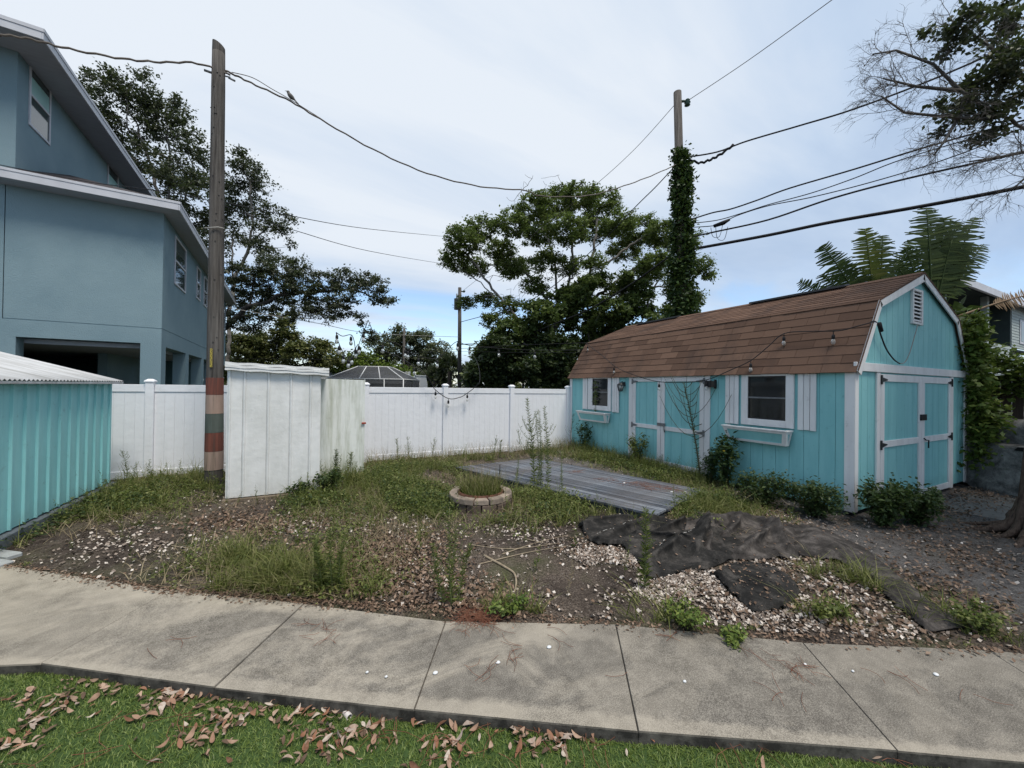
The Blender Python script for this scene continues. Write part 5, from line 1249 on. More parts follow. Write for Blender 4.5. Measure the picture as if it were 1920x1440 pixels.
wire('lowest and thickest black cable at right crossing over the palm tops', [(12.65,10.19,7.15),(13.00,9.86,7.20),(14.04,7.91,7.22),(14.85,6.38,7.28),(15.87,4.47,7.27),(16.70,2.90,7.30),(17.02,2.29,7.33),(19,-1.5,7.5)], 0.052)
wire('highest thin line from ivy pole top to the upper right edge', [(12.66,10.16,12.94),(12.76,7.93,12.84),(12.76,5.53,12.78),(12.76,4.60,12.78),(12.8,-4,13.0)], 0.012, 'cable_grey')
wire('thin line falling from ivy pole top behind the big spreading tree', [(12.40,10.5,12.95),(12.41,12.66,12.35),(12.05,15.13,11.68),(11.38,19.69,10.80),(10.26,28.55,9.28)], 0.012, 'cable_grey')
wire('long dark cable slanting down in front of the big tree from ivy pole', [(12.6,10.5,7.25),(12.61,11.29,6.99),(12.38,12.86,6.37),(12.06,15.03,5.72),(11.73,17.30,5.34),(10.99,22.28,4.72),(10.07,28.45,5.03)], 0.035)
wire('second dark cable from ivy pole slanting behind the tree top', [(12.45,10.5,10.55),(12.57,11.58,10.24),(12.44,12.49,9.82),(12.11,14.74,8.71),(11.39,19.61,6.99),(10.0,28.5,6.75)], 0.022)
wire('upper thin wire crossing open sky from striped pole to the big tree', [(-1.52,8.46,5.02),(-1.17,9.11,5.25),(-0.59,10.11,5.62),(1.52,13.77,7.05),(6.87,23.02,10.98)], 0.009)
wire('lower thin wire crossing open sky from striped pole to the big tree', [(-1.52,8.46,4.96),(-1.10,9.24,5.12),(-0.44,10.37,5.39),(1.54,13.80,6.32),(5.96,21.44,8.78),(8.0,23.2,9.4)], 0.009)
wire('thin wire from striped pole past the lower eave of the stucco house', [(-1.60,8.45,4.99),(-2.29,9.02,5.23),(-3.08,9.66,5.43),(-4.35,10.71,5.77),(-7.5,11.97,6.3)], 0.008)
wire('pale twin service drop from stucco house in front of the oak', [(-3.9,22.05,5.33),(-2.19,22.80,5.24),(0.22,23.93,5.15),(3.22,25.34,5.00),(9.95,28.52,5.60)], 0.014, 'cable_pale')
wire('thin dark guy wire from far shed corner to stucco house', [(7.38,9.45,3.17),(5.97,10.75,3.14),(4.39,12.21,3.05),(3.41,13.12,2.96),(1.86,14.56,2.80),(0.17,16.13,2.72),(-3.50,19.35,2.79)], 0.006, name='guy_wire')
wire('short second guy wire below the first at far shed corner', [(7.30,9.47,2.87),(5.91,10.80,2.89),(4.40,12.21,2.95),(3.4,13.1,2.93)], 0.005, name='guy_wire')

# ---- festoon lights: cable > socket > bulb
sock_me = bulb_me = None
def festoon(label, pts, bulbs, drop=0.10, r=0.008, scale=1.0):
    global sock_me, bulb_me
    P = smooth_pts(pts, 5); base = P[0]
    t = thing('string_light', label, 'string lights', base, group='festoon light strings')
    MB().tube([p - base for p in P], r, 5).build('cable', 'cable_black', t)
    for b in bulbs:
        b = Vector(b)
        k = min(range(len(P)), key=lambda i: (P[i] - b).length); q = P[k] if (P[k] - b).length < 0.6 else b
        at = q - base
        m = MB()
        m.tube([at, at - Vector((0, 0, drop * 0.5))], 0.006 * scale, 4)
        m.lathe([(0.010 * scale, 0.0), (0.022 * scale, -0.015 * scale), (0.024 * scale, -0.065 * scale), (0.018 * scale, -0.07 * scale)], 8, tuple(at - Vector((0, 0, drop * 0.5))))
        s = m.build('socket', 'cable_black', t)
        MB().lathe([(0.016 * scale, 0.0), (0.030 * scale, -0.03 * scale), (0.028 * scale, -0.065 * scale), (0.012 * scale, -0.085 * scale)], 8, tuple(at - Vector((0, 0, drop * 0.5 + 0.07 * scale)))).build('bulb', 'bulb_glass', s)
    return t
S1 = [(7.40,9.42,3.17),(7.20,9.15,3.08),(6.92,8.14,2.66),(6.71,7.34,2.30),(6.61,6.49,2.06),(6.61,5.94,1.95),(6.61,5.34,1.93),(6.61,4.81,1.98),(6.62,4.35,2.15),(6.72,4.05,2.31),(6.85,3.84,2.54),(6.98,3.66,2.75),(6.97,3.27,2.74),(6.94,2.89,2.70),(6.97,2.69,2.74),(7.06,2.54,2.79)]
festoon('festoon string looped along the front roof edge of turquoise shed', S1, [(7.20,9.15,3.08),(6.72,7.5,2.36),(6.61,5.96,1.95),(6.61,4.84,1.98),(6.72,4.05,2.31),(6.98,3.64,2.75),(6.95,2.95,2.70)], 0.10)
festoon('tangled festoon string hanging free above the small white shed', [(0.48,11,3.15),(0.63,11,3.06),(0.84,11,3.11),(0.92,11,2.94),(0.97,11,2.63),(1.04,11,2.88),(1.13,11,3.17),(1.20,11,3.36),(1.26,11,3.54)], [(0.48,11,3.12),(0.84,11,3.11),(1.04,11,2.88),(1.20,11,3.20)], 0.10, 0.010, 1.5)
festoon('lower loop of festoon string with bunched bulbs above white shed', [(0.48,11.05,3.15),(0.56,11.05,2.85),(0.69,11.05,2.58),(0.77,11.05,2.50),(0.87,11.05,2.60),(1.02,11.05,2.88)], [(0.55,11.05,2.84),(0.66,11.05,2.60),(0.78,11.05,2.50),(0.88,11.05,2.60),(0.97,11.05,2.75)], 0.10, 0.010, 1.5)
festoon('festoon string swagged between far trees left of the thin pole', [(1.26,11,3.54),(1.45,11,3.1),(1.62,11,2.94),(1.75,11,3.00),(1.96,11,2.97),(2.33,11,2.81),(2.63,11,2.63),(3.18,11,2.59),(3.43,11,2.82),(3.79,11,3.13),(4.4,11.6,3.1),(5.9,10.8,2.98),(7.3,9.5,2.95)], [(1.63,11,2.75),(2.12,11,2.55),(2.35,11,2.81),(2.63,11,2.63),(3.18,11,2.59),(3.79,11,3.13),(4.4,11.6,3.0),(5.2,11.2,2.9),(6.1,10.7,2.9)], 0.10, 0.010, 1.5)
festoon('festoon string dipping low in front of white fence right of algae door', [(1.55,11,2.75),(1.95,10.4,2.55),(2.36,9.30,2.09),(2.54,9.28,1.86),(2.65,9.28,1.69),(2.98,9.28,1.48),(3.28,9.28,1.51),(3.48,9.28,1.62),(3.69,9.28,1.78),(3.83,9.30,1.97),(4.1,10.2,2.5),(4.4,11.8,3.0)], [(2.66,9.28,1.68),(3.0,9.28,1.48),(3.48,9.28,1.62),(2.2,9.8,2.3)], 0.09, 0.009, 1.15)
pg = thing('extension_cord', 'black and white extension cord drooping across the turquoise gable', 'cord', (7.08, 2.56, 2.80))
MB().tube(smooth_pts([(0,0,0),(0.12,0.01,0.02),(0.25,0.02,-0.01),(0.36,0.02,-0.16),(0.55,0.02,-0.36),(0.80,0.02,-0.50),(1.02,0.02,-0.56)]), 0.010, 6).build('cord_lead', 'cable_black', pg)
MB().tube(smooth_pts([(1.02,0.02,-0.56),(1.20,0.02,-0.53),(1.36,0.02,-0.40),(1.50,0.02,-0.20),(1.64,0.02,0.02),(1.70,0.02,0.12)]), 0.007, 5).build('cord_tail', 'cable_pale', pg)
MB().tube([(0.24,0.0,0.0),(0.33,0.0,-0.11)], [0.030,0.024], 8).build('cord_plug', 'cable_black', pg)
bd = thing('bird', 'small grey bird perched on the sagging cable right of striped pole', 'bird', (-0.50, 8.56, 7.262))
m = MB(); m.tube(smooth_pts([(0.09,0,0.02),(0.05,0,0.05),(0.0,0,0.085),(-0.03,0,0.13),(-0.04,0,0.165)], 4), [0.010,0.013,0.016,0.022,0.030,0.036,0.040,0.042,0.042,0.040,0.036,0.030,0.028,0.029,0.028,0.024,0.014], 10); m.build('body', 'bird_grey', bd)
MB().tube([(-0.062,0,0.155),(-0.095,0,0.148)], [0.008,0.001], 6).build('beak', 'black_metal', bd); MB().tube([(0.06,0,0.04),(0.14,0,-0.03)], [0.014,0.010], 6).build('tail', 'bird_grey', bd)
m = MB(); m.tube([(0,0.012,0.05),(0.0,0.012,0.012)], 0.004, 4); m.tube([(0,-0.012,0.05),(0.0,-0.012,0.012)], 0.004, 4); m.build('leg', 'black_metal', bd)
pv = thing('drain_pipe', 'short white plastic pipe end poking out under the pavement edge', 'pipe', (0.20, 2.345, -0.066), R(20))
n_ = 14; V = []; 
for (r, y) in ((0.017, 0.10), (0.017, -0.01), (0.0125, -0.01), (0.0125, 0.03)):
    for k in range(n_): a = 2 * math.pi * k / n_; V.append((r * math.cos(a), y, r * math.sin(a)))
m = MB(); m.add(V, [(i * n_ + k, i * n_ + (k + 1) % n_, (i + 1) * n_ + (k + 1) % n_, (i + 1) * n_ + k) for i in range(3) for k in range(n_)], True); m.build('pipe_wall', 'pvc', pv)
MB().add([(0.0123 * math.cos(2 * math.pi * k / n_), 0.03, 0.0123 * math.sin(2 * math.pi * k / n_)) for k in range(n_)], [tuple(range(n_))]).build('pipe_inside', 'black_inside', pv)

# ------------------------------------------------------------------ trees
def dense_poly(P, step):
    out = [np.array(P[0], float)]
    for a, b in zip(P[:-1], P[1:]):
        a, b = np.array(a, float), np.array(b, float); k = max(1, int(np.linalg.norm(b - a) / step))
        for i in range(1, k + 1): out.append(a + (b - a) * i / k)
    return out
def grow(skeleton, attract, bf=0.35, step=0.6):
    """limbs: hand-set polylines first, then every twig point joined to the nearest wood (short reach, short way to the root)"""
    nodes, par, pl = [], [], []
    for P in skeleton:
        D = dense_poly(P, step)
        D = [p + (rng.normal(0, 0.05 * step, 3) if 0 < i < len(D) - 1 else 0) for i, p in enumerate(D)]
        if nodes:
            d = [np.linalg.norm(D[0] - q) for q in nodes]; prev = int(np.argmin(d))
        else: prev = -1
        for p in D:
            L = 0 if prev < 0 else pl[prev] + np.linalg.norm(p - nodes[prev])
            nodes.append(p); par.append(prev); pl.append(L); prev = len(nodes) - 1
    A = np.asarray(attract, float); n = len(A); nd = np.array(nodes)
    D = np.linalg.norm(A[:, None] - nd[None], axis=2) + bf * np.array(pl)[None]
    best = D.argmin(1); cost = D.min(1); left = np.ones(n, bool); tip_id = np.zeros(n, int)
    for _ in range(n):
        i = int(np.where(left, cost, 1e9).argmin()); left[i] = False
        b = best[i]; L = pl[b] + np.linalg.norm(A[i] - nodes[b])
        nodes.append(A[i]); par.append(int(b)); pl.append(L); me = len(nodes) - 1; tip_id[i] = me
        c = np.linalg.norm(A - A[i], axis=1) + bf * L; m = c < cost; best[m] = me; cost[m] = c[m]
    return np.array(nodes), np.array(par), tip_id
def wood_mesh(nodes, par, tip_r, expo, sides=5, rmax=9.0, wig=0.07):
    n = len(nodes); w = np.zeros(n); kids = np.zeros(n, int)
    for i in range(n):
        if par[i] >= 0: kids[par[i]] += 1
    acc = (kids == 0).astype(float)
    for i in range(n - 1, -1, -1):
        pass
    order = np.argsort(-np.arange(n))
    # children always come after parents in the list
    for i in order:
        if par[i] >= 0: acc[par[i]] += acc[i]
    r = np.minimum(tip_r * np.maximum(acc, 1) ** expo, rmax)
    mb = MB()
    for i in range(n):
        p = par[i]
        if p < 0: continue
        a, b = nodes[p], nodes[i]; L = np.linalg.norm(b - a)
        if L < 1e-4: continue
        ra = min(r[p], r[i] * 1.35)
        mid = (a + b) / 2 + rng.normal(0, wig * L, 3)
        mb.tube([a, mid, b], [ra, (ra + r[i]) / 2, r[i]], sides if r[i] > tip_r * 2.5 else 3, cap=False)
    return mb
def blob_points(clumps, per, flat=0.8):
    pts = []
    for (x, y, z, r) in clumps:
        k = max(2, int(per * r * r)) if per > 0 else 6
        v = rng.normal(size=(k, 3)); v /= np.linalg.norm(v, axis=1)[:, None]
        q = v * (rng.uniform(0.15, 1, (k, 1)) ** 0.45) * r; q[:, 2] *= flat
        pts.append(q + np.array([x, y, z]))
    return np.concatenate(pts)
def tree(name, label, cat, skeleton, clumps, per, leaves, lsize, sig, lmat, bark, tip_r=0.02, expo=0.48, group=None, bf=0.35, bare=None, up=0.5, step=0.6, flat=0.8, rmax=0.4, leafbase=LEAF_V):
    base = np.array(skeleton[0][0], float)
    t = thing(name, label, cat, tuple(base), group=group)
    A = blob_points(clumps, per, flat) if len(clumps) else np.zeros((0, 3))
    allA = A
    if bare is not None:
        Bp = blob_points(*bare); allA = np.concatenate([A, Bp])
    nodes, par, tips = grow(skeleton, allA, bf, step)
    wood_mesh(nodes - base, par, tip_r, expo, 6, rmax).build('trunk', bark, t)
    if len(A):
        k = rng.poisson(leaves, len(A)) + 3
        idx = np.repeat(np.arange(len(A)), k); n = len(idx)
        s = sig * rng.uniform(0.6, 1.35, len(A))[idx]
        off = rng.normal(size=(n, 3)) * s[:, None]; off[:, 2] *= 0.62
        pos = A[idx] + off - base
        V, F = scatter(pos, frames(n, up), lsize * rng.uniform(0.6, 1.3, n), leafbase)
        npobj('crown', V, F, lmat, t)
    return t

OAK_A=[(-12.5,35.3,21.4,1.43),(-11.3,35.7,22.2,1.67),(-10.2,36.3,21.8,1.61),(-13.1,35.8,19.4,1.51),(-11.7,36.2,19.7,1.79),(-9.6,36.4,20.4,1.87),(-7.4,33.3,18.1,1.28),(-11.0,36.2,17.5,1.70),(-12.9,38.0,18.3,1.36),(-8.3,33.9,16.3,1.76),(-10.0,35.9,15.7,1.52),(-7.0,32.6,14.9,1.36),(-7.9,34.0,13.1,1.67),(-6.6,34.4,13.2,1.34),(-9.2,34.0,13.6,1.27),(-14.6,37.7,22.1,0.82),(-7.2,34.4,17.3,0.76),(-6.6,33.0,11.2,1.28)]
OAK_B=[(-4.5,29.5,15.8,0.87),(-3.6,29.6,15.3,1.17),(-4.1,30.7,14.3,1.13),(-5.0,29.9,14.5,0.95),(-2.6,29.4,12.8,0.90),(-4.8,31.3,13.1,1.21),(-3.0,29.1,11.9,0.88),(-1.8,29.1,11.8,0.63),(-1.5,29.2,11.1,0.42),(-3.2,29.3,10.5,0.96),(-4.7,30.8,11.2,1.05),(-2.5,28.7,9.9,0.68),(-5.4,30.6,13.4,1.03),(-1.7,29.1,12.6,0.49)]
OAK_C=[(-3.6,24.6,7.6,0.90),(-2.6,24.7,8.0,0.98),(-3.2,25.8,7.0,1.07),(-1.6,23.7,7.6,0.90),(-1.0,24.1,8.2,0.81),(-1.9,25.3,6.7,1.08),(-0.6,23.3,7.0,1.02),(0.4,23.5,7.4,0.88),(1.5,23.5,7.7,0.84),(2.5,21.9,7.3,0.92),(3.2,22.2,6.7,0.71),(3.6,21.4,6.2,0.34),(1.2,22.8,6.4,0.87),(0.2,23.9,6.2,0.89),(-0.8,23.4,5.7,0.85),(-2.4,24.8,5.5,0.81),(1.5,23.2,5.7,0.59),(2.3,22.2,5.3,0.40),(2.6,22.4,4.5,0.47),(-4.1,26.6,6.0,1.03),(0.7,23.0,5.4,0.52),(-3.4,25.6,5.0,0.74)]
MIDTREE=[(-5.4,37.4,4.9,1.37),(-4.0,37.7,4.8,1.41),(-6.0,39.9,3.0,1.54),(-4.2,37.1,3.0,1.38),(-2.0,37.0,6.0,1.06),(-2.9,38.3,4.5,1.27),(-1.2,35.9,4.4,1.13),(-0.0,36.1,4.9,1.07),(0.4,36.9,3.4,1.28),(1.5,34.9,4.0,0.79),(-1.6,37.2,2.9,1.26),(-2.2,36.5,7.0,0.61)]
OLIVE=[(5.8,38.3,5.4,1.53),(7.6,38.5,6.6,1.26),(9.5,38.6,6.2,1.50),(10.5,36.3,5.0,1.34),(7.0,39.1,4.0,1.79),(9.6,39.0,3.8,1.73),(11.1,36.4,3.5,1.14),(5.2,40.3,4.0,1.27),(8.7,39.7,5.5,1.74)]
BRIGHT=[(2.4,35.9,3.2,1.10),(3.7,36.1,3.7,1.22),(4.7,36.4,2.8,1.15),(2.9,36.0,2.2,0.92),(5.2,35.5,3.3,0.85),(1.7,37.9,2.5,0.76),(6.6,34.3,2.6,1.02),(8.0,34.3,2.3,0.95)]
BIG_TOP=[(7.8,21.8,10.5,1.15),(9.2,22.2,11.6,1.00),(7.6,23.0,9.6,0.93),(11.1,23.5,11.0,1.08),(9.9,25.2,10.2,0.97),(10.3,20.5,11.5,1.02),(12.0,20.8,12.9,1.26),(14.9,22.6,14.8,1.35),(15.1,20.3,14.1,1.25),(18.4,21.9,15.1,1.32),(14.8,24.9,13.3,1.37),(13.2,19.0,11.2,1.21),(17.8,22.3,13.3,1.40),(16.7,18.3,12.0,1.13),(20.1,19.9,12.9,1.35),(19.9,17.8,11.8,1.18),(23.6,19.3,12.6,1.24),(22.9,17.4,10.1,0.86),(20.6,22.0,12.2,1.20),(18.0,16.5,9.4,1.02),(12.6,24.9,10.5,1.09),(24.4,18.9,8.4,0.85),(23.6,17.1,9.4,0.50),(10.2,24.0,7.7,0.72),(9.6,26.5,7.8,0.62),(9.8,21.9,5.9,0.73),(15.0,25.9,11.2,0.91),(14.3,17.4,9.0,0.67)]
BIG_LOW=[(11.5,19.7,5.8,1.39),(13.4,19.8,6.9,1.45),(15.2,20.0,5.8,1.65),(15.6,18.0,6.5,1.28),(18.0,17.7,7.1,1.33),(17.5,19.0,5.5,1.52),(18.1,16.9,5.6,1.29),(14.5,19.7,7.4,1.21),(20.6,17.6,6.3,1.39),(17.4,17.6,8.3,0.98),(15.2,19.5,8.1,1.01),(10.4,20.4,5.1,1.27),(12.3,20.4,4.3,1.51),(14.3,20.4,4.1,1.58),(9.7,21.1,3.9,1.16),(9.2,22.3,2.9,1.00),(11.3,22.1,3.0,1.38),(12.4,19.9,2.3,1.29),(14.3,19.8,2.4,1.21),(16.3,19.7,4.5,1.24),(19.5,16.5,3.6,1.6),(17.0,17.0,3.0,1.5)]
BARE_TOP=[(12.5,22.7,15.3,0.79),(14.1,23.0,15.8,0.90),(14.3,20.7,14.9,0.76),(12.8,22.2,15.4,0.50),(14.4,21.7,15.9,0.50),(11.8,23.5,14.6,0.58)]
DARKBASE=[(9.1,20.2,4.1,1.04),(8.8,21.1,2.9,1.07),(10.4,21.1,2.6,1.17),(11.2,19.2,2.9,1.23),(13.0,19.2,2.6,1.27),(11.2,20.9,4.3,1.18),(12.4,18.8,4.2,1.12),(10.0,20.9,2.1,0.77),(8.7,22.0,2.1,0.72),(14.0,18.3,2.6,0.94),(10.0,21.5,1.2,1.2),(12.0,19.5,1.2,1.2),(14.5,18.0,1.3,1.2)]
tree('oak_tree', 'tallest dark oak rising behind the stucco house roof', 'tree', [[(-9.0,34.5,0),(-9.2,34.8,7),(-9.4,35.0,12.5),(-10.3,35.6,16.5),(-11.4,36,20)], [(-9.3,35,12),(-8.2,34.2,14.5),(-7.8,33.8,17)], [(-9.5,35.2,13.5),(-9.4,35.8,17),(-9.8,36.2,20.5)]], OAK_A, 15, 44, 0.20, 0.22, 'oak_leaf', 'bark_mid', 0.014, 0.45, flat=0.75)
tree('oak_tree', 'slimmer oak with pale bent trunk just right of the striped pole', 'tree', [[(-4.9,30.4,0),(-4.95,30.3,6),(-4.7,30.2,8.4),(-3.9,29.9,10.6),(-3.7,29.8,12.5),(-3.9,29.8,14.8)], [(-3.9,29.9,10.8),(-2.8,29.4,11.9)], [(-4.8,30.3,8.2),(-4.9,30.7,11.5)]], OAK_B, 22, 42, 0.165, 0.18, 'oak_leaf', 'bark_pale', 0.011, 0.50, flat=0.7)
tree('oak_tree', 'dark low oak spreading sideways above the small white shed', 'tree', [[(-5.6,26.3,0),(-5.4,26.2,3.2),(-4.6,25.8,4.6),(-3.2,25.0,5.9),(-1.6,24.3,6.6),(0.2,23.6,6.9),(1.8,22.9,7.0),(3.0,22.0,6.6)], [(-3.2,25,5.9),(-3.0,25,7.4)], [(-0.6,23.8,6.7),(0.8,23.2,6.1),(2.0,22.5,5.6)], [(-5.0,26,4.3),(-4.3,26.2,6.0)]], OAK_C, 36, 56, 0.135, 0.125, 'oak_leaf', 'bark_dark', 0.010, 0.50, flat=0.75)
tree('broadleaf_tree', 'yellow-green hanging tree mass beyond the small white shed', 'tree', [[(-3.5,37.6,0),(-3.4,37.6,3),(-2.6,37.2,6)], [(-3.4,37.6,2),(0.2,36.5,4)]], MIDTREE, 15, 105, 0.26, 0.25, 'mid_leaf', 'bark_dark', 0.02, 0.45)
tree('broadleaf_tree', 'rounded grey-green tree behind the pool enclosure', 'tree', [[(8.2,38.6,0),(8.2,38.6,3),(8.3,38.7,5)]], OLIVE, 13, 85, 0.24, 0.25, 'olive_leaf', 'bark_dark', 0.02, 0.42)
tree('shrub', 'bright lime-green shrub mass just above the pool enclosure roof', 'shrub', [[(3.6,36.1,0),(3.7,36.1,1.5),(4.0,36.0,3)], [(3.6,36.1,0.5),(7.4,34.3,2)]], BRIGHT, 7, 130, 0.32, 0.36, 'bright_leaf', 'stem_dark', 0.015, 0.42)
BIGS = [[(14.2,21.6,0),(14.1,21.6,2.5),(13.6,21.5,4.6),(14.4,21.8,6.0),(14.5,21.74,7.8),(14.3,21.8,10.3),(13.5,22.2,12.6)],
        [(13.6,21.5,4.4),(11.65,20.98,5.4),(9.98,21.81,7.6),(8.77,22.42,9.4),(7.9,22.8,10.4)], [(11.65,20.98,5.4),(10.59,21.51,6.5),(9.38,22.12,8.0),(7.8,22.9,9.2)],
        [(14.4,21.8,6.2),(14.98,21.49,7.9),(15.41,21.25,10.67),(15.22,21.33,12.83)], [(14.9,21.5,7.4),(16.26,20.84,8.3),(16.54,20.67,10.33),(16.82,20.51,13.21)],
        [(14.4,21.8,6.4),(15.8,20.9,7.2),(17.22,20.34,8.2),(18.48,19.69,9.5),(20.38,18.7,10.75),(22.28,17.72,11.6)], [(16.4,20.7,7.9),(16.89,20.51,9.0),(17.35,20.26,10.2),(19.08,19.36,11.6)], [(14.4,21.8,7.0),(13.2,22.4,8.8),(12.2,23.2,10.2),(11.2,23.5,10.8)], [(17.2,20.3,8.1),(19.6,19.6,8.7),(22.6,18.6,9.0)]]
INNER=[(12.0,22.4,8.6,1.3),(14.6,21.8,9.0,1.3),(16.8,20.6,9.2,1.3),(18.6,19.6,9.0,1.2),(10.2,22.2,8.2,1.0),(20.6,18.6,9.8,1.1)]
big = tree('spreading_tree', 'large umbrella-crowned tree with pale forking limbs behind the shed', 'tree', BIGS, [(x, y, z, r * 1.12) for x, y, z, r in BIG_TOP] + [(12.6,21.6,8.4,1.0),(14.8,21.0,9.9,1.1),(16.6,20.2,8.9,1.1),(18.2,19.2,8.2,1.2),(19.8,18.6,9.6,1.1),(21.4,18.0,8.6,1.0),(10.8,22.0,7.0,0.9),(13.4,21.2,10.2,0.9),(11.4,22.6,9.6,0.9)], 36, 52, 0.17, 0.15, 'big_leaf', 'bark_pale', 0.0105, 0.47, bf=0.25, flat=0.6, bare=(BARE_TOP + INNER, 14, 1.0), up=0.9, rmax=0.36)
tree('broadleaf_tree', 'dense green lower tree filling in under the umbrella crown', 'tree', [[(15.5,19.2,0),(15.4,19.2,3),(15.2,19.3,6)], [(15.5,19.2,1),(12,20,4)], [(15.5,19.2,1.5),(18.8,17.4,5)]], BIG_LOW, 15, 120, 0.24, 0.17, 'big_leaf_low', 'bark_mid', 0.013, 0.45, up=0.7, flat=0.7)
tree('shrub', 'very dark bush thicket at far left corner of the turquoise shed', 'shrub', [[(11,20,0),(11,20,2),(11.4,19.8,3.6)], [(11,20,0.4),(13.4,18.8,2.4)], [(11,20,0.4),(9,21.2,2.6)]], DARKBASE, 16, 170, 0.25, 0.18, 'shade_leaf', 'bark_dark', 0.015, 0.42)
for k, (cx0, cy0, h) in enumerate(((10.1, 31.2, 3.4), (11.9, 30.4, 3.0), (9.0, 32.2, 2.6))):
    lab = ('sabal palm with fan leaves left of the thin transformer pole', 'sabal palm with fan leaves right of the thin transformer pole', 'lowest sabal palm tuft above fence left of transformer pole')[(1, 1, 2)[k]] if k else 'tallest sabal palm clump directly behind the thin transformer pole'
    t = thing('sabal_palm', lab, 'palm', (cx0, cy0, 0))
    MB().tube([(0, 0, 0), (0, 0, h - 0.4)], [0.22, 0.18], 8).build('trunk', 'bark_dark', t)
    P, Dd = [], []
    for f in range(34):
        az = rng.uniform(0, 2 * np.pi); el = rng.uniform(-0.5, 1.35); d = np.array([math.cos(az) * math.cos(el), math.sin(az) * math.cos(el), math.sin(el)])
        c = np.array([0, 0, h - 0.4]) + d * rng.uniform(0.5, 0.95)
        for q in range(26):
            e = d + rng.normal(0, 0.42, 3) + np.array([0, 0, -0.15]); P.append(c); Dd.append(e)
    P = np.array(P); Dd = np.array(Dd); n = len(P)
    V, F = scatter(P, frames_along(Dd), 0.85 * rng.uniform(0.6, 1.1, n), NARROW_V)
    npobj('crown', V, F, 'sabal_leaf', t)
# row of plain far trees and hedge closing the horizon
def far_wall(label, pts, mat, n, h, sz):
    P = []
    for (x, y) in pts: P.append((x, y, h * rng.uniform(0.3, 0.6), h * rng.uniform(0.35, 0.6)))
    A = blob_points(P, 2.2, 0.9); k = rng.poisson(n, len(A)) + 4; idx = np.repeat(np.arange(len(A)), k)
    pos = A[idx] + rng.normal(0, 0.45, (len(idx), 3)); pos[:, 2] = np.abs(pos[:, 2])
    V, F = scatter(pos, frames(len(idx), 0.4), sz * rng.uniform(0.6, 1.3, len(idx))); o = npobj('far_woods', V, F, mat); kind(o, 'stuff', label)
far_wall('distant mass of trees closing the view beyond the neighbouring yards', [(-14 + 2.6 * k, 47 + 2 * math.sin(k), ) for k in range(20)] + [(38 + 2.2 * k, 22 - 3.2 * k) for k in range(6)], 'mid_leaf', 110, 3.4, 0.5)

# ---- right-hand tree: bare twigs and dark leaf clumps overhead
RT_LEAF=[(11.6,2.6,9.2,0.42),(11.6,2.9,9.1,0.35),(12.9,2.5,9.8,0.45),(11.2,3.0,9.2,0.22),(12.3,2.6,8.5,0.44),(12.6,2.8,8.2,0.52),(12.2,2.4,8.1,0.48),(12.1,2.9,7.6,0.47),(12.8,2.7,7.5,0.41),(12.7,2.3,8.6,0.44),(13.0,2.4,9.4,0.41),(11.4,2.9,7.6,0.24),(12.6,2.4,7.6,0.33),(13.5,2.3,8.2,0.45),
         (14.2,1.5,9.5,0.9),(15.8,1.8,10.4,1.1),(15.5,1.0,9.8,1.0)]
RT_BARE=[(9.8,3.5,8.7,0.37),(10.0,3.8,8.4,0.33),(10.9,3.6,9.2,0.40),(10.5,3.3,8.3,0.43),(10.4,3.6,8.1,0.42),(11.4,3.4,8.2,0.46),(10.1,3.6,7.5,0.35),(10.8,3.5,7.5,0.40),(11.7,3.3,7.5,0.41),(11.2,3.0,8.3,0.39),(11.8,3.1,6.9,0.43),(11.6,2.6,6.5,0.40),(12.5,2.5,6.6,0.42),(12.1,2.9,6.4,0.34),(12.1,2.6,6.0,0.30),(12.8,2.4,6.2,0.29),(11.4,3.3,9.7,0.28),(11.2,3.0,9.7,0.24),(10.8,3.5,7.2,0.29),(10.7,3.7,7.5,0.23),(10.9,3.2,8.9,0.28),(13.3,2.2,6.4,0.4),(13.4,2.2,7.0,0.4)]
tree('bare_branched_tree', 'half-bare tree with dark leaf clumps and grey twigs at upper right', 'tree',
     [[(15.2,1.0,0),(15.0,1.1,4),(14.5,1.5,6.4),(13.82,1.86,7.11),(13.03,2.27,7.32),(12.53,2.52,7.59),(11.84,2.87,8.07),(11.33,3.13,8.62),(10.64,3.48,8.89)], [(14.6,1.4,6.0),(13.6,2.0,7.6),(13.01,2.27,8.31),(12.71,2.42,8.97),(12.31,2.62,9.41)], [(12.53,2.52,7.59),(11.6,2.9,7.45),(10.8,3.4,7.6),(10.2,3.6,7.8)], [(13.6,2.0,7.05),(12.8,2.4,6.75),(12.0,2.7,6.5)], [(14.8,1.2,5.5),(14.9,0.8,8.0),(15.0,0.6,9.5)]],
     RT_LEAF, 46, 46, 0.115, 0.105, 'oak_leaf', 'bark_mid', 0.006, 0.5, bf=0.18, step=0.3, flat=0.8, rmax=0.15)
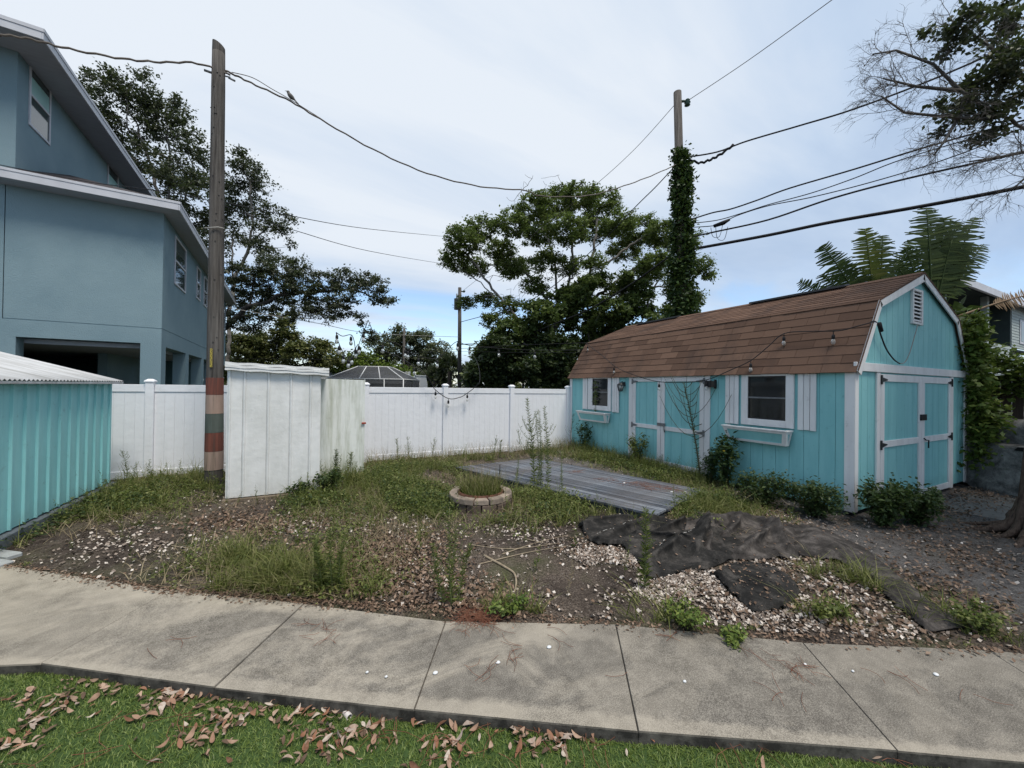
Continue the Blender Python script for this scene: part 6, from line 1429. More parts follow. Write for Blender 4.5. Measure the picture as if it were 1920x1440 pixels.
# bare twigs: side shoots with their own side shoots, each keeping its heading
def twigs(limbs, count, L0, r0, mb, levels=3, droop=0.12):
    def shoot(p, d, L, r, lev):
        n = 5; pts = [p]; dd = d.copy()
        for k in range(n):
            dd = dd + rng.normal(0, 0.16, 3) + np.array([0, 0, (0.10 if lev > 1 else -droop)]) * (k / n); dd /= np.linalg.norm(dd); pts.append(pts[-1] + dd * L / n)
        mb.tube(pts, list(np.linspace(r, r * 0.45, n + 1)), 4 if r > 0.008 else 3, cap=False)
        if lev == 0: return
        for k in range(rng.integers(5, 8)):
            q = rng.uniform(0.2, 1.0); i = min(int(q * n), n - 1); o = pts[i] + (pts[i + 1] - pts[i]) * (q * n - i)
            ax = pts[i + 1] - pts[i]; ax = ax / np.linalg.norm(ax); pr_ = rng.normal(size=3); pr_ -= ax * (pr_ @ ax); pr_ /= np.linalg.norm(pr_)
            shoot(o, ax * 0.72 + pr_ * 0.69, L * rng.uniform(0.38, 0.62), r * 0.55, lev - 1)
    for P in limbs:
        P = np.array(P, float)
        for k in range(count):
            q = (k + rng.uniform(0, 1)) / count * (len(P) - 1); i = min(int(q), len(P) - 2); o = P[i] + (P[i + 1] - P[i]) * (q - i)
            ax = P[i + 1] - P[i]; ax /= np.linalg.norm(ax); pr_ = rng.normal(size=3); pr_ -= ax * (pr_ @ ax); pr_ /= np.linalg.norm(pr_)
            shoot(o, ax * 0.75 + pr_ * 0.66, L0 * rng.uniform(0.6, 1.2) , r0, levels - 1)
rb_ = MB()
_off = np.array([15.2, 1.0, 0])
BL = [[(12.53,2.52,7.59),(11.84,2.87,8.07),(11.33,3.13,8.62),(10.64,3.48,8.89),(10.2,3.7,8.8)], [(12.4,2.6,7.5),(11.6,2.9,7.45),(10.8,3.4,7.6),(10.3,3.6,7.9)], [(13.3,2.2,6.9),(12.6,2.45,6.7),(11.9,2.75,6.55)], [(11.84,2.87,8.07),(11.0,3.3,8.15),(10.4,3.6,8.3)], [(13.01,2.27,8.31),(12.3,2.6,9.0),(11.6,3.0,9.6)], [(12.0,2.8,7.9),(11.5,3.0,7.0),(11.3,3.1,6.7)], [(13.6,2.0,7.0),(13.2,2.2,6.4),(12.8,2.3,6.1)]]
for P in BL: rb_.tube([np.array(p) - _off for p in P], list(np.linspace(0.04, 0.014, len(P))), 5)
twigs([[np.array(p) - _off for p in P] for P in BL], 16, 0.70, 0.0080, rb_)
RTREE = [o for o in bpy.data.objects if o.name.startswith('bare_branched_tree')][0]
rb_.build('bare_twigs', 'bark_mid', RTREE)
# ---- trunk at the right edge, flared roots, unseen crown clumps added overhead for shade
tree('shade_tree', 'shaggy red-brown trunk with spreading roots at the right edge', 'tree',
     [[(7.95,1.12,-0.1),(7.95,1.12,0.5),(8.0,1.0,1.4),(8.3,0.5,3.0),(8.9,-0.2,5.0),(9.3,-0.6,7.0)], [(8.5,0.2,4.0),(9.8,0.2,6.5)], [(8.6,0.1,4.4),(8.4,-1.6,6.8)]],
     [(9.4,-0.8,8.4,1.5),(10.6,0.0,8.0,1.3),(10.4,-1.6,8.0,1.4),(8.6,-2.0,8.2,1.3),(9.0,-3.0,7.4,1.2),(11.0,-3.6,8.5,1.6),(7.0,-3.2,8.0,1.3),(10.0,-4.5,7.0,1.7),(12.5,-4.6,7.5,1.8),(8.0,-5.0,8.0,1.7),(11.0,-2.2,9.6,1.5)], 3.2, 190, 0.30, 0.40, 'oak_leaf', 'bark_red', 0.03, 0.5, rmax=0.33, step=0.5)
rt_ = thing('tree_roots', 'gnarled flaring root buttress spreading over leaf litter at right edge', 'roots', (7.95, 1.12, 0))
m = MB()
for k in range(30):
    a = 2 * math.pi * k / 30 + random.uniform(-0.12, 0.12); L = random.uniform(0.30, 0.80); sw = random.uniform(-0.6, 0.6)
    P = [(0.26 * math.cos(a) + 0.03, 0.26 * math.sin(a) - 0.05, random.uniform(0.7, 1.3)), (0.28 * math.cos(a), 0.28 * math.sin(a), 0.35), (0.36 * math.cos(a + sw * 0.3), 0.36 * math.sin(a + sw * 0.3), 0.16), (0.30 * math.cos(a) + L * 0.5 * math.cos(a + sw), 0.30 * math.sin(a) + L * 0.5 * math.sin(a + sw), 0.05), (0.32 * math.cos(a) + L * math.cos(a + sw), 0.32 * math.sin(a) + L * math.sin(a + sw), -0.04)]
    P = [(x + random.gauss(0, .02), y + random.gauss(0, .02), z) for x, y, z in P]; r0 = random.uniform(0.035, 0.085); m.tube(smooth_pts(P, 4), [r * random.uniform(0.85, 1.2) for r in np.concatenate([np.linspace(0.015, r0, 6), np.linspace(r0, 0.015, 11)])], 6)
m.build('root', 'bark_red', rt_)

# ---- traveller's palms behind the shed
def paddle_leaf(base, tip, width, curl, mat, parent, torn=0.35, side=(0, 0, 0), n=32, taper=0.38):
    b, t = np.array(base, float), np.array(tip, float); d = t - b; L = np.linalg.norm(d); d /= L
    view = np.array([0.80, 0.60, 0.0]) + np.array(side); view /= np.linalg.norm(view)
    s = np.cross(d, view); s /= np.linalg.norm(s); nrm = np.cross(s, d)
    stalk = 0.34
    mid = [b + d * L * q + nrm * curl * (q ** 2) - np.array([0, 0, 1]) * 0.10 * L * q ** 3 for q in np.linspace(0, 1, 12)]
    m = MB(); m.tube(mid, list(np.linspace(0.035, 0.010, 12)), 5)
    V, F = [], []
    def at(q):
        k = min(int(q * 11), 10); f = q * 11 - k; return mid[k] * (1 - f) + mid[k + 1] * f
    for sg in (-1, 1):
        for k in range(n):
            q0 = stalk + (1 - stalk) * k / n; q1 = stalk + (1 - stalk) * (k + 1) / n; qm = (q0 + q1) / 2
            u = (qm - stalk) / (1 - stalk)
            w = width * (0.35 + 0.65 * math.sin(math.pi * min(u * 0.9 + 0.12, 1)) ** 0.7) * random.uniform(0.75, 1.05)
            gap = random.uniform(0.0, 0.5 * torn) * (q1 - q0)
            droop = random.uniform(0.05, 0.5) * w; fwd = 0.35 * w + random.uniform(-0.08, 0.08)
            o = len(V)
            a0, a1 = at(q0), at(q1 - gap)
            for (p, ww) in ((a0, 0), (a1, 0), (a0, 1), (a1, 1), (a0, 2), (a1, 2)):
                f = ww / 2.0; e = p + s * sg * w * f + d * fwd * f ** 1.4 - np.array([0, 0, 1]) * droop * f ** 2 + nrm * 0.06 * w * f
                if ww == 2: e = (V[o + 2] + (e - V[o + 2])) if True else e
                V.append(e)
            # tapered strip end
            mid_e = (V[o + 4] + V[o + 5]) / 2; V[o + 4] = mid_e + (V[o + 4] - mid_e) * taper; V[o + 5] = mid_e + (V[o + 5] - mid_e) * taper
            F += [(o, o + 1, o + 3, o + 2), (o + 2, o + 3, o + 5, o + 4)]
    o_ = len(m.v); m.v += [tuple(map(float, p)) for p in V]; m.f += [tuple(i + o_ for i in f) for f in F]; m.sm += [False] * len(F)
    return m.build('leaf', mat, parent)
def travellers_palm(label, base, hub_h, leaves):
    t = thing('travellers_palm', label, 'palm', base)
    MB().tube([(0, 0, 0), (0, 0, hub_h)], [0.20, 0.16], 10).build('trunk', 'bark_mid', t)
    for (tx, ty, tz, w, mat, torn) in leaves:
        b = (tx * 0.04 - base[0] * 0.04, ty * 0.04 - base[1] * 0.04, hub_h - 0.2)
        paddle_leaf(b, (tx - base[0], ty - base[1], tz), w, random.uniform(-0.15, 0.25), mat, t, torn)
travellers_palm('left traveller palm with torn leaves and one yellowish leaf above roof', (18.8, 6.6, 0), 4.3,
    [(17.05,7.6,7.75,0.55,'palm_leaf',0.3),(17.75,7.2,7.0,0.6,'palm_leaf',0.25),(18.35,6.85,8.35,0.60,'palm_leaf_yellow',0.15),(19.0,6.5,8.15,0.55,'palm_leaf',0.25),(19.9,6.0,7.9,0.50,'palm_leaf',0.5),(16.1,8.0,6.25,0.42,'palm_leaf',0.5),(16.9,7.6,6.5,0.45,'palm_leaf',0.5),(16.3,7.9,5.5,0.40,'palm_leaf',0.4),(19.4,6.3,7.0,0.6,'palm_leaf',0.2),(18.2,6.9,6.4,0.6,'palm_leaf',0.2)])
travellers_palm('right traveller palm, tallest, fanned upright beside the shed gable', (17.8, 4.9, 0), 4.2,
    [(17.75,4.95,8.35,0.62,'palm_leaf',0.3),(18.15,4.7,7.9,0.65,'palm_leaf',0.12),(18.5,4.5,7.8,0.6,'palm_leaf',0.2),(18.95,4.2,7.95,0.45,'palm_leaf',0.5),(17.0,5.35,6.75,0.45,'palm_leaf',0.5),(16.9,5.4,6.0,0.45,'palm_leaf',0.5),(19.25,4.1,7.0,0.38,'palm_leaf',0.75),(18.5,4.5,6.7,0.55,'palm_leaf',0.05),(18.2,4.6,7.0,0.55,'palm_leaf',0.1)])
dl = thing('dead_palm_leaf', 'withered brown palm leaf drooping towards the dark porch', 'palm leaf', (17.2, 4.2, 4.1))
paddle_leaf((0, 0, 0), (2.6, -1.55, 1.15), 0.30, 0.2, 'palm_dead', dl, 1.2, n=34, taper=0.2)

# ---- ivy on the far pole
def leaf_cloud(name, pts, sig, per, size, mat, parent, up=0.3, base=LEAF_V):
    P = np.array(pts, float); k = rng.poisson(per, len(P)) + 1; idx = np.repeat(np.arange(len(P)), k)
    pos = P[idx] + rng.normal(0, 1, (len(idx), 3)) * (sig if np.isscalar(sig) else np.array(sig)[idx][:, None])
    V, F = scatter(pos, frames(len(idx), up), size * rng.uniform(0.6, 1.35, len(idx)), base); return npobj(name, V, F, mat, parent)
ivt = thing('ivy_vine', 'thick green ivy sleeve climbing the utility pole behind shed', 'vine', (12.76, 10.31, 0))
P = []
for k in range(420):
    z = rng.uniform(2.5, 10.9); w = 0.17 + 0.40 * np.clip((8.5 - z) / 5, 0, 1) * rng.uniform(0.4, 1); w *= 1 if z < 10.2 else 0.6
    a = rng.uniform(0, 2 * np.pi); P.append((-0.05 - 0.03 * max(z - 5, 0) + w * math.cos(a), w * math.sin(a), z))
leaf_cloud('foliage', P, 0.12, 34, 0.16, 'ivy_leaf', ivt)
m = MB()
for k in range(7):
    m.tube(smooth_pts([(-0.05 - 0.03 * max(z - 5, 0) + 0.2 * math.cos(k + z * 0.7), 0.2 * math.sin(k + z * 0.7), z) for z in np.linspace(0, 10.6, 9)], 3), 0.018, 4)
m.build('stem', 'stem_dark', ivt)

# ---- vine on the shed corner and over the board fence
vt = thing('climbing_vine', 'yellow-green vine climbing the right corner of turquoise shed', 'vine', (11.3, 2.55, 0))
P = [(rng.normal(-0.15 + 0.10 * (3.2 - z), 0.10 + 0.03 * (3.2 - z)), rng.normal(-0.06, 0.07), z) for z in rng.uniform(1.2, 3.15, 150)] + [(rng.normal(0.06, 0.20), rng.normal(-0.18, 0.12), z) for z in rng.uniform(0.35, 1.35, 130)]
P += [(rng.normal(-0.30, 0.06), rng.normal(-0.06, 0.05), z) for z in rng.uniform(2.3, 3.3, 40)]
leaf_cloud('foliage', P, 0.07, 16, 0.105, 'vine_leaf', vt, 0.5)
MB().tube(smooth_pts([(0.1, 0, 0), (0.05, -0.05, 0.8), (0.12, 0.02, 1.7), (0.0, 0, 2.6), (-0.1, 0.02, 3.3)]), 0.016, 5).build('stem', 'stem_dark', vt)
v2 = thing('climbing_vine', 'sprawling yellow-green vine draped along the top of board fence', 'vine', (12.2, 2.2, 0))
P = [(rng.normal(-0.12, 0.10), y, 2.28 + rng.normal(0, 0.13) + 0.12 * math.sin(3 * y)) for y in rng.uniform(-1.6, 1.6, 240)] + [(rng.normal(-0.18, 0.08), y, rng.uniform(1.8, 2.1)) for y in rng.uniform(-0.6, 0.9, 26)]
leaf_cloud('foliage', P, 0.08, 16, 0.11, 'vine_leaf', v2, 0.7)
MB().tube(smooth_pts([(0, -1.6, 2.0), (-0.1, -0.6, 2.15), (-0.05, 0.4, 2.0), (-0.1, 1.5, 2.1)]), 0.015, 5).build('stem', 'stem_dark', v2)
sh2 = thing('dark_shrub', 'dark banana-leaved shrub in front of the white sided porch', 'shrub', (20.5, 5.6, 0))
P = [(rng.normal(0, 0.8), rng.normal(0, 0.5), rng.uniform(1.8, 4.8)) for _ in range(60)]
leaf_cloud('foliage', P, 0.2, 12, 0.35, 'shade_leaf', sh2, 0.2)
MB().tube([(0, 0, 0), (0, 0, 4)], 0.06, 6).build('stem', 'stem_dark', sh2)

# ------------------------------------------------------------------ weeds that stand on their own
def stalk_weed(label, x, y, h, lean=(0, 0), n_leaf=140, leaf_l=0.07, branches=0, mat='weed_leaf', stem='stem_green', r=0.007, spread=1.0, group=None, name='tall_weed', top_l=0.5, curl=False):
    z0 = float(ground_z(x, y)); t = thing(name, label, 'weed', (x, y, z0 - 0.01), group=group)
    def axis(q): return np.array([lean[0] * q ** 1.6 + 0.012 * math.sin(5 * q + x * 9), lean[1] * q ** 1.6 + 0.012 * math.cos(4 * q + y * 7), h * q])
    m = MB(); m.tube([axis(q) for q in np.linspace(0, 1, 10)], list(np.linspace(r, r * 0.25, 10)), 5)
    P, D, S = [], [], []
    for k in range(n_leaf):
        q = 0.06 + 0.94 * (k / n_leaf) ** 0.9; a = 2.4 * k + rng.uniform(-0.3, 0.3); el = rng.uniform(0.15, 0.75)
        P.append(axis(q)); D.append((math.cos(a) * math.cos(el), math.sin(a) * math.cos(el), math.sin(el))); S.append(leaf_l * 0.9 * (1.15 - 0.55 * q) * rng.uniform(0.7, 1.2))
    for b in range(branches):
        q = rng.uniform(0.35, 0.95) if not curl else 0.42 + 0.52 * b / max(1, branches - 1); a = 2.4 * b + rng.uniform(-0.3, 0.3); L = h * (0.30 - 0.2 * q) * spread * rng.uniform(0.8, 1.2) * (1.6 if curl else 1)
        o = axis(q); pts = []
        for s in np.linspace(0, 1, 6):
            pts.append(o + np.array([math.cos(a) * L * s ** 0.8 * 0.75, math.sin(a) * L * s ** 0.8 * 0.75, L * (s ** 1.6) * 0.9]))
        m.tube(pts, list(np.linspace(r * 0.45, r * 0.2, 6)), 4)
        if not curl:
            for k in range(16):
                s = k / 16; i = min(int(s * 5), 4); p = pts[i] + (pts[i + 1] - pts[i]) * (s * 5 - i); a2 = rng.uniform(0, 6.28)
                P.append(p); D.append((math.cos(a2), math.sin(a2), 0.9)); S.append(leaf_l * 0.45 * rng.uniform(0.6, 1.2))
    m.build('stem', stem, t)
    P, D, S = np.array(P), np.array(D), np.array(S)
    V, F = scatter(P, frames_along(D), S, NARROW_V * np.array([1.25, 1, 1])); npobj('leaves', V, F, mat, t)
    return t
stalk_weed('tallest branching weed stalk standing at the near left edge of deck', 3.47, 5.87, 1.60, (-0.12, 0.05), 190, 0.11, 12, r=0.010)
stalk_weed('slender weed stalk second from left of the tall group before deck', 3.45, 5.68, 1.40, (-0.05, 0.01), 190, 0.08)
stalk_weed('straightest weed stalk third from left of the tall group before deck', 3.43, 5.58, 1.40, (-0.03, 0.01), 190, 0.08)
stalk_weed('rightmost tall weed stalk with nodding tip in front of deck', 3.46, 5.39, 1.48, (-0.07, 0.03), 200, 0.09, 3)
stalk_weed('short thin weed right of the tall stalks, against deck planks', 3.62, 5.22, 0.72, (-0.01, 0), 90, 0.06)
stalk_weed('short thin weed left of the tall stalks, against deck planks', 3.24, 6.05, 0.62, (0, 0), 80, 0.06)
stalk_weed('dried branching weed leaning across the front double door', 6.60, 4.93, 1.92, (-0.03, 0.36), 330, 0.075, 22, 'weed_leaf_dark', 'stem_dark', 0.017, 1.25, curl=True)
stalk_weed('feathery weed growing through the fabric near the pavement at centre', 2.64, 2.49, 0.74, (-0.02, 0.01), 200, 0.085, 3, r=0.006)
for k, (x, y, h, lx, lab) in enumerate(((1.01,3.00,0.80,-0.03,'tallest upright stem'),(0.96,3.07,0.52,-0.10,'left leaning stem'),(1.09,3.03,0.48,0.09,'right leaning stem'),(1.03,3.03,0.66,0.02,'middle stem'))):
    stalk_weed(lab + ' of the wispy weed clump beside the rust-red pine needles', x, y, h, (lx, 0.01), 150, 0.06, 8, r=0.005)
for k, (x, y, h, lx, lab) in enumerate(((0.07,3.68,0.50,-0.03,'left'),(0.15,3.60,0.58,0.0,'centre'),(0.21,3.60,0.54,0.04,'right'),(0.11,3.74,0.42,-0.08,'rear'))):
    stalk_weed(lab + ' stalk of the feathery green clump at the pavement left of centre', x, y, h, (lx, 0.01), 170, 0.07, 3, r=0.005)
FW = [(1.77,9.20,0.56,'thin branching weed against the white fence nearest the algae door'),(1.98,9.20,0.60,'slanting weed against the white fence, second from the algae door'),(2.55,9.15,0.58,'feathery weed spike at fence near third visible post'),(4.05,8.85,0.58,'bushy weed spike before fence left of the deck'),(4.15,8.72,0.45,'smaller weed beside the bushy spike before the fence'),(4.93,9.10,0.66,'tall wispy weed at the fence behind the deck'),(5.08,9.0,0.46,'shorter wispy weed at the fence behind the deck'),(6.64,9.20,1.00,'dark tall weed in the corner between fence and shed')]
for i, (x, y, h, lab) in enumerate(FW): stalk_weed(lab, x, y, h, (rng.uniform(-.08, .08), -0.03), 80, 0.055, 9, 'weed_leaf' if i != 7 else 'weed_leaf_dark', r=0.006)
stalk_weed('weed with airy plume in front of the algae-streaked door, left', 0.39, 7.62, 0.60, (-0.04, 0), 150, 0.08, 8, 'weed_leaf_dark', r=0.005)
stalk_weed('weed with airy plume in front of the algae-streaked door, right', 0.55, 7.50, 0.55, (0.07, 0), 130, 0.08, 8, r=0.005)
stalk_weed('grassy weed stalk at far corner of the turquoise metal shed', -2.78, 8.72, 0.62, (-0.05, 0), 90, 0.055, 8, r=0.004)
for (x, y, h, lab) in ((-2.55, 8.2, 0.5, 'upright weed tuft midway along the turquoise metal shed'), (-2.62, 7.4, 0.42, 'olive weed tuft nearer the camera along turquoise metal shed')): stalk_weed(lab, x, y, h, (0.05, 0), 80, 0.05, 7, r=0.004)
stalk_weed('lone brown dry weed stem between shells and pavement right of centre', 1.96, 2.70, 0.42, (0.02, 0), 60, 0.035, 6, 'dry_blade', 'root_tan', 0.004)
stalk_weed('small thin weed poking from litter left of the striped pole base', -1.18, 5.2, 0.34, (0.01, 0), 60, 0.05, 2, 'weed_leaf_dark', 'stem_dark', 0.004)

def bush(label, x, y, rx, ry, h, n, size, mat, stems=9, flowers=0, name='bush', narrow=False, shell=0.4):
    z0 = float(ground_z(x, y)); t = thing(name, label, 'bush' if name == 'bush' else 'plant', (x, y, z0))
    tips, m = [], MB()
    for k in range(stems):
        a = 2 * math.pi * k / stems + rng.uniform(-.4, .4); rr = rng.uniform(0.25, 1.0) ** 0.6; hh = h * (1.08 - 0.45 * rr ** 2) * rng.uniform(0.8, 1.08)
        tip = np.array([rx * rr * math.cos(a), ry * rr * math.sin(a), hh]); mid = tip * np.array([0.45, 0.45, 0.55])
        m.tube([(0.02 * math.cos(a), 0.02 * math.sin(a), -0.02), mid, tip], [0.006, 0.005, 0.003], 4)
        for q in np.linspace(0.3, 1.0, 9): tips.append(((1 - q) * mid * 1.2 + q * tip) if q > .5 else mid * (q * 2))
    m.build('stem', 'stem_dark', t)
    P = np.array(tips); idx = rng.integers(0, len(P), n)
    sg = np.array([rx, ry, h * 0.8]) * 0.16
    pos = P[idx] + rng.normal(0, 1, (n, 3)) * sg; pos[:, 2] = np.maximum(pos[:, 2], 0.01)
    V, F = scatter(pos, frames(n, 0.8), size * rng.uniform(0.6, 1.3, n), NARROW_V * np.array([2.2, 1, 1]) if narrow else LEAF_V); npobj('leaves', V, F, mat, t)
    for k in range(flowers):
        p = P[rng.integers(0, len(P))] + rng.normal(0, 0.03, 3) + np.array([-0.04, -0.03, 0.03]); mm = MB(); d = []
        for q in range(6):
            a = q * math.pi / 3; mm.add([(p[0], p[1], p[2]), (p[0] + 0.018 * math.cos(a - 0.4), p[1] + 0.018 * math.sin(a - .4), p[2] + 0.01), (p[0] + 0.026 * math.cos(a), p[1] + 0.026 * math.sin(a), p[2] + 0.008), (p[0] + 0.018 * math.cos(a + 0.4), p[1] + 0.018 * math.sin(a + .4), p[2] + 0.01)], [(0, 1, 2, 3)])
        mm.build('flower', 'yellow_petal', t)
    return t
bush('low dark bush against turquoise wall beneath the near flower box, left half', 6.08, 3.45, 0.30, 0.36, 0.48, 2600, 0.050, 'weed_leaf_dark', 16)
bush('low dark bush against turquoise wall beneath right shutter, next to corner', 6.28, 2.88, 0.30, 0.36, 0.44, 2600, 0.050, 'weed_leaf_dark', 16)
bush('leafy dark green bush in front of the gable corner, left part', 6.72, 2.28, 0.32, 0.26, 0.52, 2400, 0.060, 'weed_leaf_dark', 16)
bush('leafy dark green bush in front of the gable double door', 7.25, 2.12, 0.34, 0.26, 0.46, 2200, 0.055, 'weed_leaf_dark', 16)
bush('tall leafy plant with yellow flowers beside the near door post', 6.52, 4.36, 0.20, 0.24, 0.86, 900, 0.095, 'ivy_leaf', 10, 6, 'flowering_plant', True)
bush('smaller leafy plant just left of the yellow-flowered one', 6.56, 4.66, 0.14, 0.16, 0.62, 480, 0.085, 'ivy_leaf', 7, 1, 'leafy_plant', True)
bush('leafy plant with small yellow buds before the left door leaf', 6.60, 6.55, 0.18, 0.30, 0.66, 800, 0.07, 'weed_leaf', 10, 2, 'leafy_plant', True)
bush('leaning leafy plant under the far window box', 6.62, 8.55, 0.22, 0.30, 0.78, 500, 0.085, 'ivy_leaf', 6, 0, 'leafy_plant', True)
bush('small dark weed bush at the right front foot of white metal shed', 0.22, 6.98, 0.22, 0.20, 0.36, 900, 0.055, 'weed_leaf_dark', 10)
bush('little dark clump at the front base beam of white metal shed', -0.18, 6.90, 0.14, 0.10, 0.22, 350, 0.06, 'weed_leaf_dark', 7)
bush('yellow-green low clump at the pavement edge below the bare soil', 1.40, 2.72, 0.16, 0.09, 0.12, 380, 0.035, 'vine_leaf', 9, 0, 'low_weed')
bush('yellow-green creeping clump spilling over pavement, centre right', 2.52, 1.98, 0.14, 0.18, 0.15, 420, 0.035, 'vine_leaf', 9, 0, 'low_weed')
bush('yellow-green creeping clump on the pavement edge, further right', 2.72, 1.74, 0.12, 0.10, 0.10, 360, 0.035, 'vine_leaf', 9, 0, 'low_weed')
bush('small green weed among shells near the right pavement edge', 3.64, 1.56, 0.18, 0.10, 0.12, 420, 0.035, 'weed_leaf', 9, 0, 'low_weed')
bush('green weed tuft at the far right pavement edge', 4.46, 0.98, 0.16, 0.14, 0.18, 420, 0.04, 'weed_leaf', 9, 0, 'low_weed')
vw = thing('window_vine', 'thin vine hanging beside the left jamb of the far window', 'vine', (6.735, 8.20, 1.2))
leaf_cloud('foliage', [(rng.normal(0, .015), rng.normal(0, .035), z) for z in rng.uniform(-0.02, 0.75, 40)], 0.02, 4, 0.05, 'vine_leaf', vw, 0.3)
MB().tube([(0, 0, -0.05), (0.0, 0.02, 0.4), (0, -0.01, 0.75)], 0.004, 4).build('stem', 'stem_green', vw)

# ------------------------------------------------------------------ ground cover (uncountable)
def spots(S, sig, n):
    S = np.array(S, float); i = rng.integers(0, len(S), n); return S[i] + rng.normal(0, 1, (n, 2)) * sig
def outside(xy, pad=0.0):
    """keeps cover off the deck, sheds, pavement"""
    x, y = xy[:, 0], xy[:, 1]
    d = edge_d(x, y); ok = d > 0.02
    u = np.array([-0.36, 0.93]); v = np.array([0.955, 0.295])
    dx, dy = x - 4.03, y - 3.66; a = dx * v[0] + dy * v[1]; b = dx * u[0] + dy * u[1]
    ok &= ~((a > -0.02 + pad) & (a < 1.95) & (b > 0) & (b < 4.2))
    ok &= ~((x > 6.74) & (y > 2.62)); ok &= ~((x < -2.90)); ok &= ~((x > -1.2) & (x < 0.12) & (y > 7.0) & (y < 8.2)); ok &= y < 9.36
    ok &= np.hypot(x - 2.27, y - 5.42) > 0.47; ok &= np.hypot(x - 2.12, y - 5.08) > 0.34
    return ok
GREEN=[(-2.57,6.71),(-2.70,7.46),(-2.71,8.35),(-2.60,8.85),(-2.01,8.79),(-0.18,6.58),(0.41,6.77),(0.99,7.46),(0.94,5.93),(1.57,6.60),(1.51,5.67),(1.65,7.87),(2.59,8.01),(2.09,8.84),(3.55,8.55),(2.87,5.19),(3.25,4.87),(2.55,4.92),(6.53,8.51),(6.60,7.55),(6.5,6.22),(6.5,5.39),(4.75,3.91),(5.34,3.91),(5.70,3.89),(6.39,3.90),(-0.63,4.60),(-0.70,4.29),(-0.37,4.24),(-0.10,3.90),(0.16,3.85),(-1.62,7.10),(-2.14,7.93),(0.08,4.40),(0.63,5.80),(0.78,4.86),(1.86,5.24),(6.3,8.0),(6.3,6.9),(5.9,8.9),(5.2,8.6),(-1.9,8.3),(2.3,6.5),(1.2,8.6),(3.0,8.8),(6.3,5.0),(4.9,3.75),(5.2,3.8),(1.6,7.2),(0.5,7.4)]
DENSE=[(1.57,6.60),(1.51,5.67),(2.87,5.19),(3.25,4.87),(2.55,4.92),(1.65,7.87),(0.99,7.0),(-2.6,7.46),(-2.65,8.35),(6.45,8.3),(6.45,7.4),(6.4,6.4),(6.35,5.5),(5.0,3.85),(5.5,3.9),(0.41,6.6),(2.2,7.4),(1.3,6.2)]
SMALLG=[(1.35,2.78),(1.41,2.74),(2.49,2.12),(2.49,1.98),(2.68,1.82),(3.63,1.60),(3.70,1.53),(4.45,1.0),(4.59,1.82),(4.54,1.68),(0.47,3.44),(8.63,2.41),(4.41,1.96),(-0.2,4.0)]
SHELL=[(2.60,3.27),(2.89,3.28),(2.91,3.05),(2.59,2.51),(2.80,2.41),(3.10,2.37),(2.41,2.46),(2.11,2.51),(4.48,2.18),(4.46,1.94),(4.22,1.63),(3.10,1.68),(2.86,1.73),(3.60,1.67),(3.84,1.32),(3.85,1.25),(0.09,5.69),(0.36,5.80),(-0.15,5.49),(0.58,5.25),(0.98,4.59),(6.09,3.72),(5.48,3.57),(5.74,3.20),(0.52,3.82),(0.88,3.65),(1.13,3.31),(-1.45,5.41),(-2.01,5.83),(2.42,4.09),(2.20,4.39),(3.3,2.35),(3.0,2.45),(3.2,1.9),(3.5,1.75)]
LITTER=[(0.28,4.44),(0.57,4.17),(0.16,4.05),(0.42,3.76),(0.86,4.03),(-0.50,5.65),(-1.01,6.09),(5.09,1.64),(5.13,1.39),(6.21,1.49),(7.56,2.45),(6.74,2.07),(9.4,2.2),(10.3,2.1),(1.01,2.95),(1.17,2.80),(0.70,3.24),(5.48,2.66),(4.64,1.17),(5.17,1.08),(6.44,1.24),(-0.17,4.65),(8.5,2.3),(7.6,1.5),(5.9,3.3),(1.2,4.3),(3.8,1.6)]
def on_ground(xy, dz=0.0): return np.column_stack([xy, ground_z(xy[:, 0], xy[:, 1]) + dz])
def keep(xy, cond=None): return xy[outside(xy)]
def patchy(xy, scale=2.2, th=0.0, seed=3):
    g = np.random.default_rng(seed); f = sum(np.sin(scale * g.uniform(.6, 1.8) * (xy[:, 0] * math.cos(a) + xy[:, 1] * math.sin(a)) + g.uniform(0, 6)) for a in g.uniform(0, 6.28, 5))
    return xy[f > th]
# heights follow the fabric where chips lie on it? keep chips beside it
def off_fabric(xy):
    ok = np.ones(len(xy), bool)
    for (lo, up) in ((low_e, up_e), (low2, up2), (low3, up3), (low4, up4)):
        poly = np.array(list(lo) + list(up)[::-1]); x, y = xy[:, 0], xy[:, 1]; ins = np.zeros(len(xy), bool); j = len(poly) - 1
        for i in range(len(poly)):
            c = ((poly[i, 1] > y) != (poly[j, 1] > y)) & (x < (poly[j, 0] - poly[i, 0]) * (y - poly[i, 1]) / (poly[j, 1] - poly[i, 1] + 1e-9) + poly[i, 0]); ins ^= c; j = i
        ok &= ~ins
    return xy[ok]
CHIP_V = np.array([(-0.5, -0.35, 0), (0.45, -0.4, 0.12), (0.5, 0.35, 0.02), (-0.4, 0.42, 0.14)], np.float32)
a = keep(np.concatenate([spots(SHELL, 0.20, 5500), spots(SHELL[:5] + SHELL[-4:-1], 0.085, 7000), spots(SHELL, 0.5, 6000), np.column_stack([rng.uniform(-2.4, 7, 5000), rng.uniform(1, 8, 5000)])])); a = off_fabric(a)
SOIL = np.array([(2.28,2.87),(2.24,3.24),(2.44,2.69),(2.12,3.57),(1.75,3.47),(2.35,2.30),(2.01,2.60),(2.6,2.85),(2.1,3.0)])
a = a[(np.linalg.norm(a[:, None] - SOIL[None], axis=2).min(1) > 0.21) | (rng.uniform(0, 1, len(a)) < 0.10)]
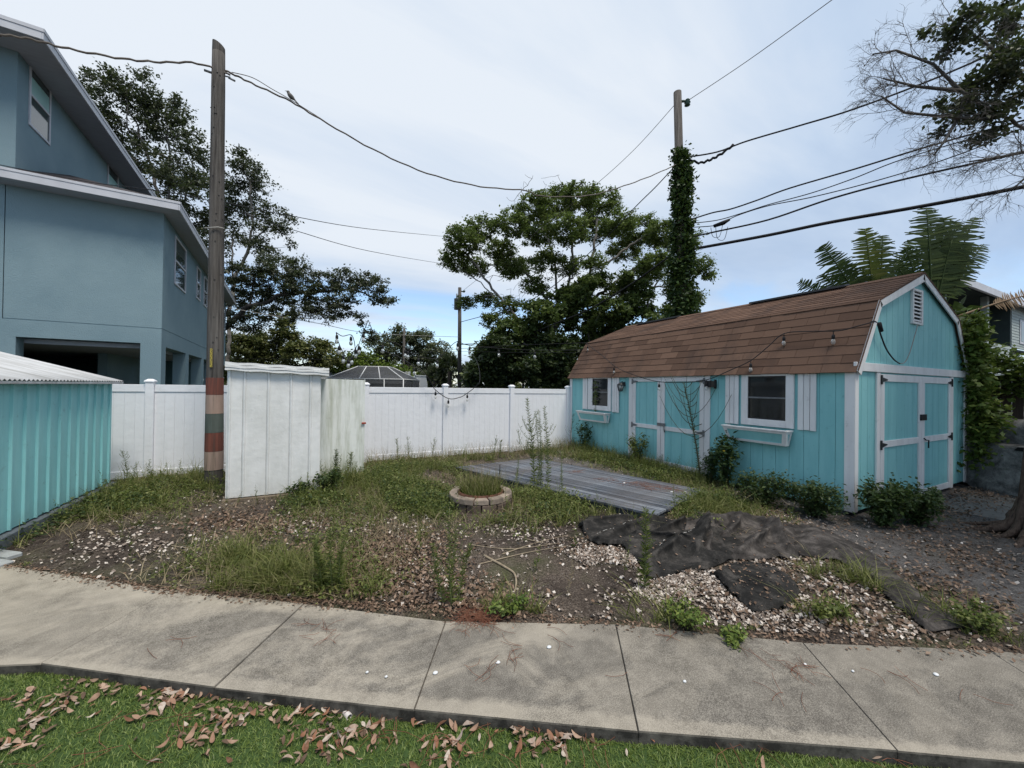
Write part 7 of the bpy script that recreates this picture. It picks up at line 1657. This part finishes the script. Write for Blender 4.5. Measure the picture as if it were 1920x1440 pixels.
n = len(a); V, F = scatter(on_ground(a, 0.006) + rng.uniform(0, 1, (n, 1)) ** 2 * np.array([[0, 0, 0.018]]), frames(n, 1.1), 0.025 * rng.uniform(0.45, 1.3, n) ** 1.2, CHIP_V); kind(npobj('shell_gravel', V, F, 'shell_chip'), 'stuff', 'broken white and tan shell chips scattered over the soil')
a = keep(np.concatenate([spots(LITTER, 0.25, 6500), spots(LITTER[:7] + LITTER[14:17], 0.3, 5000), spots(SHELL[:-8], 0.28, 4500), spots(LITTER, 0.5, 1400), np.column_stack([rng.uniform(-2.4, 9, 900), rng.uniform(0.5, 7, 900)])])); a = off_fabric(a)
a = a[(np.linalg.norm(a[:, None] - SOIL[None], axis=2).min(1) > 0.24) | (rng.uniform(0, 1, len(a)) < 0.06)]
a = np.concatenate([a, np.column_stack([rng.uniform(7.2, 11.5, 900), 2.55 - np.abs(rng.normal(0, 0.35, 900))])])
n = len(a); V, F = scatter(on_ground(a, 0.008) + rng.uniform(0, 1, (n, 1)) ** 2 * np.array([[0, 0, 0.025]]), frames(n, 0.8), 0.044 * rng.uniform(0.5, 1.3, n)); kind(npobj('leaf_litter', V, F, 'litter_leaf'), 'stuff', 'brown dry leaf litter lying over the soil')
a = keep(patchy(spots(GREEN, 0.36, 3000), 3.4, -0.3)); b = keep(patchy(spots(DENSE, 0.36, 2300), 4.5, -0.6, 11)); c = keep(spots(SMALLG, 0.10, 160)); c2 = keep(spots([(-0.63,4.60),(-0.37,4.24),(-0.10,3.95),(0.12,3.85),(-0.3,4.0),(-2.6,8.6),(-2.6,8.0),(-1.9,8.7)], 0.13, 260)); c = np.concatenate([c, c2, c2]); a = np.concatenate([a, b, c])
def tufts(c, lo, hi, per, rad):
    k = rng.poisson(per, len(c)) + 2; idx = np.repeat(np.arange(len(c)), k); m = len(idx)
    hs = (lo + (hi - lo) * rng.uniform(0, 1, len(c)) ** 2.2)[idx]
    return c[idx] + rng.normal(0, 1, (m, 2)) * rad * (0.5 + hs / hi)[:, None], hs * rng.uniform(0.35, 1.05, m)
a, hs = tufts(a, 0.05, 0.36, 13, 0.030); ok = outside(a); a, hs = a[ok], hs[ok]; n = len(a)
V, F = blades(on_ground(a), hs, rng.uniform(0.25, 1.6, n), rng.uniform(0.005, 0.010, n)); kind(npobj('grass', V, F, 'grass_blade'), 'stuff', 'patchy unmown grass growing through the soil')
a = keep(patchy(spots(GREEN, 0.5, 20000), 3.2, -0.5, 8)); n = len(a)
V, F = blades(on_ground(a), rng.uniform(0.05, 0.24, n), rng.uniform(0.5, 2.2, n), rng.uniform(0.004, 0.008, n)); kind(npobj('dry_grass', V, F, 'dry_blade'), 'stuff', 'straw-coloured dead grass among the green')
# seed-head grass along the fence
a = keep(np.column_stack([rng.uniform(0.9, 6.6, 1500), 9.2 - np.abs(rng.normal(0, 0.35, 1500))])); n = len(a)
V, F = blades(on_ground(a), rng.uniform(0.15, 0.5, n), rng.uniform(0.1, 0.7, n), rng.uniform(0.004, 0.007, n)); kind(npobj('seed_grass', V, F, 'dry_blade'), 'stuff', 'tall thin seeding grass along the foot of the fence')
def low_weeds(S, sig, plants, hmax, mat, label, name, lsz):
    c = keep(patchy(spots(S, sig, plants), 2.4, -0.6, 5)); k = rng.poisson(11, len(c)) + 3; idx = np.repeat(np.arange(len(c)), k); n = len(idx)
    hh = rng.uniform(0.03, hmax, len(c))[idx]; off = rng.normal(0, 0.045, (n, 3)); off[:, 2] = rng.uniform(0.05, 1, n) * hh
    V, F = scatter(on_ground(c)[idx] + off, frames(n, 0.9), lsz * rng.uniform(0.6, 1.3, n)); kind(npobj(name, V, F, mat), 'stuff', label)
low_weeds(GREEN, 0.34, 3600, 0.16, 'weed_leaf', 'low leafy weeds spreading over the yard', 'low_weeds', 0.036)
low_weeds(DENSE, 0.30, 4200, 0.24, 'weed_leaf', 'denser leafy weeds around the fire ring, deck and wall', 'dense_weeds', 0.040)
low_weeds(DENSE + GREEN[:12], 0.30, 1800, 0.22, 'weed_leaf_dark', 'darker leafy weeds between the paler ones', 'dark_weeds', 0.042)
# taller grass where nobody treads: along the walls and at the pavement edge
TALL = [(-2.78,8.75),(-2.62,8.3),(-2.35,8.95),(-2.66,7.7),(0.10,3.78),(-0.05,3.95),(-0.30,4.15),(0.38,7.65),(0.62,7.35),(-1.85,8.55),(-2.0,9.0)]
a = np.concatenate([spots(TALL, 0.11, 150), np.column_stack([6.72 - np.abs(rng.normal(0, 0.22, 420)), rng.uniform(4.7, 9.2, 420)]), np.column_stack([rng.uniform(1.0, 6.4, 90), 9.25 - np.abs(rng.normal(0, 0.3, 90))]), spots([(5.0,3.72),(5.4,3.85),(3.1,5.0),(2.9,5.6),(3.7,4.1)], 0.15, 70)])
a, hs = tufts(a, 0.14, 0.55, 14, 0.04); ok = outside(a); a, hs = a[ok], hs[ok]; n = len(a)
V, F = blades(on_ground(a), hs, rng.uniform(0.15, 1.1, n), rng.uniform(0.004, 0.009, n)); kind(npobj('tall_grass', V, F, 'grass_blade'), 'stuff', 'taller rank grass along walls and the pavement edge')
# straggly little weeds, too many to count: thin stems with sparse narrow leaves
a = keep(np.concatenate([spots(GREEN, 0.32, 420), spots(DENSE, 0.30, 260), spots([(0.3,7.4),(0.7,7.2),(1.2,7.6),(-1.6,8.2),(-2.4,8.6),(-2.5,7.6),(0.2,6.7),(6.5,8.2),(6.5,7.2),(6.5,6.0)], 0.22, 260), np.column_stack([rng.uniform(-2, 6, 130), rng.uniform(2.6, 8.5, 130)])])); a = off_fabric(a)
k = len(a); hh = rng.uniform(0.10, 0.48, k) ** 1.15; az = rng.uniform(0, 6.28, k); ln = rng.uniform(0, 0.45, k)
z0 = ground_z(a[:, 0], a[:, 1]); tip = np.column_stack([a[:, 0] + np.cos(az) * ln * hh, a[:, 1] + np.sin(az) * ln * hh, z0 + hh]); b0 = np.column_stack([a, z0])
per = 26; q = np.tile(np.linspace(0.1, 1.0, per), k)[:, None]; i_ = np.repeat(np.arange(k), per)
P_ = b0[i_] * (1 - q) + tip[i_] * q; aa = rng.uniform(0, 6.28, len(P_)); el = rng.uniform(0.1, 1.0, len(P_)); Dd = np.column_stack([np.cos(aa) * np.cos(el), np.sin(aa) * np.cos(el), np.sin(el)])
V1, F1 = scatter(P_, frames_along(Dd), (0.022 + 0.10 * hh[i_]) * (1.1 - 0.6 * q[:, 0]) * rng.uniform(0.6, 1.2, len(P_)), NARROW_V * np.array([1.5, 1, 1]))
d_ = tip - b0; d_l = np.linalg.norm(d_, axis=1)
V2, F2 = scatter(b0, frames_along(d_), d_l, np.array([(-0.008, 0, 0), (0.008, 0, 0), (0.003, 1, 0), (-0.003, 1, 0)], np.float32))
kind(npobj('straggly_weeds', np.concatenate([V1, V2]), np.concatenate([F1, F2 + len(V1)]), 'weed_leaf'), 'stuff', 'straggly yellow-green weed sprigs over the whole yard')
# grass inside the fire ring
aa = rng.uniform(0, 6.28, 1100); rr = 0.31 * np.sqrt(rng.uniform(0, 1, 1100)); a = np.column_stack([2.27 + rr * np.cos(aa), 5.42 + rr * np.sin(aa)]); n = len(a)
V, F = blades(np.column_stack([a, np.full(n, 0.12)]), rng.uniform(0.16, 0.44, n), rng.uniform(0.1, 0.9, n), rng.uniform(0.006, 0.010, n)); kind(npobj('ring_grass', V, F, 'grass_blade'), 'stuff', 'green grass filling the stone fire ring')
aa = rng.uniform(0, 6.28, 160); rr = 0.31 * np.sqrt(rng.uniform(0, 1, 160)); a = np.column_stack([2.30 + rr * np.cos(aa), 5.45 + rr * np.sin(aa)]); n = len(a)
V, F = blades(np.column_stack([a, np.full(n, 0.12)]), rng.uniform(0.35, 0.62, n), rng.uniform(0.1, 0.5, n), rng.uniform(0.004, 0.006, n)); kind(npobj('ring_seed_grass', V, F, 'dry_blade'), 'stuff', 'taller seeding stems inside the fire ring')
# turf fibres
n = 120000; s_ = rng.uniform(-2.6, 5.4, n); d_ = -0.83 - 1.35 * rng.uniform(0, 1, n) ** 1.4
x = -1.08 + 0.84 * s_ + 0.542 * d_; y = 4.30 - 0.542 * s_ + 0.84 * d_
V, F = blades(np.column_stack([x, y, lawn_z(x, y)]), rng.uniform(0.014, 0.028, n), rng.uniform(0.3, 1.3, n), rng.uniform(0.0025, 0.0045, n)); kind(npobj('artificial_grass', V, F, 'turf_blade'), 'stuff', 'bright green artificial grass fibres of the lawn')
# dead roots on the bare soil
ROOTS=[[(1.63,3.73),(1.70,3.43),(1.73,3.26),(1.60,3.04),(1.47,2.86)],[(1.57,4.06),(1.97,3.79),(2.54,3.68)],[(1.51,3.59),(2.15,3.63),(2.69,3.58)],[(2.25,3.99),(2.43,3.74)],[(1.81,3.72),(2.26,3.81),(2.73,3.85)],[(-1.33,5.35),(-1.1,5.15),(-0.75,5.3)]]
RL=['thick pale root snaking over bare soil towards the pavement','thin pale root nearest the fire ring on bare soil','thin straight root reaching towards the black fabric','shortest pale root twig upon bare soil','slightly curved root between two others on bare soil','pale bent twig lying near the turquoise metal shed corner']
for k, (P, lab) in enumerate(zip(ROOTS, RL)):
    pts = smooth_pts([(x + rng.normal(0, .01), y + rng.normal(0, .01), float(ground_z(x, y)) + 0.012) for x, y in P], 6); r0 = 0.014 if k == 0 else 0.006
    o = MB().tube([p - pts[0] for p in pts], list(np.linspace(r0, r0 * 0.5, len(pts))), 6).build('dead_root', 'root_tan', None, pts[0]); tag(o, lab, 'root')
# pine needles: on pavement, deck and lawn
def needle_patch(label, spotsl, sig, n, zf, L=0.16):
    a = spots(spotsl, sig, n); mb = MB(); az0 = rng.uniform(0, 6.28, len(spotsl))
    for (x, y) in a:
        az = rng.choice(az0) + rng.normal(0, 0.6); l = L * rng.uniform(0.6, 1.3); k = rng.normal(0, 0.7); pts = []
        for s in np.linspace(-0.5, 0.5, 5): pts.append((x + math.cos(az) * l * s - math.sin(az) * k * l * s * s, y + math.sin(az) * l * s + math.cos(az) * k * l * s * s, zf(x, y) + 0.006 + rng.uniform(0, 0.008)))
        mb.tube(pts, 0.0014, 3, cap=False)
    kind(mb.build('pine_needles', 'needle'), 'stuff', label)
NW=[(0.06,3.02),(0.13,3.12),(-0.01,3.22),(0.99,2.70),(1.16,2.62),(1.25,2.58),(1.58,2.30),(1.19,2.27),(0.99,2.23),(1.78,1.95),(2.37,1.95),(2.68,1.63),(2.79,1.51),(2.79,1.35),(2.50,1.35),(3.23,1.04),(3.50,0.79),(-0.82,3.42)]
needle_patch('red-brown pine needles scattered on the concrete pavement', NW, 0.05, 75, lambda x, y: 0.003)
needle_patch('rusty pile of pine needles at the pavement edge', [(1.06,2.80),(1.16,2.76),(1.22,2.72)], 0.06, 130, lambda x, y: 0.008 + rng.uniform(0, .02))
DN=[(4.9,5.0),(5.0,4.7),(5.2,4.6),(4.7,5.4),(5.3,4.4),(4.6,6.2),(5.1,4.95)]
needle_patch('rust-red pine needles lying on the deck planks', DN, 0.10, 190, lambda x, y: zd + 0.002)
LNs=[(0.6,1.95),(0.9,1.75),(0.35,2.15),(1.9,1.2),(0.1,2.3),(-1.0,2.7),(2.5,0.8),(1.3,1.55),(-0.6,2.6)]
needle_patch('tan pine needles on the artificial lawn', LNs, 0.12, 70, lambda x, y: float(lawn_z(x, y)) + 0.022, 0.22)

# ------------------------------------------------------------------ dry leaves on the lawn, one object each
def leaf_mesh(seed):
    g = np.random.default_rng(seed); L = 0.051 * g.uniform(0.85, 1.25); W = L * g.uniform(0.15, 0.24); fold = g.uniform(0.1, 0.7); curl = g.uniform(-0.5, 0.9)
    V, F = [], []; m = 7
    for i in range(m):
        s = i / (m - 1); w = W * math.sin(math.pi * min(max(s, 0.03), 0.97)) ** 0.75; x = (s - 0.5) * L; z = curl * L * (s - 0.5) ** 2 * 1.6
        for q in (-1, 0, 1): V.append((q * w, x, z + abs(q) * w * fold + 0.0006))
    for i in range(m - 1):
        for q in range(2): a = i * 3 + q; F.append((a, a + 1, a + 4, a + 3))
    return npmesh('dead_leaf', V, F, 'fallen_leaf', True)
LM = [leaf_mesh(k) for k in range(9)]
CL=[(-1.26,3.23),(-1.10,3.14),(-1.32,3.02),(-1.28,3.11),(-0.79,2.99),(-0.68,2.94),(-0.49,2.76),(-0.34,2.61),(-0.41,2.57),(-0.56,2.54),(-0.21,2.59),(-0.05,2.47),(0.06,2.45),(0.17,2.44),(-0.04,2.28),(0.08,2.26),(0.18,2.14),(0.31,2.15),(-1.34,2.92),(-0.43,2.44),(-1.32,2.85),(0.60,1.97),(0.66,1.89),(1.01,1.78),(1.23,1.67),(1.15,1.69),(1.32,1.70),(-1.5,3.3),(-0.75,2.96),(-0.72,2.9)]
SG=[(0.52,2.15),(0.41,2.11),(0.37,2.22),(0.55,2.10),(0.80,1.88),(0.98,1.81),(1.06,1.71),(1.61,1.55),(-0.87,2.82),(-0.89,3.00),(-1.05,2.96),(-1.11,3.24),(1.60,1.47),(2.04,1.32),(2.28,1.20),(2.07,1.14),(2.37,1.02),(2.65,0.89),(2.91,0.73),(-0.29,2.79),(-0.73,3.05)]
pts = np.concatenate([spots(CL, 0.060, 285), np.array(SG), spots(SG, 0.10, 30), np.column_stack([rng.uniform(-1.6, 3.2, 60), rng.uniform(0, 1, 60)])[:0]])
first = None; cnt = 0
for (x, y) in pts:
    if edge_d(x, y) > -0.90: continue
    o = bpy.data.objects.new('dead_leaf', LM[cnt % 9]); COL.objects.link(o)
    o.location = (x, y, float(lawn_z(x, y)) + 0.020 + rng.uniform(0, 0.016)); o.rotation_euler = (rng.normal(0, 0.35) + (math.pi if rng.uniform() < 0.4 else 0), rng.normal(0, 0.35), rng.uniform(0, 6.28)); s = rng.uniform(0.6, 1.25); o.scale = (s, s, s)
    tag(o, 'dry pinkish-brown leaf lying on the green artificial lawn', 'leaf', 'dry leaves fallen on the artificial lawn'); cnt += 1
a = spots(CL, 0.075, 420); V, F = [], []
for (x, y) in a:
    if edge_d(x, y) > -0.90: continue
    me = LM[rng.integers(0, 9)]; co = np.array([v.co[:] for v in me.vertices]); az = rng.uniform(0, 6.28); s = rng.uniform(0.35, 0.9); tl = rng.normal(0, 0.35, 2)
    Rm = np.array(Matrix.Rotation(az, 3, 'Z') @ Matrix.Rotation(tl[0], 3, 'X') @ Matrix.Rotation(tl[1], 3, 'Y')); b = len(V)
    V += list(co @ Rm.T * s + np.array([x, y, float(lawn_z(x, y)) + 0.016 + rng.uniform(0, 0.01)])); F += [tuple(i + b for i in p.vertices) for p in me.polygons]
kind(npobj('leaf_crumbs', V, F, 'litter_leaf', None, True), 'stuff', 'small broken dry leaf bits between the whole leaves on the lawn')
# soil, bits of leaf and shell washed onto the upper edge of the pavement
q = rng.uniform(-2.2, 6.6, 2600); q = np.concatenate([q, rng.normal(1.0, 0.9, 1500)]); dd_ = 0.03 - np.abs(rng.normal(0, 0.055, len(q)))
dd_ = dd_ + 0.22 * np.clip((-0.84 * q) / 1.6, 0, 1.5)
a = np.column_stack([-1.08 + 0.84 * q + 0.542 * dd_, 4.30 - 0.542 * q + 0.84 * dd_]); a = a[(edge_d(a[:, 0], a[:, 1]) < 0.05)]
n = len(a); V, F = scatter(np.column_stack([a, np.full(n, 0.007)]), frames(n, 1.6), 0.030 * rng.uniform(0.2, 1.2, n) ** 1.3); kind(npobj('edge_debris', V, F, 'litter_leaf'), 'stuff', 'leaf crumbs and soil along the yard edge of the pavement')
WL = [(0.70,2.36),(1.09,2.27),(2.89,1.37),(1.47,2.25),(0.42,2.46),(0.32,2.55),(2.05,1.62),(3.1,1.2),(3.55,0.95)]
for k, (x, y) in enumerate(WL):
    m = MB(); rs = 0.014 * random.uniform(0.7, 1.4); m.lathe([(rs * 0.3, 0.009), (rs * 0.8, 0.005), (rs, 0.0)], 8); o = m.build('sea_shell', 'pool_frame', None, (x, y, 0.004)); o.scale = (1, 0.8, 1)
    tag(o, 'small white shell fragment lying on the grey concrete pavement', 'shell', 'white shell bits on the pavement')
for k, (x, y, lab) in enumerate(((2.20, 1.17, 'large white shell resting in the gap under the pavement edge'),)):
    m = MB(); m.lathe([(0.008, 0.022), (0.026, 0.014), (0.036, 0.0)], 10); o = m.build('sea_shell', 'pool_frame', None, (x, y, float(lawn_z(x, y)) + 0.025)); o.scale = (1.2, 0.7, 1); tag(o, lab, 'shell')
for k, (x, y) in enumerate(((5.15, 4.35), (5.35, 4.25), (4.85, 5.1))):
    m = MB(); m.lathe([(0.01, 0.012), (0.022, 0.006), (0.026, 0.0)], 8); o = m.build('sea_shell', 'pool_frame', None, (x, y, zd + 0.003)); tag(o, 'white shell lying on the weathered deck planks', 'shell', 'white shells on the deck')
# concrete pad by the gable door
pd = bpy.data.objects.new('concrete_pad', None); COL.objects.link(pd); kind(pd, 'structure')
MB().prism([(7.55, 1.65), (9.6, 1.35), (10.6, 1.9), (10.2, 2.35), (8.3, 2.45), (7.7, 2.1)], 'z', -0.1, 0.022).build('pad_slab', 'pad_concrete', pd)
